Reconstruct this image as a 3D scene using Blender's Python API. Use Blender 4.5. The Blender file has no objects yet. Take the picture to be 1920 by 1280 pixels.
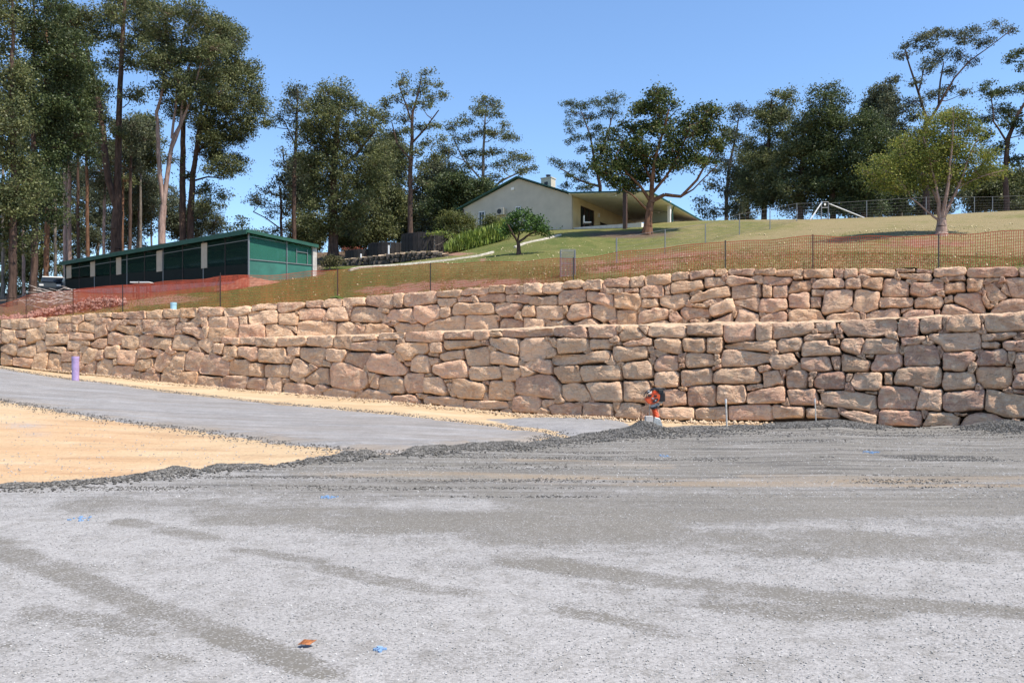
import bpy, math, random
import numpy as np
from mathutils import Vector

SC = bpy.context.scene
COL = SC.collection

# ------------------------------------------------------------------ camera, world, sun, exposure
F, HZ, CAMZ = 1500.0, 690.0, 1.6            # focal length in photo pixels, horizon row, eye height
cam = bpy.data.cameras.new('camera'); camo = bpy.data.objects.new('camera', cam); COL.objects.link(camo)
camo.location = (0, 0, CAMZ); camo.rotation_euler = (math.radians(90), 0, 0)
cam.sensor_width = 36; cam.lens = 36 * F / 1920; cam.shift_y = 50 / 1920
cam.clip_start = 0.1; cam.clip_end = 2000
SC.camera = camo

SUN = Vector((0.47, -0.26, 0.86)).normalized()
world = bpy.data.worlds.new('World'); SC.world = world; world.use_nodes = True
wn = world.node_tree.nodes; wl = world.node_tree.links
sky = wn.new('ShaderNodeTexSky'); sky.sky_type = 'NISHITA'; sky.sun_disc = False
sky.sun_elevation = math.asin(SUN.z); sky.sun_rotation = math.atan2(SUN.x, SUN.y)
sky.altitude = 0; sky.air_density = 1.08; sky.dust_density = 0.0; sky.ozone_density = 6.5
wl.new(sky.outputs[0], wn['Background'].inputs[0]); wn['Background'].inputs[1].default_value = 0.125
sd = bpy.data.lights.new('sun', 'SUN'); sd.energy = 4.1; sd.angle = math.radians(0.5); sd.color = (1.0, 0.92, 0.815)
so = bpy.data.objects.new('sun', sd); COL.objects.link(so); so.rotation_euler = SUN.to_track_quat('Z', 'Y').to_euler()
so.location = (20, 0, 60)
vs = SC.view_settings; vs.view_transform = 'Standard'; vs.look = 'None'; vs.gamma = 1; vs.use_curve_mapping = False
vs.exposure = 0.85
SC.cycles.max_bounces = 6; SC.cycles.transparent_max_bounces = 12

# ------------------------------------------------------------------ helpers
def tag(o, label=None, cat=None, group=None, kind=None):
    if label: o['label'] = label
    if cat: o['category'] = cat
    if group: o['group'] = group
    if kind: o['kind'] = kind
    return o

def empty(name, loc, label=None, cat=None, group=None):
    o = bpy.data.objects.new(name, None); COL.objects.link(o); o.location = loc; o.empty_display_size = .2
    return tag(o, label, cat, group)

def link_mesh(name, me, parent=None, loc=None, mat=None):
    if mat is not None and not me.materials: me.materials.append(mat)
    o = bpy.data.objects.new(name, me); COL.objects.link(o)
    if parent is not None: o.parent = parent
    if loc is not None: o.location = loc
    return o

def np_mesh(name, V, Fc, smooth=False, attrs=None):
    """V (n,3), Fc (m,k) -> mesh, fast"""
    V = np.asarray(V, np.float32); Fc = np.asarray(Fc, np.int32)
    me = bpy.data.meshes.new(name)
    me.vertices.add(len(V)); me.vertices.foreach_set('co', V.ravel())
    k = Fc.shape[1]
    me.loops.add(Fc.size); me.loops.foreach_set('vertex_index', Fc.ravel())
    me.polygons.add(len(Fc)); me.polygons.foreach_set('loop_start', np.arange(0, Fc.size, k, dtype=np.int32))
    me.polygons.foreach_set('loop_total', np.full(len(Fc), k, np.int32))
    if smooth: me.polygons.foreach_set('use_smooth', np.ones(len(Fc), bool))
    for an, av in (attrs or {}).items():
        a = me.attributes.new(an, 'FLOAT', 'POINT'); a.data.foreach_set('value', np.asarray(av, np.float32))
    me.update(calc_edges=True)
    return me

def grid_faces(nu, nv):
    i = np.arange(nu * nv).reshape(nv, nu)
    return np.stack([i[:-1, :-1], i[:-1, 1:], i[1:, 1:], i[1:, :-1]], -1).reshape(-1, 4)

def wloc(o):
    v = Vector((0, 0, 0))
    while o is not None: v = v + o.location; o = o.parent
    return v

class MB:
    """collects simple shapes into one mesh"""
    def __init__(s): s.v = []; s.f = []
    def add(s, vs_, fs_):
        b = len(s.v); s.v += [tuple(p) for p in vs_]; s.f += [tuple(i + b for i in f) for f in fs_]; return s
    def box(s, c, size, ax=None, ay=None):
        ax = Vector(ax if ax is not None else (1, 0, 0)).normalized(); az = Vector((0, 0, 1))
        ay = Vector(ay).normalized() if ay is not None else az.cross(ax).normalized()
        az = ax.cross(ay).normalized(); c = Vector(c); h = [q / 2 for q in size]
        P = [c + ax * (sx * h[0]) + ay * (sy * h[1]) + az * (sz * h[2]) for sz in (-1, 1) for sy in (-1, 1) for sx in (-1, 1)]
        return s.add(P, [(0, 2, 3, 1), (4, 5, 7, 6), (0, 1, 5, 4), (2, 6, 7, 3), (0, 4, 6, 2), (1, 3, 7, 5)])
    def bar(s, a, b, w, d):
        a, b = Vector(a), Vector(b); ax = (b - a); L = ax.length; ax.normalize()
        up = Vector((0, 0, 1)) if abs(ax.z) < .9 else Vector((0, 1, 0))
        ay = up.cross(ax).normalized()
        return s.box((a + b) / 2, (L, w, d), ax, ay)
    def tube(s, pts, rs, n=8, cap=True):
        pts = [Vector(p) for p in pts]; V = []; Fc = []
        if not hasattr(rs, '__len__'): rs = [rs] * len(pts)
        for i, p in enumerate(pts):
            t = (pts[min(i + 1, len(pts) - 1)] - pts[max(i - 1, 0)]).normalized()
            up = Vector((0, 0, 1)) if abs(t.z) < .9 else Vector((1, 0, 0))
            a = t.cross(up).normalized(); b = t.cross(a)
            for k in range(n):
                q = 2 * math.pi * k / n; V.append(p + (a * math.cos(q) + b * math.sin(q)) * rs[i])
        for i in range(len(pts) - 1):
            for k in range(n):
                Fc.append((i * n + k, i * n + (k + 1) % n, (i + 1) * n + (k + 1) % n, (i + 1) * n + k))
        if cap: Fc += [tuple(range(n - 1, -1, -1)), tuple((len(pts) - 1) * n + k for k in range(n))]
        return s.add(V, Fc)
    def prism(s, poly, off):
        n = len(poly); off = Vector(off); P = [Vector(p) for p in poly]
        return s.add(P + [p + off for p in P], [tuple(range(n)), tuple(range(2 * n - 1, n - 1, -1))] +
                     [(i, n + i, n + (i + 1) % n, (i + 1) % n) for i in range(n)])
    def build(s, name, mat, parent=None, smooth=False, bevel=0.0, at=None):
        me = bpy.data.meshes.new(name)
        at = Vector(at) if at is not None else (Vector((0, 0, 0)))
        me.from_pydata([tuple(Vector(p) - at) for p in s.v], [], s.f); me.update()
        import bmesh
        bm = bmesh.new(); bm.from_mesh(me); bmesh.ops.recalc_face_normals(bm, faces=bm.faces)
        if bevel: bmesh.ops.bevel(bm, geom=bm.edges[:], offset=bevel, segments=1, affect='EDGES')
        bm.to_mesh(me); bm.free()
        if smooth:
            for p in me.polygons: p.use_smooth = True
        o = link_mesh(name, me, parent, None, mat)
        o.location = at - wloc(parent)
        return o

# ------------------------------------------------------------------ materials
def newmat(name):
    m = bpy.data.materials.new(name); m.use_nodes = True
    nt = m.node_tree; return m, nt, nt.nodes, nt.links, nt.nodes['Principled BSDF']
def ramp(N, stops):
    r = N.new('ShaderNodeValToRGB'); e = r.color_ramp.elements
    while len(e) < len(stops): e.new(.5)
    for x, (p, c) in zip(e, stops):
        x.position = p; x.color = (*c, 1) if len(c) == 3 else c
    return r
def noise(N, L, vec, scale, detail=4, rough=.55, stretch=None):
    n = N.new('ShaderNodeTexNoise'); n.inputs['Scale'].default_value = scale
    n.inputs['Detail'].default_value = detail; n.inputs['Roughness'].default_value = rough
    if stretch is not None:
        mp = N.new('ShaderNodeMapping'); mp.inputs['Scale'].default_value = stretch
        L.new(vec, mp.inputs[0]); vec = mp.outputs[0]
    L.new(vec, n.inputs['Vector']); return n.outputs['Fac']
def mixc(N, L, fac, a, b, mode='MIX'):
    m = N.new('ShaderNodeMix'); m.data_type = 'RGBA'; m.blend_type = mode
    for i, v in ((0, fac), (6, a), (7, b)):
        if hasattr(v, 'links') or hasattr(v, 'is_linked'): L.new(v, m.inputs[i])
        elif isinstance(v, (int, float)): m.inputs[i].default_value = v
        else: m.inputs[i].default_value = (*v, 1)
    return m.outputs[2]
def math_(N, L, op, a, b=None, clamp=False):
    m = N.new('ShaderNodeMath'); m.operation = op; m.use_clamp = clamp
    for i, v in enumerate((a, b)):
        if v is None: continue
        if isinstance(v, (int, float)): m.inputs[i].default_value = v
        else: L.new(v, m.inputs[i])
    return m.outputs[0]
def bump(N, L, h, dist, strength=1.0, nrm=None):
    b = N.new('ShaderNodeBump'); b.inputs['Distance'].default_value = dist; b.inputs['Strength'].default_value = strength
    L.new(h, b.inputs['Height'])
    if nrm is not None: L.new(nrm, b.inputs['Normal'])
    return b.outputs[0]
def geo(N): return N.new('ShaderNodeNewGeometry')
def attr(N, name):
    a = N.new('ShaderNodeAttribute'); a.attribute_name = name; return a.outputs['Fac']

def simple(name, c, rough=.7, var=.15, scale=6, bmp=.004, metal=0, c2=None):
    m, nt, N, L, P = newmat(name)
    tc = N.new('ShaderNodeTexCoord').outputs['Object']
    n = noise(N, L, tc, scale, 5)
    c2 = c2 or tuple(x * (1 - 2 * var) for x in c); c1 = tuple(min(1, x * (1 + var)) for x in c)
    r = ramp(N, [(.3, c2), (.7, c1)]); L.new(n, r.inputs[0]); L.new(r.outputs[0], P.inputs['Base Color'])
    P.inputs['Roughness'].default_value = rough; P.inputs['Metallic'].default_value = metal
    if bmp: L.new(bump(N, L, noise(N, L, tc, scale * 8, 3), bmp), P.inputs['Normal'])
    return m

def stone_mat():
    m, nt, N, L, P = newmat('sandstone')
    oi = N.new('ShaderNodeObjectInfo'); tc = N.new('ShaderNodeTexCoord').outputs['Object']
    add = N.new('ShaderNodeVectorMath'); add.operation = 'ADD'; L.new(tc, add.inputs[0])
    sc_ = N.new('ShaderNodeVectorMath'); sc_.operation = 'SCALE'; L.new(oi.outputs['Location'], sc_.inputs[0]); sc_.inputs['Scale'].default_value = 3.7
    L.new(sc_.outputs[0], add.inputs[1]); vec = add.outputs[0]
    n1 = noise(N, L, vec, 1.6, 5, .6); n2 = noise(N, L, vec, 7, 6, .65)
    n3 = noise(N, L, vec, 2.2, 5, .6, (1, 1, 5)); n4 = noise(N, L, vec, 45, 3, .6)
    base = oi.outputs['Color']
    c = mixc(N, L, math_(N, L, 'MULTIPLY', ramp_f(N, L, n1, .46, .62), .55), base, (0.86, 0.58, 0.37))
    c = mixc(N, L, math_(N, L, 'MULTIPLY', ramp_f(N, L, n3, .57, .72), .50), c, (0.24, 0.14, 0.105))
    c = mixc(N, L, math_(N, L, 'MULTIPLY', ramp_f(N, L, n2, .52, .68), .5), c, (0.90, 0.70, 0.49))
    c = mixc(N, L, math_(N, L, 'MULTIPLY', ramp_f(N, L, n2, .42, .30), .35), c, (0.26, 0.16, 0.115))
    c = mixc(N, L, .55, c, mixc(N, L, n4, (.35, .35, .35), (.75, .75, .75)), 'OVERLAY')
    L.new(c, P.inputs['Base Color']); P.inputs['Roughness'].default_value = .9
    P.inputs['Specular IOR Level'].default_value = .2
    wv = noise(N, L, vec, 3.0, 6, .7, (1, 1, 3))
    nr = bump(N, L, wv, .16, 1.0); nr = bump(N, L, n2, .07, 1.0, nr); nr = bump(N, L, n4, .008, 1.0, nr)
    L.new(nr, P.inputs['Normal']); return m
def ramp_f(N, L, v, a, b):
    mr = N.new('ShaderNodeMapRange'); mr.inputs['From Min'].default_value = a; mr.inputs['From Max'].default_value = b
    mr.clamp = True; L.new(v, mr.inputs[0]); return mr.outputs[0]

def gravel_mat(name, light=(.302, .290, .276), fines=(.158, .146, .124), stream=True):
    """light loose stone over grey-brown fines; attribute 'fines' says where the fines lie bare, 'tan' where sand shows"""
    m, nt, N, L, P = newmat(name)
    pos = geo(N).outputs['Position']
    v = N.new('ShaderNodeTexVoronoi'); v.inputs['Scale'].default_value = 95; L.new(pos, v.inputs['Vector'])
    v2 = N.new('ShaderNodeTexVoronoi'); v2.inputs['Scale'].default_value = 42; L.new(pos, v2.inputs['Vector'])
    bw = N.new('ShaderNodeSeparateColor'); L.new(v.outputs['Color'], bw.inputs[0])
    bw2 = N.new('ShaderNodeSeparateColor'); L.new(v2.outputs['Color'], bw2.inputs[0])
    stones = mixc(N, L, bw.outputs[0], tuple(x * .70 for x in light), tuple(min(1, x * 1.22) for x in light))
    stones = mixc(N, L, math_(N, L, 'MULTIPLY', ramp_f(N, L, bw2.outputs[0], .55, 1.0), .55), stones, tuple(x * 1.28 for x in light))
    n1 = noise(N, L, pos, 1.1, 7, .68); n2 = noise(N, L, pos, 9, 4, .6)
    st = noise(N, L, pos, 1.0, 6, .62, (.16, 1.5, 1))
    fine = mixc(N, L, n2, tuple(x * .8 for x in fines), tuple(x * 1.15 for x in fines))
    fine = mixc(N, L, math_(N, L, 'MULTIPLY', ramp_f(N, L, bw.outputs[0], .86, .92), .75), fine, tuple(x * 1.15 for x in light))
    # mask: painted fines + noise, dithered by the stones themselves
    k = math_(N, L, 'ADD', attr(N, 'fines'), math_(N, L, 'MULTIPLY', math_(N, L, 'SUBTRACT', n1, .5), 1.5))
    k = math_(N, L, 'ADD', k, math_(N, L, 'MULTIPLY', math_(N, L, 'SUBTRACT', st, .5), 1.3))
    k = math_(N, L, 'ADD', k, math_(N, L, 'MULTIPLY', math_(N, L, 'SUBTRACT', bw.outputs[1], .5), .7))
    n5 = noise(N, L, pos, 6.5, 6, .72); k = math_(N, L, 'ADD', k, math_(N, L, 'MULTIPLY', math_(N, L, 'SUBTRACT', n5, .5), 1.5))
    k = ramp_f(N, L, k, .28, .80)
    c = mixc(N, L, k, stones, fine)
    thin = noise(N, L, pos, 1.0, 7, .7, (.35, 5.0, 1)); fargate = ramp_f(N, L, math_(N, L, 'MULTIPLY', attr(N, 'streak'), 1.0), 0, 1)
    c = mixc(N, L, math_(N, L, 'MULTIPLY', fargate, math_(N, L, 'MULTIPLY', ramp_f(N, L, thin, .52, .62), .75)), c, (.070, .066, .060))
    c = mixc(N, L, math_(N, L, 'MULTIPLY', fargate, math_(N, L, 'MULTIPLY', ramp_f(N, L, thin, .46, .38), .55)), c, tuple(x * 1.05 for x in light))
    mott = noise(N, L, pos, 4.5, 6, .75)
    c = mixc(N, L, math_(N, L, 'MULTIPLY', ramp_f(N, L, mott, .50, .62), .40), c, fines)
    tn = math_(N, L, 'MULTIPLY', attr(N, 'tan'), ramp_f(N, L, math_(N, L, 'ADD', st, math_(N, L, 'MULTIPLY', bw.outputs[2], .15)), .5, .62))
    c = mixc(N, L, math_(N, L, 'MULTIPLY', tn, .6), c, (.30, .225, .145))
    big = noise(N, L, pos, .35, 4, .6)
    c = mixc(N, L, .5, c, mixc(N, L, big, (.36, .36, .36), (.64, .64, .64)), 'OVERLAY')
    L.new(c, P.inputs['Base Color']); P.inputs['Roughness'].default_value = .9; P.inputs['Specular IOR Level'].default_value = .25
    inv = math_(N, L, 'SUBTRACT', 1.0, math_(N, L, 'MULTIPLY', k, .75))
    h = math_(N, L, 'MULTIPLY', v.outputs['Distance'], inv)
    h2 = math_(N, L, 'MULTIPLY', v2.outputs['Distance'], inv)
    nr = bump(N, L, h, -.004, .7); nr = bump(N, L, h2, -.006, .5, nr); nr = bump(N, L, st, .06, .6, nr)
    L.new(nr, P.inputs['Normal']); return m

def dirt_mat(name='sandy_dirt'):
    m, nt, N, L, P = newmat(name)
    pos = geo(N).outputs['Position']
    n1 = noise(N, L, pos, .5, 6, .6); st = noise(N, L, pos, .9, 6, .62, (.35, 1.6, 1)); n3 = noise(N, L, pos, 14, 4, .65)
    r = ramp(N, [(.32, (.46, .335, .20)), (.5, (.52, .39, .24)), (.68, (.58, .455, .30))]); L.new(n1, r.inputs[0])
    c = mixc(N, L, math_(N, L, 'MULTIPLY', attr(N, 'orange'), ramp_f(N, L, st, .30, .62)), r.outputs[0], (.52, .325, .18))
    c = mixc(N, L, math_(N, L, 'MULTIPLY', ramp_f(N, L, st, .52, .64), .5), c, (.36, .24, .14))
    c = mixc(N, L, math_(N, L, 'MULTIPLY', ramp_f(N, L, n3, .55, .75), .3), c, (.70, .56, .38))
    c = mixc(N, L, math_(N, L, 'MULTIPLY', attr(N, 'stain'), ramp_f(N, L, n3, .35, .6)), c, (.36, .34, .33))
    L.new(c, P.inputs['Base Color']); P.inputs['Roughness'].default_value = .95; P.inputs['Specular IOR Level'].default_value = .15
    nr = bump(N, L, st, .22, 1.0); nr = bump(N, L, n3, .05, 1, nr); L.new(nr, P.inputs['Normal']); return m

def lawn_mat():
    m, nt, N, L, P = newmat('lawn_grass')
    pos = geo(N).outputs['Position']
    n1 = noise(N, L, pos, .22, 6, .62); n2 = noise(N, L, pos, 1.7, 6, .7); n3 = noise(N, L, pos, 16, 4, .7)
    dry = math_(N, L, 'ADD', math_(N, L, 'MULTIPLY', n1, .5), math_(N, L, 'MULTIPLY', n2, .5))
    dry = math_(N, L, 'ADD', dry, math_(N, L, 'MULTIPLY', math_(N, L, 'SUBTRACT', attr(N, 'dry'), .5), .42))
    r = ramp(N, [(.36, (.066, .094, .020)), (.47, (.112, .122, .034)), (.57, (.16, .150, .052)), (.70, (.24, .19, .095))]); L.new(dry, r.inputs[0])
    c = mixc(N, L, .75, r.outputs[0], mixc(N, L, n3, (.22, .22, .22), (.80, .80, .80)), 'OVERLAY')
    b = ramp_f(N, L, math_(N, L, 'ADD', attr(N, 'bare'), math_(N, L, 'MULTIPLY', math_(N, L, 'SUBTRACT', n2, .5), 1.2)), .42, .66)  # 'bare': bare soil plus the right lawn tree's painted shadow
    c = mixc(N, L, b, c, mixc(N, L, n3, (.20, .105, .07), (.32, .19, .135)))  # reddish soil tone, also tints the painted shadow of the right tree
    lit = ramp_f(N, L, math_(N, L, 'ADD', attr(N, 'litter'), math_(N, L, 'MULTIPLY', math_(N, L, 'SUBTRACT', n2, .5), 1.2)), .42, .66)
    c = mixc(N, L, lit, c, mixc(N, L, n3, (.05, .035, .025), (.20, .14, .09)))
    L.new(c, P.inputs['Base Color']); P.inputs['Roughness'].default_value = .9; P.inputs['Specular IOR Level'].default_value = .15
    nr = bump(N, L, n2, .12, .7); nr = bump(N, L, n3, .05, 1, nr); L.new(nr, P.inputs['Normal']); return m

def leaf_mat(name, cols, rough=.5, trans=.22, spec=.5):
    m, nt, N, L, P = newmat(name)
    g = geo(N); r = ramp(N, [(i / (len(cols) - 1), c) for i, c in enumerate(cols)]); L.new(g.outputs['Random Per Island'], r.inputs[0])
    n = ramp_f(N, L, noise(N, L, g.outputs['Position'], .8, 3), .35, .65)
    c = mixc(N, L, .7, r.outputs[0], mixc(N, L, n, (.25, .28, .3), (.72, .70, .62)), 'OVERLAY')
    L.new(c, P.inputs['Base Color']); P.inputs['Roughness'].default_value = rough; P.inputs['Specular IOR Level'].default_value = spec
    t = N.new('ShaderNodeBsdfTranslucent'); L.new(c, t.inputs[0])
    mx = N.new('ShaderNodeMixShader'); mx.inputs[0].default_value = trans
    L.new(P.outputs[0], mx.inputs[1]); L.new(t.outputs[0], mx.inputs[2]); L.new(mx.outputs[0], N['Material Output'].inputs[0]); return m

def bark_mat(name, a, b):
    m, nt, N, L, P = newmat(name)
    pos = geo(N).outputs['Position']
    n = noise(N, L, pos, 1.2, 6, .7, (6, 6, 1)); n2 = noise(N, L, pos, .6, 5, .6)
    r = ramp(N, [(.35, a), (.65, b)]); L.new(n, r.inputs[0])
    c = mixc(N, L, .6, r.outputs[0], mixc(N, L, n2, (.25, .25, .25), (.75, .75, .75)), 'OVERLAY')
    L.new(c, P.inputs['Base Color']); P.inputs['Roughness'].default_value = .9; P.inputs['Specular IOR Level'].default_value = .1
    L.new(bump(N, L, n, .05), P.inputs['Normal']); return m

M = {}
M['stone'] = stone_mat()
M['joint'] = simple('joint_earth', (.07, .045, .03), .95, .3, 4, .02)
M['terrace'] = simple('terrace_sand', (.58, .43, .28), .95, .12, 3, .02)
M['gravel'] = gravel_mat('crushed_rock'); M['dirt'] = dirt_mat(); M['lawn'] = lawn_mat()
M['road'] = gravel_mat('road_gravel', (.30, .292, .285), (.20, .193, .185))
M['pebble'] = simple('grey_pebble', (.24, .24, .24), .9, .35, 30, 0)
M['clod'] = simple('sand_clod', (.53, .39, .255), .95, .25, 9, .01)
M['steel'] = simple('galvanised_steel', (.22, .225, .23), .5, .1, 20, 0, .3)
M['wire'] = simple('thin_fence_wire', (.10, .10, .10), .6, .1, 20, 0)
M['dark_steel'] = simple('dark_steel_post', (.035, .02, .018), .7, .3, 20, 0)
M['rust_post'] = simple('rusty_star_post', (.10, .035, .02), .8, .3, 20, 0)
M['net'] = simple('orange_plastic_net', (.52, .10, .03), .55, .12, 3, 0)
M['net_dark'] = simple('red_orange_plastic_net', (.45, .055, .02), .55, .12, 3, 0)

# ------------------------------------------------------------------ the place: plan of the walls and the ground heights
WT = np.array([(-700, 58), (-300, 49.5), (0, 43), (240, 39.2), (480, 35.6), (700, 32), (960, 28.2), (1130, 26), (1440, 23.6), (1700, 21.8), (1920, 20.2), (2200, 18.4), (2600, 16.4)], float)
_px = np.linspace(-700, 2600, 661)
_yl = np.interp(_px, WT[:, 0], WT[:, 1])
_k = np.hanning(61); _k /= _k.sum(); _yl = np.convolve(np.pad(_yl, 30, mode='reflect', reflect_type='odd'), _k, 'valid')
def YL(px): return np.interp(px, _px, _yl)
def ss(x): x = np.clip(x, 0, 1); return x * x * (3 - 2 * x)
def setback(px): return 2.3 * ss((np.asarray(px, float) - 372) / 330)
def YU(px): return YL(px) + setback(px)
BASE = np.array([[-700, 640], [-50, 680], [0, 684], [120, 699], [200, 706], [300, 719], [425, 730], [480, 735], [600, 745], [735, 755], [800, 762], [960, 778], [1150, 785], [1300, 789], [1440, 791], [1570, 790], [1640, 797], [1790, 803], [1870, 807], [1960, 807], [2600, 829]], float)
LOWTOP = np.array([[-700, 650], [200, 640], [372, 632], [480, 631], [700, 626], [830, 621], [960, 615], [1130, 608], [1300, 606], [1440, 603], [1520, 602], [1700, 595], [1860, 587], [1920, 585], [2600, 562]], float)
UPTOP = np.array([[-700, 609], [0, 598], [135, 591], [240, 583], [330, 577], [415, 575], [480, 571], [566, 566], [690, 556], [816, 545], [940, 534], [1000, 529], [1130, 519], [1260, 509], [1350, 504], [1440, 502], [1600, 502], [1800, 500], [1920, 498], [2600, 480]], float)
def tab(a, x): return np.interp(x, a[:, 0], a[:, 1])
def ray(px, py, Y): return Vector(((px - 960) / F * Y, Y, CAMZ + (HZ - py) / F * Y))
def zbase(px): return CAMZ + (HZ - tab(BASE, px)) / F * YL(px)
def ground_z(x, y):
    x = np.asarray(x, float); y = np.asarray(y, float)
    px = np.clip(960 + F * x / np.maximum(y, .5), -700, 2600)
    yl = YL(px); t = np.clip((y - 9) / (yl - 9.6), 0, 1)
    t = np.where(t < .2, t * t / .4, t - .1) / .9
    return (zbase(px) - .03) * t
def to_ground(px, py):
    Y = 15.0
    if py <= HZ + 2: Y = 40
    for _ in range(60):
        z = float(ground_z((px - 960) / F * Y, Y)); Yn = (CAMZ - z) * F / max(py - HZ, 1e-3) if py > HZ else Y
        # for rising ground solve by bisection instead
        break
    lo, hi = 1.0, 60.0
    for _ in range(50):
        mid = (lo + hi) / 2; z = float(ground_z((px - 960) / F * mid, mid)); q = HZ - (z - CAMZ) * F / mid
        if q > py: lo = mid
        else: hi = mid
    return (px - 960) / F * lo, lo

RNG = np.random.RandomState(11)
def vnoise(x, y, scale, seed=0, octs=4):
    """cheap value noise in numpy, 0..1"""
    out = np.zeros(np.shape(x)); amp = 1; tot = 0; x = np.asarray(x) * scale; y = np.asarray(y) * scale
    for o in range(octs):
        xi = np.floor(x).astype(np.int64); yi = np.floor(y).astype(np.int64); fx = x - xi; fy = y - yi
        fx = fx * fx * (3 - 2 * fx); fy = fy * fy * (3 - 2 * fy)
        def h(a, b):
            n = (a * 374761393 + b * 668265263 + (seed + o) * 1442695041) & 0xffffffff
            n = ((n ^ (n >> 13)) * 1274126177) & 0xffffffff
            return ((n ^ (n >> 16)) & 0xffff) / 65535.0
        out += amp * ((h(xi, yi) * (1 - fx) + h(xi + 1, yi) * fx) * (1 - fy) + (h(xi, yi + 1) * (1 - fx) + h(xi + 1, yi + 1) * fx) * fy)
        tot += amp; amp *= .5; x = x * 2.03 + 17.1; y = y * 2.03 + 5.7
    return out / tot

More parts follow.
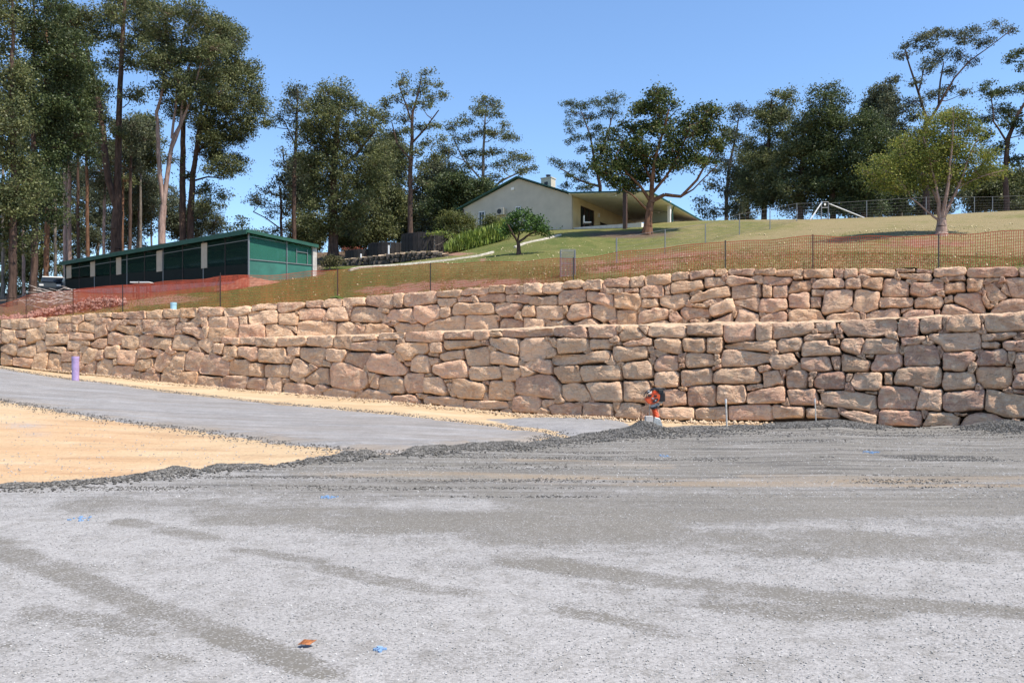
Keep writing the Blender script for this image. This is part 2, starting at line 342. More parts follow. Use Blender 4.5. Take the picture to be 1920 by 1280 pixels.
def signed_dist(X, Y, poly):
    """>0 inside"""
    P = np.asarray(poly, float); n = len(P); d = np.full(X.shape, 1e9); ins = np.zeros(X.shape, bool)
    for i in range(n):
        ax, ay = P[i]; bx, by = P[(i + 1) % n]; ex, ey = bx - ax, by - ay
        t = np.clip(((X - ax) * ex + (Y - ay) * ey) / (ex * ex + ey * ey + 1e-12), 0, 1)
        d = np.minimum(d, np.hypot(X - ax - t * ex, Y - ay - t * ey))
        if by != ay:
            c = ((ay > Y) != (by > Y)) & (X < ex * (Y - ay) / (by - ay) + ax); ins ^= c
    return np.where(ins, d, -d)
STONES_UPPER = """0,1199 38,1196 42,1232 0,1225|39,1196 72,1194 75,1234 42,1236|74,1195 108,1193 112,1230 75,1234|108,1191 168,1191 169,1222 112,1229|172,1191 220,1186 222,1202 175,1202|220,1185 268,1182 270,1208 222,1210|270,1182 308,1180 310,1200 288,1216 270,1208|311,1178 370,1172 371,1198 320,1202|371,1174 412,1170 415,1188 372,1191|416,1170 480,1170 482,1194 418,1192|482,1168 542,1165 545,1195 484,1194|544,1165 602,1160 604,1195 545,1196|606,1158 675,1158 678,1190 608,1189|676,1155 738,1155 740,1189 679,1191|742,1152 830,1150 830,1182 750,1188|836,1155 930,1145 942,1170 900,1185 840,1188|0,1229 20,1236 18,1246 0,1242|10,1239 55,1238 58,1260 30,1286 8,1280|55,1239 98,1238 95,1265 60,1268|100,1235 135,1228 158,1250 155,1272 100,1289 98,1260|168,1205 215,1204 214,1239 200,1248 169,1242|212,1212 272,1209 275,1235 250,1250 214,1248|274,1218 290,1216 288,1240 276,1241|291,1215 320,1205 360,1218 361,1250 289,1241|360,1195 410,1191 412,1211 395,1219 361,1215|354,1230 380,1215 400,1214 400,1255 355,1269|400,1212 430,1198 452,1200 448,1212 430,1230 415,1240 402,1236|431,1214 500,1222 528,1255 500,1256 462,1245 432,1235|455,1196 528,1196 528,1220 490,1216|530,1198 599,1196 600,1230 535,1235|602,1198 675,1192 672,1205 650,1221 602,1220|665,1208 720,1204 748,1215 740,1225 660,1238 661,1225|752,1188 778,1186 778,1225 755,1225|780,1186 849,1185 849,1229 780,1231|852,1190 892,1189 891,1230 855,1228|895,1185 925,1184 926,1215 898,1218|530,1239 610,1221 658,1219 656,1242 648,1265 590,1256 532,1250|682,1228 730,1224 760,1232 772,1264 735,1265 681,1242|658,1240 680,1239 680,1250 659,1252|779,1232 830,1230 890,1232 890,1261 785,1264|0,1245 8,1248 6,1285 0,1288|170,1251 258,1251 256,1280 250,1288 172,1296|258,1245 280,1244 350,1252 352,1272 300,1275 258,1272|150,1250 168,1248 168,1272 152,1270|400,1252 418,1240 460,1255 458,1285 435,1294 400,1289|942,1146 990,1140 1038,1138 1039,1159 970,1164 944,1168|1039,1134 1138,1132 1141,1145 1110,1162 1058,1176 1041,1165|1144,1129 1210,1125 1211,1151 1150,1152|1211,1132 1240,1121 1280,1120 1282,1148 1215,1152|1284,1118 1366,1114 1368,1142 1285,1149|1370,1108 1472,1102 1472,1145 1460,1158 1372,1142|1475,1100 1510,1098 1510,1138 1475,1150|1512,1102 1542,1095 1632,1090 1635,1125 1625,1135 1515,1149|1635,1092 1725,1084 1729,1102 1720,1114 1638,1112|1730,1091 1760,1080 1831,1078 1832,1095 1818,1106 1730,1108|1835,1070 1891,1068 1892,1095 1835,1098|1894,1070 1938,1064 1940,1099 1894,1102|930,1174 990,1165 1035,1162 1041,1172 1040,1211 935,1214|1044,1176 1108,1171 1116,1182 1114,1220 1045,1216|1110,1168 1121,1168 1120,1178 1111,1179|1121,1158 1200,1154 1222,1165 1220,1180 1210,1198 1148,1201 1118,1198|1215,1185 1232,1152 1290,1149 1306,1172 1305,1202 1240,1202|1310,1180 1325,1150 1395,1152 1440,1175 1438,1192 1412,1209 1310,1205|1442,1190 1465,1160 1542,1154 1545,1172 1542,1205 1485,1205|1438,1160 1458,1160 1455,1172 1438,1172|1488,1141 1505,1140 1505,1150 1485,1152|1550,1150 1565,1145 1640,1142 1649,1155 1648,1190 1588,1219 1551,1198|1638,1118 1708,1116 1709,1132 1685,1151 1648,1150 1639,1135|1652,1155 1685,1151 1690,1180 1678,1190 1652,1189|1712,1112 1768,1110 1770,1129 1715,1131|1700,1145 1715,1134 1845,1135 1852,1150 1852,1175 1698,1181 1695,1170|1785,1118 1805,1100 1890,1099 1892,1125 1885,1133 1800,1130|1858,1140 1885,1135 1955,1138 1952,1150 1928,1185 1875,1186 1858,1170|1895,1106 1965,1101 1992,1112 1990,1128 1965,1136 1896,1131|895,1218 985,1217 994,1228 992,1259 895,1260|998,1216 1060,1218 1090,1235 1110,1255 1105,1259 998,1259|1068,1220 1110,1224 1111,1250|1114,1210 1132,1204 1255,1205 1259,1215 1258,1252 1112,1258|1262,1215 1280,1208 1310,1206 1345,1230 1342,1252 1262,1255|1325,1211 1372,1214 1378,1222 1355,1228|1375,1220 1390,1212 1435,1215 1475,1235 1470,1248 1365,1250|1428,1206 1468,1209 1469,1222 1430,1216|1472,1220 1490,1209 1570,1212 1585,1225 1585,1242 1490,1244|1590,1225 1605,1210 1655,1195 1710,1182 1741,1181 1741,1239 1590,1242|1745,1186 1760,1178 1855,1178 1862,1215 1865,1236 1742,1239|1858,1182 1875,1186 1872,1201 1861,1200|1870,1208 1885,1190 1958,1198 1962,1238 1868,1238|1961,1066 1978,1062 2026,1061 2029,1101 1965,1105|2031,1072 2040,1060 2106,1057 2107,1090 2079,1099 2032,1097|2109,1066 2117,1056 2180,1049 2183,1072 2170,1078 2111,1082|2184,1066 2202,1049 2252,1046 2255,1085 2187,1086|2260,1050 2276,1042 2356,1037 2360,1069 2356,1076 2265,1074|2360,1040 2411,1030 2414,1072 2362,1076|2417,1040 2430,1032 2510,1025 2515,1037 2515,1061 2419,1072|2518,1027 2528,1022 2581,1017 2581,1045 2520,1053|2584,1021 2600,1014 2674,1012 2677,1032 2587,1048|2682,1012 2720,1006 2725,1021 2717,1032 2682,1033|2728,1013 2743,1007 2828,1005 2830,1034 2733,1029|2832,1009 2908,1005 2911,1029 2832,1030|1976,1118 2000,1109 2079,1106 2087,1119 2085,1143 2026,1146 1978,1141|2090,1105 2106,1086 2188,1082 2194,1098 2191,1130 2133,1141 2090,1143|2196,1089 2281,1097 2297,1107 2300,1152 2196,1127|2268,1080 2334,1079 2335,1098 2273,1099|2340,1080 2392,1079 2393,1095 2341,1097|2401,1083 2414,1075 2483,1068 2488,1111 2409,1119 2401,1103|2491,1073 2512,1067 2512,1103 2494,1106|2515,1062 2632,1049 2637,1080 2605,1088 2515,1101|2640,1041 2706,1038 2720,1058 2717,1069 2643,1078|2725,1035 2743,1031 2834,1050 2834,1057 2738,1072 2721,1064|2304,1105 2313,1100 2393,1099 2406,1114 2403,1141 2388,1163 2304,1152|2406,1126 2414,1119 2465,1118 2467,1146 2406,1152|2471,1114 2483,1105 2579,1100 2585,1111 2571,1141 2526,1165 2473,1141|2587,1097 2603,1093 2597,1109 2586,1109|2581,1131 2600,1107 2664,1081 2735,1070 2738,1109 2589,1138|2742,1073 2770,1068 2791,1065 2850,1062 2855,1109 2839,1115 2743,1122|1955,1173 1965,1144 2005,1146 2002,1186 1955,1183|2008,1151 2026,1146 2106,1147 2110,1191 2095,1198 2008,1194|2110,1147 2125,1147 2127,1167 2115,1180|2122,1186 2143,1142 2212,1135 2213,1188 2133,1202|2220,1144 2239,1141 2303,1144 2309,1194 2260,1207 2220,1186|2313,1160 2388,1158 2390,1212 2310,1212|2393,1174 2451,1150 2507,1158 2507,1183 2494,1196 2393,1207|2507,1183 2536,1166 2558,1194 2531,1211 2512,1204|2550,1163 2565,1147 2605,1152 2658,1158 2661,1188 2568,1202 2552,1178|2592,1142 2653,1137 2656,1152 2605,1150|2660,1151 2728,1118 2746,1120 2757,1149 2757,1165 2669,1186 2661,1173|2752,1128 2847,1116 2850,1138 2842,1166 2755,1143|1963,1191 2040,1195 2041,1230 1963,1231|2043,1216 2063,1203 2117,1196 2146,1215 2143,1226 2045,1228|2148,1211 2186,1195 2218,1192 2249,1212 2249,1223 2154,1225|2260,1208 2345,1211 2350,1220 2260,1220|2391,1208 2483,1200 2507,1205 2504,1216 2391,1217|2648,1203 2749,1171 2746,1207 2645,1211|2750,1207 2771,1155 2791,1157 2847,1179 2847,1207 2823,1210|2907,1021 2920,1010 3010,1005 3010,1032 2912,1033|3012,1009 3119,1005 3124,1040 3114,1044 3013,1041|3127,1006 3164,1009 3161,1039 3140,1040 3129,1029|3168,1006 3215,1006 3214,1037 3167,1043|3217,1018 3228,1004 3355,1008 3361,1025 3353,1035 3220,1028|3359,1005 3430,1006 3430,1016 3362,1017|3437,1008 3496,1010 3494,1024 3438,1020|3369,1025 3490,1024 3494,1034 3491,1056 3371,1035|3500,1014 3507,1006 3616,999 3626,1012 3621,1029 3518,1040 3500,1034|3625,1014 3634,1004 3807,999 3819,1018 3818,1034 3757,1039 3634,1039 3625,1032|3820,1006 3889,998 3892,1039 3826,1037|2859,1034 2960,1037 2973,1046 2954,1065 2861,1066|2975,1037 3008,1035 3008,1045 2976,1045|2860,1071 2893,1069 2893,1111 2861,1113|2899,1073 2949,1067 2955,1080 2949,1114 2899,1114|2953,1093 2970,1051 3039,1049 3044,1077 3034,1092 2954,1099|3045,1069 3066,1049 3156,1043 3167,1058 3164,1077 3046,1082|3171,1050 3178,1043 3228,1041 3230,1074 3220,1082 3171,1081|3234,1061 3247,1045 3310,1040 3308,1077 3302,1088 3234,1074|3311,1066 3318,1043 3348,1041 3409,1057 3410,1093 3403,1111 3309,1110|3414,1075 3422,1059 3536,1058 3539,1088 3464,1114 3414,1103|3496,1049 3507,1043 3540,1051 3540,1065 3499,1056|3554,1035 3618,1033 3620,1050 3555,1052|3540,1070 3547,1058 3618,1057 3620,1090 3540,1100|3626,1043 3689,1041 3688,1074 3680,1090 3626,1090|3693,1042 3751,1041 3749,1054 3695,1055|3689,1073 3722,1059 3780,1114 3719,1135 3705,1122|3744,1059 3761,1057 3762,1076 3752,1074|3766,1049 3773,1042 3889,1041 3889,1116 3794,1113|2851,1120 2949,1119 2953,1146 2949,1159 2896,1175 2843,1167|3044,1086 3093,1086 3090,1106 3045,1109|2957,1107 2968,1099 3034,1095 3037,1149 3029,1157 2957,1151|3039,1112 3078,1112 3079,1151 3040,1152|3080,1162 3090,1091 3108,1086 3198,1086 3198,1135 3183,1159 3093,1179 3082,1173|3200,1141 3206,1089 3220,1084 3297,1091 3299,1109 3291,1157 3236,1173 3197,1159|3298,1125 3305,1116 3422,1115 3423,1141 3411,1150 3298,1151|3428,1125 3438,1115 3533,1107 3538,1135 3523,1157 3431,1153|3542,1110 3571,1105 3572,1129 3542,1134|3575,1112 3595,1098 3677,1094 3688,1135 3703,1170 3645,1165 3576,1127|3689,1136 3725,1144 3724,1151 3705,1156|3718,1162 3757,1126 3783,1119 3889,1119 3889,1178 3709,1178|2851,1195 2880,1178 2938,1167 2950,1174 2950,1204 2851,1207|2955,1174 2970,1160 3050,1159 3077,1167 3093,1196 2958,1202|2950,1160 2965,1160 2965,1170 2953,1171|3098,1188 3119,1176 3209,1171 3228,1179 3228,1195 3098,1198|3242,1183 3268,1166 3337,1155 3374,1158 3377,1186 3248,1194|3379,1160 3422,1150 3423,1158 3379,1174|3386,1176 3411,1163 3499,1162 3504,1183 3386,1187|3507,1163 3524,1162 3523,1182 3508,1182|3527,1173 3539,1142 3581,1139 3645,1167 3650,1179 3528,1183|2860,1045 2861,1061 2845,1062 2835,1055 2808,1045 2832,1032 2845,1030 2858,1032|3782,1087 3792,1110 3769,1104 3761,1095 3752,1087 3757,1075 3769,1056 3779,1077|1964,1083 1964,1096 1951,1102 1941,1093 1938,1083 1941,1073 1951,1070 1963,1071|2692,1135 2677,1145 2667,1148 2655,1147 2635,1135 2657,1125 2667,1122 2680,1122|1954,1183 1963,1203 1943,1196 1931,1195 1928,1183 1936,1176 1943,1164 1956,1170|754,1201 755,1213 743,1214 733,1211 712,1201 733,1191 743,1170 753,1191|1368,1239 1367,1251 1355,1250 1343,1251 1344,1239 1333,1217 1355,1228 1368,1226|1320,1159 1316,1166 1309,1188 1302,1166 1296,1159 1299,1149 1309,1148 1321,1147|534,1231 531,1241 521,1248 514,1238 508,1231 509,1219 521,1220 533,1219|168,1235 173,1251 157,1248 150,1242 142,1235 150,1228 157,1224 169,1223|3265,1039 3247,1049 3237,1058 3230,1046 3209,1039 3227,1029 3237,1028 3244,1032|3708,1125 3712,1142 3695,1138 3688,1132 3684,1125 3683,1113 3695,1097 3702,1118|3064,1051 3056,1058 3049,1064 3042,1058 3040,1051 3042,1044 3049,1042 3056,1044|3443,1053 3424,1060 3417,1070 3410,1060 3394,1053 3407,1043 3417,1044 3424,1046|1788,1115 1795,1133 1777,1134 1770,1122 1768,1115 1770,1108 1777,1106 1784,1108|2878,1179 2864,1186 2857,1192 2850,1186 2848,1179 2847,1169 2857,1170 2864,1172|780,1233 781,1243 771,1259 764,1240 760,1233 764,1226 771,1224 781,1223|81,1275 71,1291 55,1284 45,1285 42,1275 49,1269 55,1262 61,1269|3540,1099 3543,1111 3531,1108 3521,1109 3506,1099 3525,1093 3531,1090 3541,1089|2426,1159 2408,1166 2401,1170 2389,1171 2390,1159 2395,1153 2401,1144 2407,1153|3208,1163 3201,1173 3191,1172 3181,1173 3166,1163 3185,1157 3191,1146 3198,1156|1468,1199 1453,1209 1443,1208 1436,1206 1428,1199 1437,1193 1443,1174 1449,1193|478,1209 469,1219 459,1218 452,1216 448,1209 453,1203 459,1198 465,1203|3554,1045 3558,1058 3545,1060 3539,1051 3522,1045 3539,1039 3545,1036 3552,1038|3768,1047 3769,1057 3759,1056 3743,1063 3750,1047 3752,1040 3759,1038 3766,1040|2270,1085 2273,1097 2261,1094 2251,1095 2248,1085 2255,1079 2261,1062 2271,1075|3372,1035 3376,1048 3363,1044 3356,1042 3354,1035 3358,1030 3363,1018 3370,1028|3696,1093 3694,1100 3687,1108 3680,1100 3665,1093 3682,1088 3687,1076 3693,1087|2602,1141 2591,1151 2581,1150 2574,1148 2570,1141 2575,1135 2581,1120 2587,1135|1438,1161 1439,1171 1429,1170 1423,1167 1412,1161 1419,1151 1429,1152 1435,1155|2532,1169 2523,1175 2517,1178 2510,1176 2508,1169 2510,1162 2517,1160 2523,1163|2724,1039 2724,1046 2717,1054 2711,1045 2706,1039 2711,1033 2717,1032 2730,1026|3716,1061 3702,1068 3695,1070 3689,1067 3688,1061 3689,1055 3695,1052 3701,1055|3744,1061 3750,1076 3735,1072 3729,1067 3724,1061 3729,1055 3735,1054 3741,1055|2634,1093 2620,1100 2613,1102 2600,1106 2592,1093 2608,1088 2613,1086 2620,1086|2712,1125 2700,1132 2693,1134 2687,1131 2682,1125 2687,1119 2693,1118 2700,1118|3742,1139 3737,1145 3731,1150 3725,1145 3712,1139 3726,1134 3731,1132 3741,1129|2784,1153 2770,1160 2763,1174 2757,1159 2756,1153 2757,1147 2763,1146 2769,1147|2762,1173 2762,1180 2755,1194 2749,1179 2748,1173 2749,1167 2755,1164 2761,1167|3248,1179 3247,1191 3235,1194 3229,1185 3228,1179 3225,1169 3235,1172 3241,1173|702,1197 691,1207 681,1206 674,1204 674,1197 675,1191 681,1190 687,1191|1232,1197 1226,1204 1219,1204 1212,1204 1210,1197 1214,1192 1219,1188 1225,1191|2656,1199 2645,1209 2635,1208 2623,1211 2614,1199 2630,1194 2635,1192 2641,1193|2064,1203 2054,1210 2047,1214 2041,1209 2040,1203 2041,1197 2047,1196 2053,1197|2310,1203 2308,1210 2301,1210 2294,1210 2280,1203 2296,1198 2301,1196 2313,1191|2578,1203 2564,1210 2557,1210 2550,1210 2544,1203 2552,1198 2557,1186 2564,1196|2618,1203 2614,1210 2607,1210 2600,1210 2586,1203 2602,1198 2607,1196 2613,1197|1564,1205 1556,1212 1549,1212 1542,1212 1528,1205 1543,1199 1549,1184 1555,1199|360,1207 366,1222 351,1214 345,1213 330,1207 345,1201 351,1200 358,1200|1496,1209 1481,1215 1475,1218 1469,1215 1468,1209 1468,1202 1475,1202 1481,1203"""
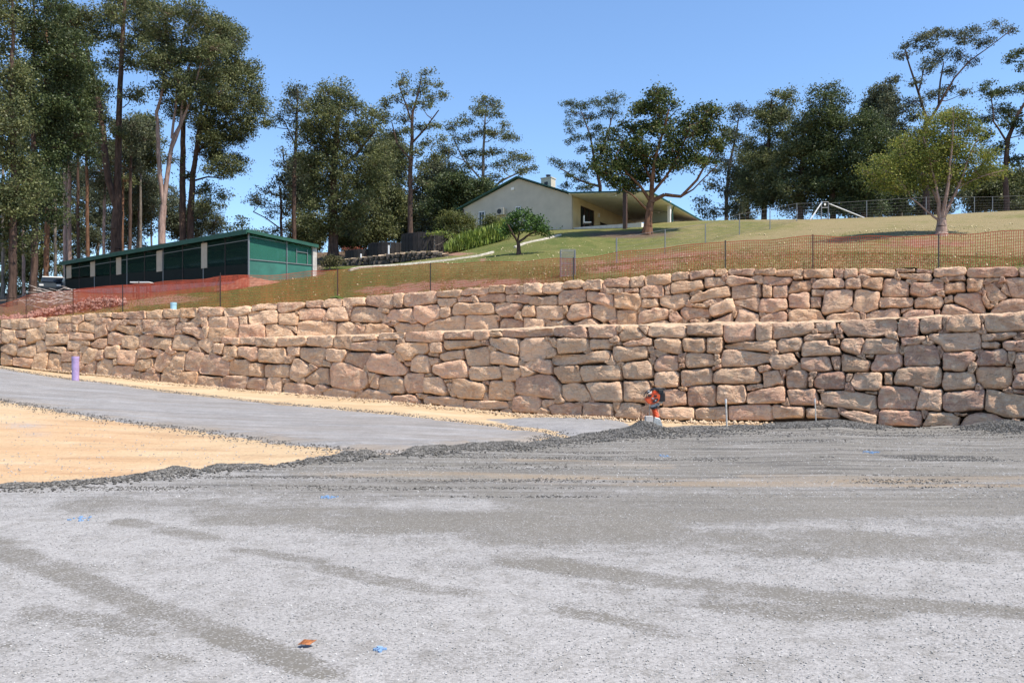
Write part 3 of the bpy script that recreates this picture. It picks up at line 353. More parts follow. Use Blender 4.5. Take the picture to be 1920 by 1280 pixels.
STONES_LOWER = """452,1265 472,1255 518,1261 515,1300 500,1312 452,1300|520,1259 572,1252 572,1280 562,1302 518,1300|574,1266 642,1268 640,1295 625,1314 568,1305|650,1255 672,1252 725,1269 738,1282 700,1314 639,1312|252,1276 305,1276 305,1300 290,1314 250,1312|306,1280 335,1279 334,1295 308,1292|336,1290 370,1268 398,1269 398,1292 385,1305 350,1304|132,1280 150,1274 170,1282 172,1315 145,1321 134,1319|70,1280 95,1274 98,1295 70,1300|0,1300 28,1285 65,1285 68,1315 50,1334 20,1325 0,1315|62,1310 90,1298 131,1291 132,1325 120,1341 62,1334|175,1300 240,1300 248,1310 240,1330 175,1309|740,1278 765,1266 795,1269 798,1292 778,1324 745,1300|796,1265 828,1264 826,1280 796,1281|828,1265 894,1265 895,1290 880,1295 830,1285|896,1264 958,1262 959,1290 896,1290|802,1288 840,1286 840,1295 829,1328 802,1322|841,1298 885,1295 890,1340 834,1330|0,1318 22,1329 45,1348 40,1368 0,1368|46,1340 75,1338 120,1345 118,1360 108,1378 45,1368|132,1330 165,1320 180,1325 175,1365 165,1389 116,1385 125,1352|184,1324 220,1328 229,1345 228,1396 172,1388 178,1350|231,1325 250,1316 305,1319 302,1338 299,1355 230,1354|230,1360 270,1359 272,1396 229,1396|305,1340 328,1302 365,1308 360,1340 330,1365 302,1362|356,1340 370,1314 388,1311 388,1345 365,1350|390,1315 400,1298 445,1295 446,1320 435,1342 395,1340|440,1325 450,1311 510,1314 510,1352 502,1369 440,1365|515,1311 530,1304 575,1314 582,1325 560,1340 515,1344|572,1375 590,1330 615,1318 640,1330 638,1360 600,1394 572,1385|635,1360 650,1320 692,1318 690,1345 686,1390 632,1380|694,1330 710,1309 762,1322 762,1340 745,1375 742,1392 691,1388|745,1375 765,1330 800,1328 858,1355 855,1400 845,1410 745,1400|862,1348 920,1346 935,1360 932,1409 858,1400|302,1405 302,1380 340,1350 358,1352 356,1380 345,1409|354,1410 361,1360 385,1342 415,1352 420,1375 411,1408 380,1410|424,1348 438,1345 438,1365 425,1368|502,1375 520,1350 568,1342 570,1375 530,1390 502,1385|418,1380 430,1370 498,1372 495,1390 485,1420 412,1412|492,1392 522,1392 522,1422 492,1420|522,1400 542,1391 590,1400 594,1430 525,1428|600,1405 628,1392 672,1405 670,1435 600,1435|672,1408 690,1395 740,1395 738,1425 732,1445 670,1442|739,1412 760,1408 830,1415 828,1452 738,1448|836,1415 850,1409 932,1412 932,1430 920,1458 830,1456|955,1265 1030,1262 1035,1280 1025,1302 960,1300|1035,1282 1040,1265 1142,1260 1145,1285 1115,1296 1036,1299|1147,1280 1155,1260 1246,1258 1244,1300 1150,1295|1248,1265 1255,1256 1318,1255 1315,1300 1310,1312 1248,1302|1321,1259 1405,1254 1408,1270 1400,1274 1320,1280|1422,1255 1430,1248 1518,1245 1518,1265 1485,1272 1420,1275|1522,1245 1655,1240 1660,1252 1658,1278 1610,1284 1520,1280|1662,1245 1768,1240 1770,1268 1665,1270|1772,1240 1830,1238 1831,1270 1774,1272|1838,1245 1875,1244 1882,1260 1840,1262|1878,1236 2072,1230 2075,1256 1920,1265 1880,1259|1318,1286 1410,1276 1419,1288 1410,1318 1316,1312|1420,1280 1435,1275 1482,1278 1485,1300 1478,1325 1415,1312|1490,1271 1515,1268 1518,1285 1490,1288|1486,1295 1505,1287 1605,1286 1610,1310 1590,1328 1555,1328 1540,1352 1515,1350 1505,1325 1486,1320|1612,1290 1622,1284 1655,1285 1658,1318 1615,1322|1660,1275 1800,1275 1804,1290 1740,1302 1670,1312 1659,1300|1805,1278 1830,1276 1831,1295 1810,1292|1834,1265 1910,1265 1942,1270 1945,1300 1940,1332 1885,1320 1838,1295|893,1301 965,1298 968,1345 940,1354 892,1332|972,1306 1068,1305 1071,1345 1058,1361 970,1358|1074,1300 1120,1300 1118,1332 1075,1334|1066,1336 1105,1338 1090,1360 1065,1362|1122,1302 1222,1302 1222,1330 1200,1372 1188,1376 1122,1342|1225,1308 1295,1311 1296,1328 1280,1359 1225,1350|1290,1345 1305,1320 1388,1321 1385,1340 1360,1384 1288,1356|1210,1348 1238,1358 1238,1374 1209,1372|1372,1365 1395,1321 1470,1328 1525,1380 1522,1402 1465,1408 1380,1390|1514,1356 1538,1356 1538,1370 1516,1368|1539,1390 1542,1350 1568,1330 1600,1332 1610,1370 1608,1398 1550,1392|1604,1340 1641,1342 1642,1358 1614,1370|1608,1320 1642,1326 1640,1338 1605,1331|1645,1326 1670,1318 1730,1310 1732,1345 1660,1354 1644,1342|1620,1370 1665,1358 1735,1348 1755,1390 1750,1415 1660,1418 1621,1395|1736,1306 1828,1296 1834,1320 1832,1368 1750,1371|1834,1320 1860,1315 1944,1340 1942,1372 1834,1362|935,1365 960,1361 981,1364 984,1400 978,1412 934,1408|988,1375 998,1365 1082,1367 1080,1415 990,1414|1085,1395 1100,1345 1120,1346 1165,1380 1168,1392 1110,1432 1085,1420|1132,1425 1190,1378 1225,1378 1232,1442 1160,1441|1238,1385 1248,1360 1310,1364 1375,1395 1382,1430 1370,1450 1330,1466 1240,1448|1379,1396 1410,1400 1395,1430 1384,1439|1385,1450 1410,1402 1422,1412 1415,1458|1418,1452 1425,1416 1490,1408 1512,1425 1514,1465 1505,1476 1418,1470|1514,1410 1525,1399 1585,1398 1590,1425 1585,1472 1525,1472 1514,1440|1589,1415 1645,1412 1660,1425 1675,1475 1665,1482 1589,1472|1592,1404 1615,1398 1618,1410 1595,1411|1665,1425 1692,1422 1692,1432 1668,1434|1672,1438 1694,1435 1710,1485 1695,1489 1680,1465|1696,1420 1740,1420 1822,1445 1822,1465 1808,1498 1720,1492 1700,1460|1760,1381 1770,1372 1870,1374 1878,1415 1805,1426 1760,1422|1808,1429 1830,1428 1832,1442 1810,1440|1879,1384 1895,1376 1952,1378 1958,1395 1940,1425 1885,1432|1826,1485 1834,1426 1910,1425 1922,1440 1930,1475 1918,1502 1828,1499|924,1430 940,1417 990,1417 996,1425 991,1462 924,1456|994,1452 1002,1416 1048,1414 1052,1425 1050,1475 991,1469|1055,1420 1080,1421 1078,1434 1058,1435|1064,1441 1080,1434 1160,1444 1205,1472 1202,1489 1110,1482 1062,1470|1210,1456 1260,1454 1330,1466 1331,1478 1310,1502 1212,1491|1330,1490 1375,1456 1440,1468 1465,1484 1465,1508 1340,1505|1472,1486 1535,1478 1560,1486 1578,1514 1550,1510 1470,1506|1558,1476 1605,1478 1592,1495 1568,1492|1588,1491 1600,1484 1660,1484 1738,1496 1739,1528 1680,1524 1588,1512|1741,1506 1755,1501 1900,1506 1912,1530 1810,1536 1742,1530|2077,1230 2186,1222 2196,1239 2204,1268 2079,1258|2205,1226 2218,1221 2312,1220 2313,1252 2303,1264 2210,1265|2316,1255 2345,1221 2385,1219 2424,1263 2409,1271 2324,1279|2392,1220 2426,1219 2429,1236 2422,1255|2430,1234 2441,1221 2570,1220 2572,1255 2558,1266 2428,1258|2575,1216 2706,1212 2709,1252 2701,1260 2576,1255|2712,1216 2823,1209 2832,1223 2828,1271 2722,1282 2712,1271|2835,1211 2887,1209 2895,1215 2892,1273 2836,1275|1947,1280 1968,1267 2037,1264 2059,1280 2071,1300 2053,1321 2042,1345 1960,1356 1944,1337|2061,1275 2077,1265 2090,1279 2089,1305 2074,1300|2040,1264 2066,1267 2062,1278 2048,1273|2049,1308 2079,1306 2085,1332 2051,1344|2088,1273 2117,1265 2202,1269 2207,1305 2199,1316 2095,1327 2089,1300|2209,1275 2223,1269 2281,1272 2287,1289 2284,1308 2210,1312|2288,1287 2324,1282 2326,1292 2287,1296|2332,1289 2372,1275 2441,1268 2444,1279 2441,1295 2345,1297|2427,1300 2450,1297 2452,1319 2433,1320|2450,1275 2467,1267 2547,1269 2555,1284 2558,1327 2504,1321 2457,1305|2559,1275 2565,1267 2643,1267 2645,1308 2637,1320 2565,1317 2559,1292|2650,1267 2706,1265 2707,1300 2698,1324 2650,1322|2714,1293 2791,1280 2880,1275 2908,1276 2911,1300 2892,1319 2759,1309 2717,1303|2298,1298 2310,1296 2422,1297 2426,1305 2425,1340 2310,1360 2296,1343|2071,1333 2218,1328 2239,1316 2281,1312 2287,1332 2287,1354 2079,1370 2071,1356|2436,1328 2457,1327 2456,1350 2439,1348|2457,1349 2483,1328 2542,1333 2543,1374 2539,1387 2462,1393 2450,1380|2569,1328 2584,1322 2674,1328 2677,1369 2576,1377 2568,1361|2679,1328 2696,1328 2697,1343 2681,1353|2699,1353 2712,1309 2738,1307 2892,1328 2895,1358 2823,1369 2706,1375|1965,1370 1989,1350 2066,1348 2069,1401 2053,1402 1981,1385|2074,1381 2095,1370 2156,1369 2175,1391 2178,1428 2106,1437 2074,1396|2158,1371 2169,1373 2170,1389 2163,1389|2176,1375 2186,1371 2318,1367 2328,1385 2326,1422 2186,1431 2175,1401|2329,1374 2345,1360 2430,1350 2446,1370 2447,1412 2409,1422 2338,1418|2452,1402 2462,1394 2536,1391 2543,1406 2539,1449 2454,1451|2547,1364 2565,1362 2565,1377 2547,1379|2551,1386 2664,1378 2669,1393 2668,1435 2573,1449 2551,1446|2672,1375 2701,1365 2704,1377 2674,1388|2673,1402 2701,1380 2823,1375 2852,1406 2851,1433 2743,1438 2673,1435|1933,1423 1952,1413 2026,1402 2074,1413 2101,1454 2101,1481 2090,1496 1931,1478|2103,1442 2148,1431 2186,1445 2212,1481 2207,1502 2122,1505 2102,1483|2196,1439 2218,1434 2326,1429 2333,1470 2333,1505 2313,1507 2228,1501|2334,1429 2430,1426 2443,1454 2446,1497 2430,1510 2338,1505|2436,1429 2449,1429 2451,1445 2443,1445|2486,1460 2531,1458 2565,1466 2572,1491 2571,1515 2483,1523|2453,1463 2483,1460 2482,1518 2453,1515|2544,1453 2573,1452 2575,1462 2558,1464|2579,1455 2589,1447 2680,1443 2685,1470 2684,1518 2584,1522 2578,1513|2690,1445 2791,1443 2799,1491 2791,1510 2690,1514|2798,1445 2858,1439 2859,1454 2802,1464|1923,1492 1936,1484 2016,1487 2026,1502 2024,1523 2016,1547 1920,1544|2027,1503 2037,1497 2079,1498 2082,1510 2042,1533 2030,1526|2053,1524 2079,1514 2122,1508 2178,1522 2180,1555 2069,1555|2186,1519 2194,1507 2239,1508 2300,1514 2298,1565 2183,1558|2303,1563 2329,1514 2345,1509 2401,1514 2406,1534 2395,1570 2308,1566|2402,1524 2430,1516 2438,1539 2414,1574 2399,1571|2467,1530 2483,1527 2568,1527 2600,1530 2603,1571 2558,1574 2478,1568|2605,1535 2632,1527 2720,1524 2726,1539 2725,1576 2664,1576 2608,1571|2729,1524 2770,1519 2880,1516 2895,1523 2898,1571 2876,1574 2733,1575|2892,1216 2901,1208 3050,1205 3055,1231 3034,1248 2917,1267 2894,1270|3056,1211 3130,1205 3135,1236 3114,1246 3064,1244|3147,1216 3162,1200 3358,1192 3365,1215 3362,1241 3263,1262 3178,1258 3149,1231|3370,1200 3379,1194 3440,1192 3446,1220 3440,1258 3365,1260|3450,1205 3459,1195 3531,1187 3532,1236 3455,1248 3451,1226|3548,1220 3565,1184 3666,1176 3678,1199 3677,1236 3650,1242 3550,1239|3691,1184 3709,1176 3889,1171 3889,1235 3699,1243 3691,1226|3011,1264 3034,1251 3124,1248 3130,1264 3029,1280 3014,1279|3133,1251 3156,1251 3164,1265 3136,1267|2912,1280 2928,1267 3005,1264 3010,1284 2997,1312 2928,1323 2913,1316|3112,1273 3148,1272 3148,1290 3115,1292|3006,1300 3018,1280 3077,1275 3103,1277 3108,1293 3146,1301 3154,1321 3153,1326 3006,1336|3152,1285 3162,1269 3236,1265 3241,1284 3228,1310 3225,1331 3155,1311|3234,1300 3247,1269 3358,1267 3368,1280 3371,1305 3369,1327 3234,1326|3380,1267 3470,1259 3472,1273 3443,1291 3382,1296|3479,1259 3491,1251 3672,1245 3677,1259 3677,1311 3539,1318 3525,1289 3481,1273|3681,1253 3812,1245 3816,1259 3751,1273 3681,1278|3821,1248 3889,1243 3889,1267 3832,1264|3681,1282 3735,1280 3751,1290 3741,1305 3683,1304|3758,1285 3773,1276 3889,1272 3889,1315 3779,1318 3760,1300|2884,1340 2896,1328 2973,1325 2981,1344 2993,1358 2949,1384 2894,1379|2982,1320 2993,1322 2996,1341 2987,1332|3001,1349 3008,1339 3103,1336 3113,1364 3121,1385 3039,1396 3003,1380|3115,1338 3150,1336 3148,1385 3128,1385|3153,1333 3162,1325 3265,1352 3265,1364 3252,1390 3155,1392|3242,1333 3276,1330 3270,1341 3253,1339|3264,1380 3284,1330 3358,1323 3381,1328 3385,1364 3361,1388 3266,1390|3388,1306 3401,1296 3507,1293 3523,1333 3525,1366 3391,1372|3535,1333 3539,1322 3634,1316 3660,1328 3657,1348 3616,1389 3535,1387|3659,1358 3688,1312 3762,1307 3778,1322 3782,1353 3767,1368 3659,1369|3803,1338 3815,1322 3889,1320 3889,1392 3808,1392|2858,1394 2920,1384 2936,1422 2936,1441 2860,1452|2842,1375 2880,1367 2893,1380 2880,1390 2848,1395|2944,1397 2952,1385 3013,1383 3033,1402 3022,1454 2950,1456|3032,1418 3045,1405 3049,1410 3045,1450 3034,1448|3051,1422 3066,1397 3162,1391 3170,1412 3167,1456 3082,1458 3051,1446|3175,1402 3199,1402 3183,1432 3173,1428|3189,1433 3209,1399 3302,1397 3307,1422 3304,1458 3284,1464 3210,1461|3317,1397 3345,1396 3345,1438 3317,1440|3350,1418 3361,1383 3411,1373 3525,1371 3532,1401 3530,1437 3507,1452 3411,1445 3351,1438|3532,1428 3541,1394 3648,1392 3659,1438 3657,1453 3544,1464 3532,1449|3654,1386 3664,1373 3794,1373 3799,1401 3795,1437 3778,1458 3688,1453 3662,1428|3795,1439 3815,1401 3889,1397 3889,1459 3795,1455|3795,1460 3889,1466 3889,1478 3795,1470|2803,1476 2827,1467 2936,1447 2947,1502 2943,1509 2801,1514|2950,1466 2957,1459 3058,1456 3066,1491 3066,1519 2961,1516|3064,1463 3090,1460 3085,1472 3072,1470|3072,1476 3093,1465 3178,1463 3286,1482 3287,1534 3273,1541 3083,1519|3242,1468 3289,1468 3288,1478 3253,1473|3290,1492 3298,1455 3310,1445 3411,1450 3445,1471 3442,1497 3430,1532 3293,1533|3436,1528 3452,1460 3531,1458 3532,1491 3527,1541 3436,1535|3536,1482 3544,1471 3677,1462 3694,1460 3686,1535 3560,1543 3537,1534|3699,1458 3709,1459 3889,1492 3889,1562 3783,1565 3694,1538|2892,1524 2907,1516 3013,1524 3014,1544 3008,1566 2896,1568|3020,1535 3029,1528 3142,1532 3145,1566 3022,1566|3147,1551 3167,1543 3209,1540 3288,1556 3285,1595 3225,1590|3293,1545 3305,1536 3455,1540 3458,1560 3453,1598 3293,1595|3457,1592 3480,1543 3571,1548 3600,1564 3587,1605 3460,1598|3577,1548 3629,1550 3613,1560 3588,1556|3590,1605 3624,1556 3666,1545 3730,1551 3793,1580 3783,1611 3593,1612|3795,1567 3826,1572 3815,1592 3795,1590|3827,1583 3889,1567 3889,1605 3827,1605|2472,1549 2475,1571 2453,1570 2431,1571 2432,1549 2437,1533 2453,1516 2469,1533|314,1371 302,1384 289,1398 273,1387 270,1371 273,1355 289,1354 305,1355|3202,1449 3203,1469 3183,1464 3167,1465 3168,1449 3170,1436 3183,1432 3193,1439|2010,1395 1986,1408 1973,1410 1956,1412 1958,1395 1947,1369 1973,1378 1983,1385|2568,1339 2568,1352 2555,1364 2543,1351 2542,1339 2542,1326 2555,1326 2575,1319|2062,1541 2047,1557 2031,1556 2015,1557 2018,1541 2021,1531 2031,1526 2041,1531|2503,1323 2477,1333 2467,1340 2457,1333 2431,1323 2454,1310 2467,1308 2477,1313|3558,1199 3555,1209 3545,1234 3533,1211 3532,1199 3533,1187 3545,1186 3558,1186|3808,1331 3805,1343 3793,1366 3781,1343 3780,1331 3781,1319 3793,1318 3806,1318|1508,1335 1517,1357 1495,1352 1487,1343 1476,1335 1482,1322 1495,1322 1505,1325|3664,1373 3659,1383 3649,1398 3629,1393 3632,1373 3641,1365 3649,1356 3661,1361|746,1301 753,1321 733,1314 721,1313 716,1301 726,1294 733,1286 743,1291|1230,1455 1211,1467 1199,1468 1192,1462 1178,1455 1187,1443 1199,1442 1211,1443|3364,1255 3369,1277 3347,1266 3334,1268 3316,1255 3340,1248 3347,1244 3359,1243|2322,1273 2321,1285 2309,1284 2296,1286 2282,1273 2302,1266 2309,1256 2319,1263|3002,1373 3003,1385 2991,1384 2979,1385 2968,1373 2984,1366 2991,1360 3003,1361|3686,1451 3681,1463 3669,1462 3656,1464 3658,1451 3659,1441 3669,1434 3676,1444|2326,1519 2321,1529 2311,1548 2301,1529 2300,1519 2299,1507 2311,1508 2323,1507|326,1305 323,1315 313,1326 300,1318 300,1305 306,1298 313,1294 323,1295|2336,1231 2330,1238 2323,1246 2313,1241 2312,1231 2313,1221 2323,1220 2333,1221|3698,1241 3697,1253 3685,1252 3675,1251 3656,1241 3679,1235 3685,1212 3695,1231|3506,1283 3489,1295 3477,1294 3465,1295 3456,1283 3471,1277 3477,1254 3484,1276|3680,1323 3676,1330 3669,1342 3662,1330 3650,1323 3659,1313 3669,1312 3686,1306|2308,1357 2307,1369 2295,1368 2283,1369 2266,1357 2288,1350 2295,1328 2302,1350|2116,1499 2113,1511 2101,1510 2088,1512 2080,1499 2095,1493 2101,1470 2108,1492|3158,1239 3155,1251 3143,1250 3127,1255 3128,1239 3136,1232 3143,1211 3150,1232|3538,1317 3537,1327 3527,1345 3520,1324 3516,1317 3511,1301 3527,1292 3534,1310|2946,1393 2945,1403 2935,1420 2928,1400 2924,1393 2925,1383 2935,1382 2942,1386|1860,1307 1851,1317 1841,1318 1834,1314 1830,1307 1829,1295 1841,1296 1847,1301|612,1319 598,1326 591,1330 572,1338 578,1319 579,1307 591,1308 598,1312|2702,1359 2696,1366 2689,1370 2679,1369 2676,1359 2683,1353 2689,1348 2702,1346|3470,1459 3450,1466 3443,1470 3437,1465 3426,1459 3431,1447 3443,1448 3453,1449|2452,1513 2448,1520 2441,1528 2434,1520 2414,1513 2435,1507 2441,1500 2453,1501|3478,1549 3474,1556 3467,1572 3460,1556 3456,1549 3455,1537 3467,1538 3477,1539|3692,1187 3693,1197 3683,1213 3677,1193 3672,1187 3676,1180 3683,1178 3690,1180|3565,1241 3546,1248 3539,1250 3529,1251 3513,1241 3533,1235 3539,1222 3545,1235|3388,1313 3391,1325 3379,1328 3372,1320 3370,1313 3373,1307 3379,1287 3395,1297|802,1317 806,1330 793,1328 781,1329 782,1317 787,1311 793,1300 803,1307|881,1343 862,1350 855,1354 848,1350 832,1343 845,1333 855,1334 862,1336|1976,1361 1969,1377 1953,1372 1943,1371 1944,1361 1946,1354 1953,1348 1959,1355|3794,1463 3798,1476 3785,1474 3775,1473 3759,1463 3779,1457 3785,1450 3795,1453|2228,1499 2227,1509 2217,1508 2207,1509 2208,1499 2211,1493 2217,1480 2224,1492|1922,1511 1923,1521 1913,1537 1907,1517 1902,1511 1906,1504 1913,1502 1923,1501|2192,1511 2187,1521 2177,1522 2167,1521 2151,1511 2171,1505 2177,1502 2184,1504|3177,1537 3161,1547 3151,1550 3144,1544 3142,1537 3141,1527 3151,1528 3158,1530|1920,1539 1914,1552 1901,1550 1891,1549 1875,1539 1895,1533 1901,1530 1908,1532|3823,1599 3807,1609 3797,1608 3787,1609 3786,1599 3791,1593 3797,1590 3804,1592|662,1319 647,1329 637,1328 631,1325 618,1319 630,1312 637,1298 643,1313|2920,1319 2915,1329 2905,1328 2893,1331 2880,1319 2899,1313 2905,1306 2912,1312|1190,1379 1182,1386 1175,1390 1168,1386 1164,1379 1158,1362 1175,1370 1181,1373|648,1383 638,1396 625,1394 607,1401 612,1383 619,1377 625,1372 635,1373|1356,1471 1348,1478 1341,1482 1325,1487 1330,1471 1335,1465 1341,1462 1354,1458|3294,1545 3293,1555 3283,1556 3273,1555 3258,1545 3277,1539 3283,1536 3295,1533|2232,1319 2219,1329 2209,1328 2199,1329 2186,1319 2203,1313 2209,1296 2215,1313|3242,1333 3246,1346 3233,1344 3226,1340 3210,1333 3227,1327 3233,1310 3239,1327|578,1387 577,1399 565,1396 558,1394 542,1387 559,1381 565,1376 572,1380|682,1393 671,1405 659,1402 652,1400 640,1393 652,1386 659,1384 665,1387|1828,1495 1829,1505 1819,1504 1812,1502 1808,1495 1813,1489 1819,1472 1826,1488|3096,1521 3083,1531 3073,1530 3063,1531 3050,1521 3067,1515 3073,1498 3080,1514|3064,1241 3065,1251 3055,1250 3045,1251 3044,1241 3050,1236 3055,1232 3062,1234|3840,1265 3831,1275 3821,1274 3811,1275 3799,1265 3816,1260 3821,1243 3828,1258|2454,1357 2452,1364 2445,1368 2439,1363 2436,1357 2429,1341 2445,1348 2451,1351|3792,1363 3793,1373 3783,1372 3773,1373 3772,1363 3778,1358 3783,1346 3789,1357|2340,1365 2333,1371 2327,1384 2321,1371 2308,1365 2321,1359 2327,1356 2334,1358|1901,1375 1885,1381 1879,1397 1873,1381 1870,1375 1872,1368 1879,1366 1885,1369|1378,1383 1382,1396 1369,1392 1363,1389 1360,1383 1364,1378 1369,1368 1376,1376|3829,1399 3813,1405 3807,1416 3800,1406 3798,1399 3797,1389 3807,1380 3813,1393|3062,1403 3059,1409 3053,1418 3047,1409 3032,1403 3046,1396 3053,1394 3063,1393|1142,1431 1135,1441 1125,1440 1118,1438 1112,1431 1120,1426 1125,1422 1141,1415|2960,1511 2961,1521 2951,1520 2944,1518 2929,1511 2946,1506 2951,1489 2958,1504"""
# ------------------------------------------------------------------ SETTING: ground sheets
def trimmed(name, X, Y, Z, keep, mat, attrs, label=None, kind='structure'):
    nv, nu = X.shape; Fc = grid_faces(nu, nv); kp = keep.ravel()
    Fc = Fc[kp[Fc].all(1)]; used = np.unique(Fc); mp = np.full(nu * nv, -1); mp[used] = np.arange(len(used))
    V = np.stack([X.ravel(), Y.ravel(), Z.ravel()], 1)[used]
    me = np_mesh(name, V, mp[Fc], True, {k: v.ravel()[used] for k, v in attrs.items()})
    o = link_mesh(name, me, None, None, mat); tag(o, label, None, None, kind); return o

# far ground reaching the horizon in every direction
me = np_mesh('ground', [(-900, -900, -.6), (900, -900, -.6), (900, 900, -.6), (-900, 900, -.6)], [(0, 1, 2, 3)])
tag(link_mesh('ground', me, None, None, M['terrace']), kind='structure')

# sandy building ground, from in front of the camera to under the walls
xs = np.concatenate([np.linspace(-75, -34, 60), np.linspace(-33.8, 16, 360), np.linspace(16.4, 40, 50)])
ys = np.concatenate([np.linspace(-20, 6, 20), np.linspace(6.4, 30, 200), np.linspace(30.15, 60, 150)])
X, Y = np.meshgrid(xs, ys)
Z = ground_z(X, Y); PX = np.clip(960 + F * X / np.maximum(Y, .5), -700, 2600)
front = YL(PX) - Y                                    # metres in front of the wall foot
ridge = np.exp(-((front - .45) / .5) ** 2) * ss((1180 - PX) / 200) * ss((PX - 120) / 200)
Z += ridge * (.02 + .13 * vnoise(X, Y, 1.6, 3) + .12 * vnoise(X, Y, 6.5, 4) ** 2) + .025 * (vnoise(X, Y, .8, 5) - .5)
PY = HZ - (Z - CAMZ) * F / np.maximum(Y, .5)
orange = ss((PX * -1 + 620) / 600) * ss((PY - 740) / 60) * .9 + .25 * ss((PY - 780) / 30)
stain = np.exp(-(((PX - 45) / 35) ** 2 + ((PY - 797) / 5) ** 2)) + .5 * np.exp(-(((PX - 70) / 25) ** 2 + ((PY - 813) / 5) ** 2))
trimmed('dirt_ground', X, Y, Z - .01, (Y < YL(PX) + 3), M['dirt'], {'orange': np.clip(orange, 0, 1), 'stain': stain})

# grey gravel road curving up to the left
RU = [(-260, 668), (0, 691), (141, 713), (300, 733), (480, 754), (640, 768), (820, 787), (940, 801), (1040, 815)]
RL = [(1000, 828), (860, 840), (745, 852), (640, 846), (450, 822), (330, 804), (200, 786), (100, 770), (0, 752), (-260, 722)]
road = [to_ground(*p) for p in RU + RL]
xs = np.linspace(-46, 3, 420); ys = np.linspace(12, 48, 330); X, Y = np.meshgrid(xs, ys)
S = signed_dist(X, Y, road) - .2 + .6 * (vnoise(X, Y, .9, 8) - .5) + .5 * (vnoise(X, Y, 5, 9) - .5)
edge = np.exp(-((S - .25) / .3) ** 2) * ss((6 - (Y - 14)) / 12 + .5)
Z = ground_z(X, Y) + np.clip(S * .14, -.12, .045) + .02 * (vnoise(X, Y, .8, 5) - .5) + edge * .09 * vnoise(X, Y, 3, 4)
fin = .25 + .45 * vnoise(X * .6, Y * 2.2, .8, 12) + .3 * edge
trimmed('gravel_road', X, Y, Z, S > -.5, M['road'], {'fines': fin, 'tan': .7 * np.exp(-np.abs(S) / .5) + .3 * vnoise(X, Y, .5, 2), 'streak': .55 + 0 * X})
# patch of grey gravel at the wall foot, between the two sand strips
patch = [to_ground(*p) for p in [(930, 786), (1040, 783), (1150, 788), (1180, 800), (1150, 812), (1080, 816), (1030, 803), (960, 795)]]
xs = np.linspace(-2, 6, 130); ys = np.linspace(17, 29, 130); X, Y = np.meshgrid(xs, ys)
S = signed_dist(X, Y, patch) + .5 * (vnoise(X, Y, 1.3, 18) - .5)
Z = ground_z(X, Y) + np.clip(S * .14, -.1, .05) + .06 * (vnoise(X, Y, 2.5, 6) - .3)
trimmed('gravel_patch', X, Y, Z, S > -.4, M['road'], {'fines': .35 + .3 * vnoise(X, Y, 2, 1), 'tan': 0 * X})

# the big pad of crushed rock with loose windrows along its edge
EDGE = [(-300, 940), (0, 917), (130, 906), (320, 893), (360, 886), (390, 884), (480, 880), (520, 874), (560, 864), (690, 855), (740, 853), (850, 841), (960, 833), (1050, 824), (1120, 812), (1180, 800), (1215, 796), (1250, 803), (1290, 801), (1400, 802), (1470, 798), (1560, 793), (1640, 799), (1700, 806), (1800, 800), (1920, 796), (2300, 800)]
ew = [to_ground(*p) for p in EDGE]
pad = ew + [(60, 20), (60, -40), (-60, -40), (-60, 6)]
WIND = [  # windrows: px, py of foot, half width px, half depth m, height m
    (20, 925, 60, .40, .07), (110, 918, 60, .35, .075), (190, 911, 50, .38, .06), (265, 905, 55, .36, .085), (310, 900, 25, .35, .07), (400, 895, 22, .35, .10), (430, 892, 30, .35, .07), (470, 888, 26, .35, .06),
    (545, 879, 18, .40, .10), (580, 875, 30, .42, .12), (640, 870, 40, .42, .10), (675, 866, 20, .4, .07), (775, 860, 20, .5, .09), (820, 856, 40, .5, .10), (890, 851, 45, .5, .08), (950, 848, 50, .5, .11), (1010, 845, 30, .5, .08),
    (1050, 836, 25, .6, .16), (1090, 832, 30, .6, .13), (1130, 828, 30, .7, .22), (1170, 822, 44, .9, .24), (1215, 820, 50, 1.0, .22), (1285, 816, 34, .9, .24), (1335, 816, 60, .9, .12),
    (1470, 806, 70, .8, .10), (1560, 803, 90, .8, .10), (1890, 812, 50, .8, .20), (1960, 812, 60, .8, .18)]
def pad_height(X, Y, S):
    Z = ground_z(X, Y) + np.clip(S * .22, -.25, .06)
    Wn = np.zeros(X.shape)
    for (a, b, w, d, h) in WIND:
        gx, gy = to_ground(a, b); wm = w / F * gy
        Wn = np.maximum(Wn, h * np.exp(-((X - gx) / wm) ** 2 - ((Y - gy - .25) / d) ** 2))
    Wn = Wn * np.clip(3.2 * vnoise(X, Y, .9, 24, 2) - .85, .06, 1.2); Z = Z + Wn * (.45 + 1.0 * vnoise(X, Y, 2.6, 21)) 
    Z = Z + .035 * (vnoise(X * .25, Y * 1.3, 1.0, 22) - .5) * ss((Y - 7) / 5) * (1 + 1.2 * ss((Y - 11) / 5)) + .085 * (vnoise(X * .12 + 3, Y * 2.6, 1.0, 27) ** 2 - .25) * ss((Y - 9) / 4) + .012 * (vnoise(X, Y, 2, 23) - .5)
    return Z, Wn
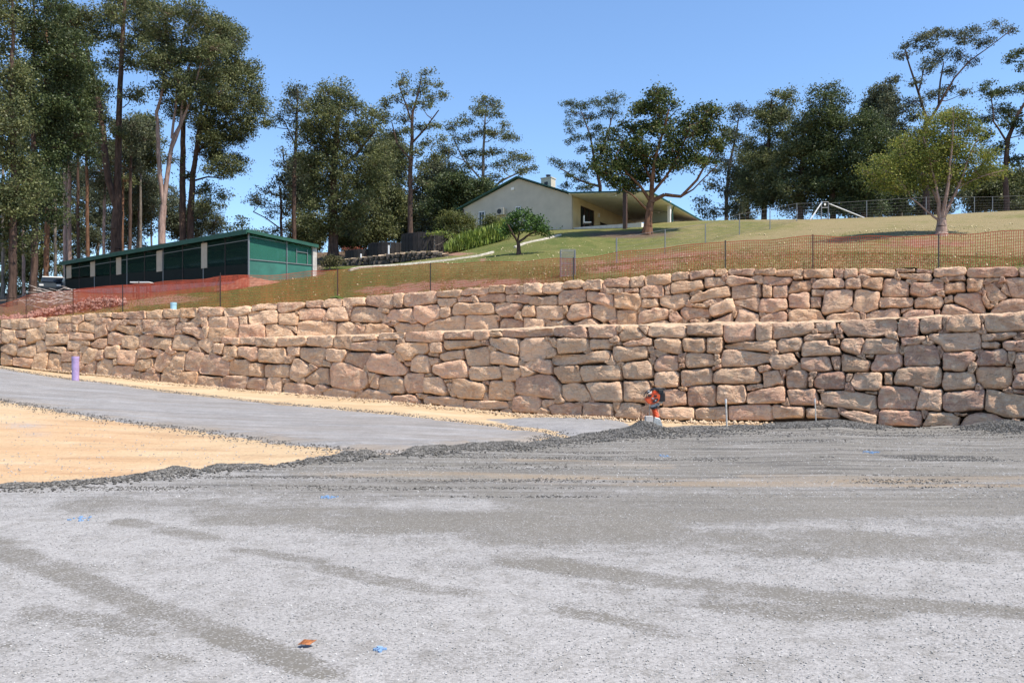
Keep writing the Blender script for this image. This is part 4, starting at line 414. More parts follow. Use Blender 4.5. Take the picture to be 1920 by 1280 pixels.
STROKE = [([(-60, 1010), (0, 1042), (120, 1090), (250, 1150), (380, 1195), (500, 1240), (600, 1285)], 15, 1.0), ([(70, 1160), (270, 1200)], 15, .75),
    ([(230, 992), (380, 1020)], 8, .8), ([(440, 1045), (600, 1065)], 7, .8), ([(620, 1083), (720, 1103), (860, 1126)], 9, .9), ([(540, 1110), (640, 1115)], 7, .6),
    ([(960, 1060), (1200, 1098), (1500, 1135), (1700, 1150), (1960, 1175)], 12, .8), ([(1350, 1145), (1500, 1168), (1650, 1165)], 15, .6),
    ([(1060, 1163), (1180, 1185), (1260, 1208)], 9, .7), ([(500, 1252), (560, 1260)], 12, .8), ([(310, 1250), (350, 1260)], 8, .6), ([(0, 1105), (60, 1130)], 8, .4),
    ([(180, 955), (500, 930), (900, 925)], 22, .55), ([(420, 975), (800, 985), (1200, 1010)], 22, .75), ([(900, 1000), (1300, 1030), (1900, 1040)], 25, .55),
    ([(1000, 955), (1500, 960), (1920, 950)], 25, .6), ([(1100, 1115), (1160, 1120)], 10, .5)]
TAN = [([(560, 893), (960, 905), (1300, 912), (1920, 914)], 7, 1.0), ([(960, 868), (1250, 880)], 5, .6), ([(640, 848), (740, 853)], 5, 1.0), ([(1400, 900), (1920, 903)], 4, .6), ([(350, 888), (380, 890)], 5, .6)]
def strokes(PX, PY, lst):
    out = np.zeros(PX.shape)
    for pts, hw, val in lst:
        d = np.full(PX.shape, 1e9)
        for (ax, ay), (bx, by) in zip(pts[:-1], pts[1:]):
            kx = .3; ex, ey = (bx - ax) * kx, by - ay; qx, qy = (PX - ax) * kx, PY - ay
            t = np.clip((qx * ex + qy * ey) / (ex * ex + ey * ey), 0, 1); d = np.minimum(d, np.hypot(qx - t * ex, qy - t * ey))
        out = np.maximum(out, val * (1 - ss((d - hw * .6) / (hw * .9))))
    return out
def pad_sheet(name, xs, ys):
    X, Y = np.meshgrid(xs, ys)
    S = signed_dist(X, Y, pad) + .5 * (vnoise(X, Y, 1.4, 31) - .5) + .25 * (vnoise(X, Y, 6, 32) - .5)
    Z, Wn = pad_height(X, Y, S)
    PX = 960 + F * X / np.maximum(Y, 1); PY = HZ + F * CAMZ / np.maximum(Y, 1)
    wx, wy = 46 * (vnoise(X, Y, .9, 45) - .5), 15 * (vnoise(X, Y, 1.3, 46) - .5)
    fin = np.where(Y > 2.5, strokes(PX + wx, PY + wy, STROKE) * np.clip(.35 + 1.3 * vnoise(X, Y, 1.6, 47), 0, 1), .3)
    far = ss((Y - 8.5) / 4.5)
    fin = np.maximum(fin, far * (.98 + .9 * (vnoise(X * .35, Y * 1.6, 1.2, 41, 6) - .5))) + .42 * ss((Y - 5.6) / 2.6) * ss((PX - 250) / 700) * (.45 + 1.1 * vnoise(X * .5, Y, 1.1, 48))
    fin = fin - 1.5 * np.exp(-(((PX - 830) / 150) ** 2 + ((PY - 957) / 14) ** 2)) * .45 - 1.2 * np.exp(-(((PX - 1300) / 220) ** 2 + ((PY - 905) / 6) ** 2)) * .5
    fin = np.clip(fin - .15 * ss((1040 - Y * 0 - PX) / 900) * (PY > 1010), 0, 1.1)
    fin = np.clip(np.maximum(fin, np.clip(Wn * 9, 0, .9)), 0, 1.2)
    tn = np.where(Y > 2.5, strokes(PX, PY, TAN), 0)
    return trimmed(name, X, Y, Z, (S > -.7) & (Y < YL(np.clip(PX, -700, 2600)) + .5), M['gravel'], {'fines': fin, 'tan': tn, 'streak': 1.25 * ss((Y - 7.5) / 5) * (1 - np.clip(Wn * 8, 0, 1))})
pad_sheet('gravel_pad', np.concatenate([np.linspace(-60, -12.5, 50), np.linspace(-12.4, 16, 480), np.linspace(16.2, 60, 60)]),
          np.concatenate([np.linspace(-40, 2.4, 30), np.geomspace(2.5, 25, 430)]))

# ------------------------------------------------------------------ upper ground: lawn and forest floor on the hill
CP = []
for px in [-700, -450, -250] + list(range(-120, 2040, 55)) + [2150, 2350, 2600]:
    for dt, dz in ((.1, -.16), (.5, -.05), (1.3, .02)):
        Yt = float(YU(px)) + .80
        P = ray(px, float(tab(UPTOP, px)), Yt); CP.append((P.x, P.y + dt, P.z + dz - .02))
for px, py, Yq in [(413, 563, 41.8), (633, 550, 36.3), (807, 543, 34.2), (1075, 522, 31.2), (1360, 500, 27.6), (1524, 497, 26.0), (1700, 493, 24.9), (1920, 487, 23.9), (230, 577, 43.8), (140, 586, 45),
    (22, 577, 55), (0, 568, 62), (60, 558, 75), (0, 552, 100), (122, 545, 62.5), (466, 529, 48), (587, 528, 51.8), (300, 548, 52), (300, 536, 60), (-200, 560, 90), (-250, 585, 55),
    (1765, 440, 36.6), (1900, 443, 36.6), (1600, 446, 37.5), (1765, 473, 33.9), (1650, 473, 34), (1560, 472, 34.3), (1880, 471, 33.6), (1765, 480, 30), (1600, 482, 30), (1156, 496, 39.5), (1247, 477, 44), (1322, 457, 48), (1387, 440, 51), (1444, 430, 53), (1494, 415, 57), (1545, 412, 60), (1625, 408, 61.5), (1736, 404, 63), (1861, 399, 64.5), (2100, 396, 65),
    (1213, 436, 55), (1072, 431, 61.5), (1170, 429, 59), (1315, 418, 70), (972, 477, 46), (868, 440, 66), (1000, 437, 61), (840, 489, 48.5), (760, 499, 45), (655, 508, 44), (930, 472, 52), (985, 457, 53), (1060, 440, 56),
    (595, 505, 58), (845, 480, 53), (720, 488, 60), (700, 478, 75), (560, 478, 80), (850, 462, 63), (1120, 461, 51), (1200, 456, 51.8), (1060, 462, 50), (1400, 470, 38), (1500, 450, 42), (1700, 430, 43), (1900, 415, 50),
    (1000, 520, 34.2), (900, 515, 38), (700, 527, 41), (1250, 490, 33.5), (550, 545, 42.5)]:
    P = ray(px, py, Yq); CP.append(tuple(P))
for x, y, z in [(40, 75, 14.4), (20, 80, 14.2), (45, 110, 15), (10, 85, 14), (0, 110, 14.5), (-30, 110, 13), (-60, 120, 13), (60, 140, 16), (-60, 150, 14), (0, 150, 15), (-90, 80, 9.5), (-95, 130, 12), (80, 90, 15), (100, 60, 13), (100, 130, 16), (-40, 85, 10.4), (-25, 72, 9.6)]:
    CP.append((x, y, z))
CP = np.array(CP)
def _tps(r2): return np.where(r2 > 0, .5 * r2 * np.log(np.maximum(r2, 1e-12)), 0)
def fit_tps(C, lam):
    n = len(C); S_ = 30.; q = C[:, :2] / S_; D = ((q[:, None] - q[None]) ** 2).sum(-1); K = _tps(D) + lam * np.eye(n)
    P = np.c_[np.ones(n), q]; A = np.block([[K, P], [P.T, np.zeros((3, 3))]]); w = np.linalg.solve(A, np.r_[C[:, 2], 0, 0, 0])
    def f(x, y):
        x = np.asarray(x, float) / S_; y = np.asarray(y, float) / S_; out = w[n] + w[n + 1] * x + w[n + 2] * y
        for i in range(n): out = out + w[i] * _tps((x - q[i, 0]) ** 2 + (y - q[i, 1]) ** 2)
        return out
    return f
hill = fit_tps(CP, 2e-4)
def hz(x, y): return float(hill(x, y))
def hill_at(px, Y): x = (px - 960) / F * Y; return Vector((x, Y, hz(x, Y)))
# plan of the upper wall as Y(x)
_xu = (_px - 960) / F * YU(_px)
def wall_Y(x): return np.interp(x, _xu, YU(_px))
xs = np.concatenate([np.linspace(-110, -45, 60), np.linspace(-44.6, 44.6, 300), np.linspace(45, 110, 50)])
ts = np.concatenate([np.linspace(0, 14, 100), np.linspace(14.3, 50, 130), np.linspace(51, 130, 50)])
X, T = np.meshgrid(xs, ts); Y = wall_Y(X) + .82 + T
Z = hill(X, Y) + .05 * (vnoise(X, Y, .9, 51) - .5)
PX = 960 + F * X / Y; PY = HZ - (Z - CAMZ) * F / Y
def blob(px, py, rx, ry): return np.exp(-((PX - px) / rx) ** 2 - ((PY - py) / ry) ** 2)
bare = .75 * np.clip(blob(760, 545, 130, 14) + blob(950, 530, 170, 10) + blob(1150, 500, 130, 16) + .9 * blob(1300, 480, 120, 16), 0, 1) + blob(120, 568, 150, 22) + .8 * blob(430, 536, 50, 6) + .7 * blob(300, 560, 120, 12) + .6 * blob(1680, 492, 60, 5) + .5 * blob(1500, 478, 120, 10) + .75 * blob(1735, 457, 130, 13) + 1.1 * blob(830, 476, 60, 4) + .8 * blob(905, 487, 12, 4)  # bare soil, plus the right lawn tree's cast shadow painted in soil colour
litter = 1.0 * (PX < 480) * (Y > 50) + 1.0 * ss((Y - 66) / 5) + .9 * blob(1180, 440, 110, 9) + .5 * blob(1765, 442, 40, 4) + ss((640 - PX) / 60) * ss((T - 12) / 4)
dry = .5 + .45 * ss((PX - 1080) / 500) - 1.3 * blob(520, 556, 220, 30) - .3 * blob(760, 520, 200, 14) - .08 * blob(1000, 470, 150, 30) - .3 * blob(1900, 495, 200, 6)
trimmed('lawn', X, Y, Z, np.ones(X.shape, bool), M['lawn'], {'dry': dry, 'bare': np.clip(bare, 0, 1), 'litter': np.clip(litter, 0, 1)})  # 'bare' also carries the right lawn tree's painted shadow

# ------------------------------------------------------------------ the two dry-stone retaining walls
def surf(px, py, upper):
    """point on the battered wall face seen at photo pixel (px, py)"""
    Y0 = YU(px) if upper else YL(px)
    k = (HZ - py) / F; Yw = (Y0 + .13 * (CAMZ - .5)) / (1 - .13 * k)
    return np.stack([(px - 960) / F * Yw, Yw, CAMZ + k * Yw], -1)
def wall_frame(px, upper):
    a = surf(np.array([px - 15., px + 15.]), np.array([650., 650.]), upper); t = a[1] - a[0]; t[2] = 0; t /= np.linalg.norm(t)
    n = np.array([t[1], -t[0], .12]); return t, n / np.linalg.norm(n)
def chaikin(P, it, q):
    for _ in range(it):
        Q = np.roll(P, -1, 0); P = np.stack([P * (1 - q) + Q * q, P * q + Q * (1 - q)], 1).reshape(-1, 2)
    return P
def resample(P, n):
    Q = np.vstack([P, P[:1]]); d = np.r_[0, np.cumsum(np.hypot(*np.diff(Q, axis=0).T))]
    s = np.linspace(0, d[-1], n + 1)[:-1]; return np.c_[np.interp(s, d, Q[:, 0]), np.interp(s, d, Q[:, 1])]
def rock_geometry(poly, upper, rs, deep):
    c = poly.mean(0); R = poly - c; rad = np.hypot(R[:, 0], R[:, 1]); poly = c + R * (1 + .55 / np.maximum(rad, 4))[:, None]
    # subdivide the edges with a little roughness before the corners are cut
    Q = np.roll(poly, -1, 0); seg = []
    for a, b in zip(poly, Q):
        L_ = np.hypot(*(b - a)); n = np.array([b[1] - a[1], a[0] - b[0]]) / max(L_, 1e-6)
        seg.append(a)
        for f in ((.5,) if L_ < 14 else (.33, .67)): seg.append(a + (b - a) * f + n * rs.normal(0, min(.9, L_ * .035)))
    P = resample(chaikin(np.array(seg), 1, .17), 36)
    size = math.sqrt(abs(np.dot(P[:, 0], np.roll(P[:, 1], 1)) - np.dot(P[:, 1], np.roll(P[:, 0], 1))) / 2)
    mp = size * (28. / F)                                    # rough metric size
    t, n = wall_frame(c[0], upper); m2p = F / (YU(c[0]) if upper else YL(c[0]))
    ro = rs.uniform(.018, .055) * min(1, mp / .5)
    prof = [(0, -.42 if not deep else -.75), (0, -ro * 2.2), (ro * .18, -ro * 1.1), (ro * .55, -ro * .42), (ro * 1.2, -ro * .06)]
    rings = []; Rm = np.hypot(*(P - c).T)[:, None] / m2p
    for d, h in prof: rings.append((np.clip(1 - d / np.maximum(Rm, .05), .35, 1), h))
    f0 = rings[-1][0]
    for k in (.82, .62, .42, .21): rings.append((f0 * k, 0.))
    UVc = []; H = []
    for f, h in rings: UVc.append(c + (P - c) * f); H.append(np.full(len(P), h))
    UVc.append(c[None]); H.append(np.zeros(1))
    U = np.vstack(UVc); H = np.concatenate(H); u = (U - c) / m2p / max(mp, .15)       # normalised, about -1..1
    inner = np.zeros(len(U)); inner[4 * 36:5 * 36] = .35; inner[5 * 36:6 * 36] = .8; inner[6 * 36:] = 1
    amp = min(1, mp / .7)
    hh = .028 * amp * (1 - np.clip((u ** 2).sum(1), 0, 1.3))
    for _ in range(4):                                       # split faces
        a = rs.uniform(0, 2 * math.pi); g = rs.uniform(.12, .42) * amp; o = rs.uniform(.03, .16) * amp
        hh = np.minimum(hh, o - g * (u[:, 0] * math.cos(a) + u[:, 1] * math.sin(a)) * .55 + .02)
    for _ in range(7):
        a = rs.uniform(0, 2 * math.pi); fq = rs.uniform(4, 16) * mp; hh = hh + .009 * amp * np.sin(fq * (u[:, 0] * math.cos(a) + u[:, 1] * math.sin(a)) + rs.uniform(0, 6))
    tilt = rs.normal(0, .06, 2); hh = hh + (u @ tilt) * mp
    H = H + inner * hh + rs.uniform(-.05, .05) * np.minimum(1, np.arange(len(U)) // 36)
    V = surf(U[:, 0], U[:, 1], upper) + n[None] * H[:, None]
    V[36:] += rs.normal(0, .006, V[36:].shape)
    fs = []
    nr = len(rings)
    i = np.arange(36); j = (i + 1) % 36
    quads = np.concatenate([np.stack([r * 36 + i, (r + 1) * 36 + i, (r + 1) * 36 + j, r * 36 + j], 1) for r in range(nr - 1)])
    last = np.stack([(nr - 1) * 36 + i, np.full(36, nr * 36), (nr - 1) * 36 + j], 1)
    return V, quads, last, c
def mesh_from(name, V, quads, tris, smooth=True):
    me = bpy.data.meshes.new(name); n = len(quads); k = len(tris)
    me.vertices.add(len(V)); me.vertices.foreach_set('co', np.asarray(V, np.float32).ravel())
    me.loops.add(4 * n + 3 * k); me.loops.foreach_set('vertex_index', np.r_[quads.ravel(), tris.ravel()].astype(np.int32))
    me.polygons.add(n + k); me.polygons.foreach_set('loop_start', np.r_[np.arange(n) * 4, 4 * n + np.arange(k) * 3].astype(np.int32))
    me.polygons.foreach_set('loop_total', np.r_[np.full(n, 4), np.full(k, 3)].astype(np.int32))
    if smooth: me.polygons.foreach_set('use_smooth', np.ones(n + k, bool))
    me.update(calc_edges=True); return me
def stone_colour(c, rs):
    px, py = c; right = float(ss((px - 1150) / 500)); left = float(ss((520 - px) / 300))
    base = np.array((.79, .495, .315)) * (1 - right) + np.array((.69, .43, .29)) * right
    base = base * (1 - left) + np.array((.73, .46, .285)) * left
    q = rs.rand()
    if q < .22: base = base * np.array((1.02, .94, .95))              # pinkish
    elif q < .34: base = base * np.array((.84, .79, .82))             # purple brown
    elif q < .50: base = base * np.array((1.12, 1.12, 1.10))
    elif q < .60: base = base * np.array((1.0, .97, .92))
    elif q < .70: base = base * np.array((1.06, .98, .88))            # ochre
    return tuple(base * rs.uniform(.82, 1.14)) + (1.,)
def decode(s): return [np.array([[float(v) / 2 for v in q.split(',')] for q in st.split()]) for st in s.split('|')]
def build_wall(data, upper, label, root_px):
    at = surf(np.array([float(root_px)]), np.array([700.]), upper)[0]
    root = empty('retaining_wall', (at[0], at[1], 0 if not upper else 2.8), label, 'stone wall'); O = np.array(root.location)
    polys = decode(data); ext = []
    for i, poly in enumerate(polys):
        rs = np.random.RandomState(1000 * upper + i)
        if upper:   # bottom course of the upper wall runs down behind the terrace edge
            lt = tab(LOWTOP, poly[:, 0]); m = (poly[:, 1] > lt - 4) & (poly[:, 0] > 372); poly[m, 1] += 5
        deep = poly[:, 1].min() < tab(UPTOP if upper else LOWTOP, poly[:, 0].mean()) + 9
        V, q, t, c = rock_geometry(poly, upper, rs, deep); ctr = V.mean(0)
        o = link_mesh('stone', mesh_from('stone', V - ctr, q, t), root, tuple(ctr - O), M['stone']); o.color = stone_colour(c, rs)
        for mir in (1921., -1.):                              # the wall runs on beyond the frame
            if abs(c[0] - mir) < 260 and (mir > 0) == (c[0] > 960):
                P2 = poly.copy(); P2[:, 0] = 2 * mir - P2[:, 0]; P2 = P2[::-1]
                P2[:, 1] += (tab(UPTOP, P2[:, 0]) - tab(UPTOP, 2 * mir - P2[:, 0])) if upper else .5 * (tab(BASE, P2[:, 0]) - tab(BASE, 2 * mir - P2[:, 0])) + .5 * (tab(LOWTOP, P2[:, 0]) - tab(LOWTOP, 2 * mir - P2[:, 0]))
                if (P2[:, 0].min() > 1922 if mir > 0 else P2[:, 0].max() < -2): ext.append(rock_geometry(P2, upper, rs, deep))
    Vs, Q, T_, b = [], [], [], 0
    for V, q, t, c in ext: Vs.append(V - O); Q.append(q + b); T_.append(t + b); b += len(V)
    o = link_mesh('outer_stones', mesh_from('outer_stones', np.vstack(Vs), np.vstack(Q), np.vstack(T_)), root, (0, 0, 0), M['stone']); o.color = (.32, .22, .15, 1); o['kind'] = 'stuff'
    # packed earth seen in the joints
    pxs = np.linspace(-300, 2300, 260); rows = []
    for f in np.linspace(0, 1, 6):
        top = tab(UPTOP if upper else LOWTOP, pxs) + 7
        if not upper: top = np.where(pxs < 372, top + 4, top)
        bot = (tab(LOWTOP, pxs) + 6) if upper else tab(BASE, pxs) + 12
        bot = np.where(pxs < 372, tab(LOWTOP, pxs) + 30, bot) if upper else bot
        p = surf(pxs, top * (1 - f) + bot * f, upper); nn = np.array([wall_frame(float(x), upper)[1] for x in pxs[::20]]).repeat(20, 0)[:260]
        rows.append(p - nn * .33)
    V = np.vstack(rows) - O
    back = rows[0].copy(); back[:, 1] += .5; back[:, 2] -= .3; V = np.vstack([back - O, V])
    link_mesh('earth_backing', np_mesh('earth_backing', V, grid_faces(260, 7), True), root, (0, 0, 0), M['joint'])
    return root
build_wall(STONES_LOWER, False, 'lower sandstone boulder retaining wall rising straight from the gravel and dirt', 1000)
build_wall(STONES_UPPER, True, 'upper sandstone boulder retaining wall set back behind the terrace, below the lawn', 1000)
# terrace between the walls
pxs = np.linspace(372, 2300, 900); rows = []
for f in np.linspace(0, 1, 9):
    lo = surf(pxs, tab(LOWTOP, pxs) + 3.5, False); hi = surf(pxs, tab(LOWTOP, pxs) - 1.9 * ss((pxs - 372) / 200), True); lo[:, 1] += .12; hi[:, 1] += .3
    p = lo * (1 - f) + hi * f; rows.append(p)
V = np.vstack(rows); V[:, 2] += .16 * (vnoise(V[:, 0], V[:, 1], 2.2, 60) - .55)
tag(link_mesh('terrace_ground', np_mesh('terrace_ground', V, grid_faces(900, 9), True), None, None, M['clod']), kind='structure')
# ------------------------------------------------------------------ TREES
def leaf_quads(C, size, rng, droop=0.3, wide=.5):
    """one elongated four-cornered leaf (or small leaf spray) per centre, slightly folded"""
    n = len(C); th = rng.uniform(0, 2 * np.pi, n); cz = rng.uniform(-1, 1, n) * .8 - droop
    cz = np.clip(cz, -1, 1); s = np.sqrt(1 - cz ** 2); ax = np.stack([s * np.cos(th), s * np.sin(th), cz], 1)
    r = rng.normal(size=(n, 3)); r -= (r * ax).sum(1)[:, None] * ax; r /= np.linalg.norm(r, axis=1)[:, None]
    L_ = size * rng.uniform(.6, 1.35, n)[:, None]; a = ax * L_; b = r * L_ * wide
    nrm = np.cross(ax, r) * L_ * .12
    V = np.stack([C - a * .5, C + b * .5 + nrm, C + a * .5, C - b * .5 + nrm], 1).reshape(-1, 3)
    return V, np.arange(4 * n).reshape(n, 4)
def tubes(segs, n=6):
    """segs: rows of p0(3) r0 p1(3) r1"""
    S = np.array(segs); p0, r0, p1, r1 = S[:, :3], S[:, 3], S[:, 4:7], S[:, 7]
    t = p1 - p0; t /= np.linalg.norm(t, axis=1)[:, None] + 1e-9
    up = np.where(np.abs(t[:, 2:3]) < .9, [[0, 0, 1.]], [[1., 0, 0]]); a = np.cross(t, up); a /= np.linalg.norm(a, axis=1)[:, None]; b = np.cross(t, a)
    q = np.arange(n) * 2 * np.pi / n; ring = a[:, None] * np.cos(q)[None, :, None] + b[:, None] * np.sin(q)[None, :, None]
    V = np.concatenate([p0[:, None] + ring * r0[:, None, None], p1[:, None] + ring * r1[:, None, None]], 1).reshape(-1, 3)
    k = np.arange(n); k2 = (k + 1) % n; f = np.stack([k, k2, k2 + n, k + n], 1)
    return V, (f[None] + (np.arange(len(S)) * 2 * n)[:, None, None]).reshape(-1, 4)

def make_tree(name, label, cat, Y, trunks, clumps, leafm, barkm, seed, leaf=.17, dens=1.0, droop=.3, puff=.55, depth=.9, group=None, flat=.6, twig=.02, leafwide=.55, depth_off=0, root=None, wood_px=1.0):
    """trunks: lists of (px, py, width px); clumps: (px, py, rx, ry) in the photo, given real depth round the tree at distance Y"""
    rng = np.random.RandomState(seed); m = Y / F
    bx, by, bw = trunks[0][0]; P0 = np.array(ray(bx, by, Y)); P0[2] = min(P0[2], hz(P0[0], P0[1]) + .1) - .15 if by > 380 else P0[2]
    nodes = []; segs = []
    for ti, tr in enumerate(trunks):
        pts = np.array([list(ray(a, b, Y)) + [w * m / 2] for a, b, w in tr]); 
        if ti == 0: pts[0, :3] = P0
        jit = np.cumsum(rng.normal(0, .18 * m * 20, len(pts))) * (0 if len(tr) < 2 else 1); 
        if ti > 0: pts[:, 1] += np.linspace(0, 1, len(pts)) * rng.uniform(-1.2, 1.2)
        d = []
        for a, b in zip(pts[:-1], pts[1:]):
            k = max(2, int(np.linalg.norm(b[:3] - a[:3]) / .8))
            for i in range(k):
                d.append(a + (b - a) * i / k)
        d.append(pts[-1]); d = np.array(d)
        d[1:-1, 0] += rng.normal(0, .02, len(d) - 2); d[1:-1, 1] += rng.normal(0, .03, len(d) - 2)
        if ti == 0: d[0, 3] *= 1.5; d[1, 3] *= 1.12 if len(d) > 1 else 1
        for a, b in zip(d[:-1], d[1:]): segs.append(np.r_[a, b])
        lo = len(d) // 3 if ti == 0 else 0
        nodes += [r for r in d[lo:]]
    nodes = np.array(nodes); leaves = []
    cl = []
    for (cx, cy, rx, ry) in clumps:
        c = np.array(ray(cx, cy, Y)); c[1] += rng.uniform(-1, 1) * depth * rx * m * 1.6 + depth_off; cl.append((c, rx * m, ry * m))
    top = nodes[:, 2].max()
    order = sorted(range(len(cl)), key=lambda i: np.min(np.linalg.norm(nodes[:, :3] - cl[i][0], axis=1)))
    for i in order:
        c, rx, rz = cl[i]
        dv = c - nodes[:, :3]; dist = np.linalg.norm(dv, axis=1)
        cost = dist + 3.0 * np.maximum(0, nodes[:, 2] + .25 * dist - c[2]) ; k = int(cost.argmin()); a = nodes[k].copy(); L_ = dist[k]
        r0 = min(a[3] * .75, .012 * L_ + twig * 1.6); r1 = max(twig * .7, r0 * .4); ns = max(3, int(L_ / .6))
        bend = rng.normal(0, .10, 3) * L_; bend[2] = -abs(bend[2]) * .6 - .06 * L_; prev = np.r_[a[:3], r0]; new = []
        for s in range(1, ns + 1):
            f = s / ns; p = a[:3] + (c - a[:3]) * f + bend * math.sin(math.pi * f) + rng.normal(0, .03, 3) * L_ * .3; cur = np.r_[p, r0 + (r1 - r0) * f]
            segs.append(np.r_[prev, cur]); prev = cur; new.append(cur)
        nodes = np.vstack([nodes, new])
        npf = max(3, int(dens * 2.6 * rx * rz * 3.14 / (puff * puff) * .55 + 2))
        u = rng.normal(size=(npf, 3)); u /= np.linalg.norm(u, axis=1)[:, None]; rr = rng.uniform(.15, 1, npf) ** .5
        pc = c + u * rr[:, None] * np.array([rx, rx * depth, rz]) * np.array([1, 1, 1.])
        for p in pc:
            mid = (c + p) / 2 + rng.normal(0, .08, 3); segs.append(np.r_[c, r1, mid, r1 * .7]); segs.append(np.r_[mid, r1 * .7, p, r1 * .35])
            nl = int(rng.uniform(.6, 1.4) * 42 * (puff / .55) ** 2 * (.17 / leaf) ** 1.2)
            q = rng.normal(size=(nl, 3)) * np.array([puff, puff, puff * flat]) * .55 * rng.uniform(.7, 1.25)
            leaves.append(p + q)
    leaves = np.vstack(leaves)
    rt = P0.copy(); r_ = empty(name, tuple(rt), label, cat, group)
    V, Q = tubes(segs, 6); link_mesh('trunk', np_mesh('trunk', V - rt, Q, True), r_, (0, 0, 0), barkm)
    V, Q = leaf_quads(leaves, leaf, rng, droop, leafwide); link_mesh('crown', np_mesh('crown', V - rt, Q), r_, (0, 0, 0), leafm)
    return r_
def scatter_clumps(rng, poly, n, r, ratio=.75):
    """random clump ellipses inside a polygon given in photo pixels"""
    P = np.array(poly, float); out = []; lo, hi = P.min(0), P.max(0); tries = 0
    while len(out) < n and tries < 20000:
        tries += 1; q = lo + rng.rand(2) * (hi - lo); k = signed_dist(np.array([q[0]]), np.array([q[1]]), P)[0]
        if k < r * .35: continue
        if any(math.hypot(q[0] - o[0], q[1] - o[1]) < r * .62 * (1 if tries < 8000 else .5) for o in out): continue
        rr = r * rng.uniform(.7, 1.25); out.append((q[0], q[1], rr, rr * ratio))
    return out
G1 = leaf_mat('gum_leaf', [(.040, .055, .02), (.095, .115, .042), (.145, .16, .065), (.21, .21, .095)], .5, .3, .3)
G2 = leaf_mat('dark_leaf', [(.024, .040, .015), (.052, .077, .027), (.085, .11, .042), (.13, .155, .062)], .5, .28, .3)
G3 = leaf_mat('grey_green_leaf', [(.05, .065, .04), (.075, .092, .052), (.11, .125, .07), (.16, .165, .10)], 0.55, .22, .25)
G4 = leaf_mat('yellow_green_leaf', [(.085, .115, .026), (.15, .185, .04), (.22, .24, .055), (.33, .30, .08)], .6, .35, .2)
G5 = leaf_mat('citrus_leaf', [(.02, .05, .012), (.045, .10, .022), (.08, .15, .035), (.13, .20, .06)], .55, .25, .2)
G6 = leaf_mat('fern_leaf', [(.07, .11, .02), (.14, .20, .035), (.22, .28, .05), (.32, .35, .08)], .5, .3, .3)
G7 = leaf_mat('magnolia_leaf', [(.025, .045, .014), (.055, .085, .026), (.10, .13, .04), (.15, .14, .055)], .6, .28, .2)
G8 = leaf_mat('red_leaf', [(.12, .03, .02), (.25, .06, .04), (.12, .10, .03)], .5, .2, .3)
B1 = bark_mat('ironbark', (.045, .030, .025), (.13, .085, .065))
B2 = bark_mat('pink_gum_bark', (.20, .13, .105), (.42, .30, .25))
B3 = bark_mat('grey_bark', (.10, .085, .07), (.26, .22, .18))
B4 = bark_mat('brown_bark', (.10, .05, .03), (.22, .12, .075))
r_ = np.random.RandomState

# -- left group behind the shed
make_tree('gum_tree', 'tall dark gum with a thick forked trunk behind the middle of the green shed roof', 'tree', 74,
    [[(216, 490, 20), (218, 430, 19), (221, 395, 18)], [(221, 395, 14), (205, 340, 12), (198, 270, 11), (192, 210, 10), (180, 150, 8), (170, 100, 6), (150, 60, 4), (120, 20, 3)],
     [(221, 395, 14), (221, 300, 12), (223, 200, 10), (227, 100, 8), (231, 30, 7), (235, -60, 5)], [(227, 100, 4), (250, 70, 3), (290, 50, 2)], [(180, 150, 4), (140, 130, 3), (100, 110, 2)]],
    [(250, 20, 34, 22), (215, -10, 38, 24), (185, 20, 30, 18), (150, 45, 30, 18), (120, 80, 30, 18), (165, 80, 24, 16), (270, 60, 24, 16), (205, 60, 26, 15), (240, -50, 50, 30), (175, -40, 45, 28), (110, 20, 40, 25), (190, 165, 24, 14), (160, 125, 26, 16), (245, 120, 16, 11),
     (150, 190, 30, 18), (130, 150, 30, 20), (255, 165, 14, 9), (90, 45, 35, 22), (185, 225, 22, 12), (150, 240, 24, 13), (235, 250, 14, 9),
     (265, 95, 24, 16), (285, 130, 20, 14), (275, 60, 26, 18), (290, 20, 30, 20), (210, 90, 22, 14), (200, 120, 20, 13), (260, 190, 18, 12), (170, 40, 30, 20), (130, 50, 30, 20), (230, 40, 26, 16)], G1, B1, 1, .2, 2.0, .35, .62)
make_tree('gum_tree', 'tall gum with a pale pinkish trunk forked above the shed roof', 'tree', 70,
    [[(303, 470, 14), (304, 420, 13), (307, 385, 12)], [(307, 385, 8), (301, 330, 8), (299, 250, 7), (298, 215, 6), (310, 170, 4), (315, 120, 3)], [(307, 385, 9), (315, 320, 8), (322, 270, 7), (337, 235, 5), (345, 180, 4), (355, 120, 3)], [(319, 285, 6), (340, 240, 5), (362, 190, 4), (385, 120, 3)], [(322, 260, 5), (328, 200, 4), (335, 100, 3), (340, 50, 2)]],
    scatter_clumps(r_(2), [(285, 20), (330, 0), (385, 5), (420, 28), (440, 90), (420, 190), (360, 215), (300, 200), (275, 120)], 34, 27, .7), G1, B2, 2, .19, 1.9, .35, .6)
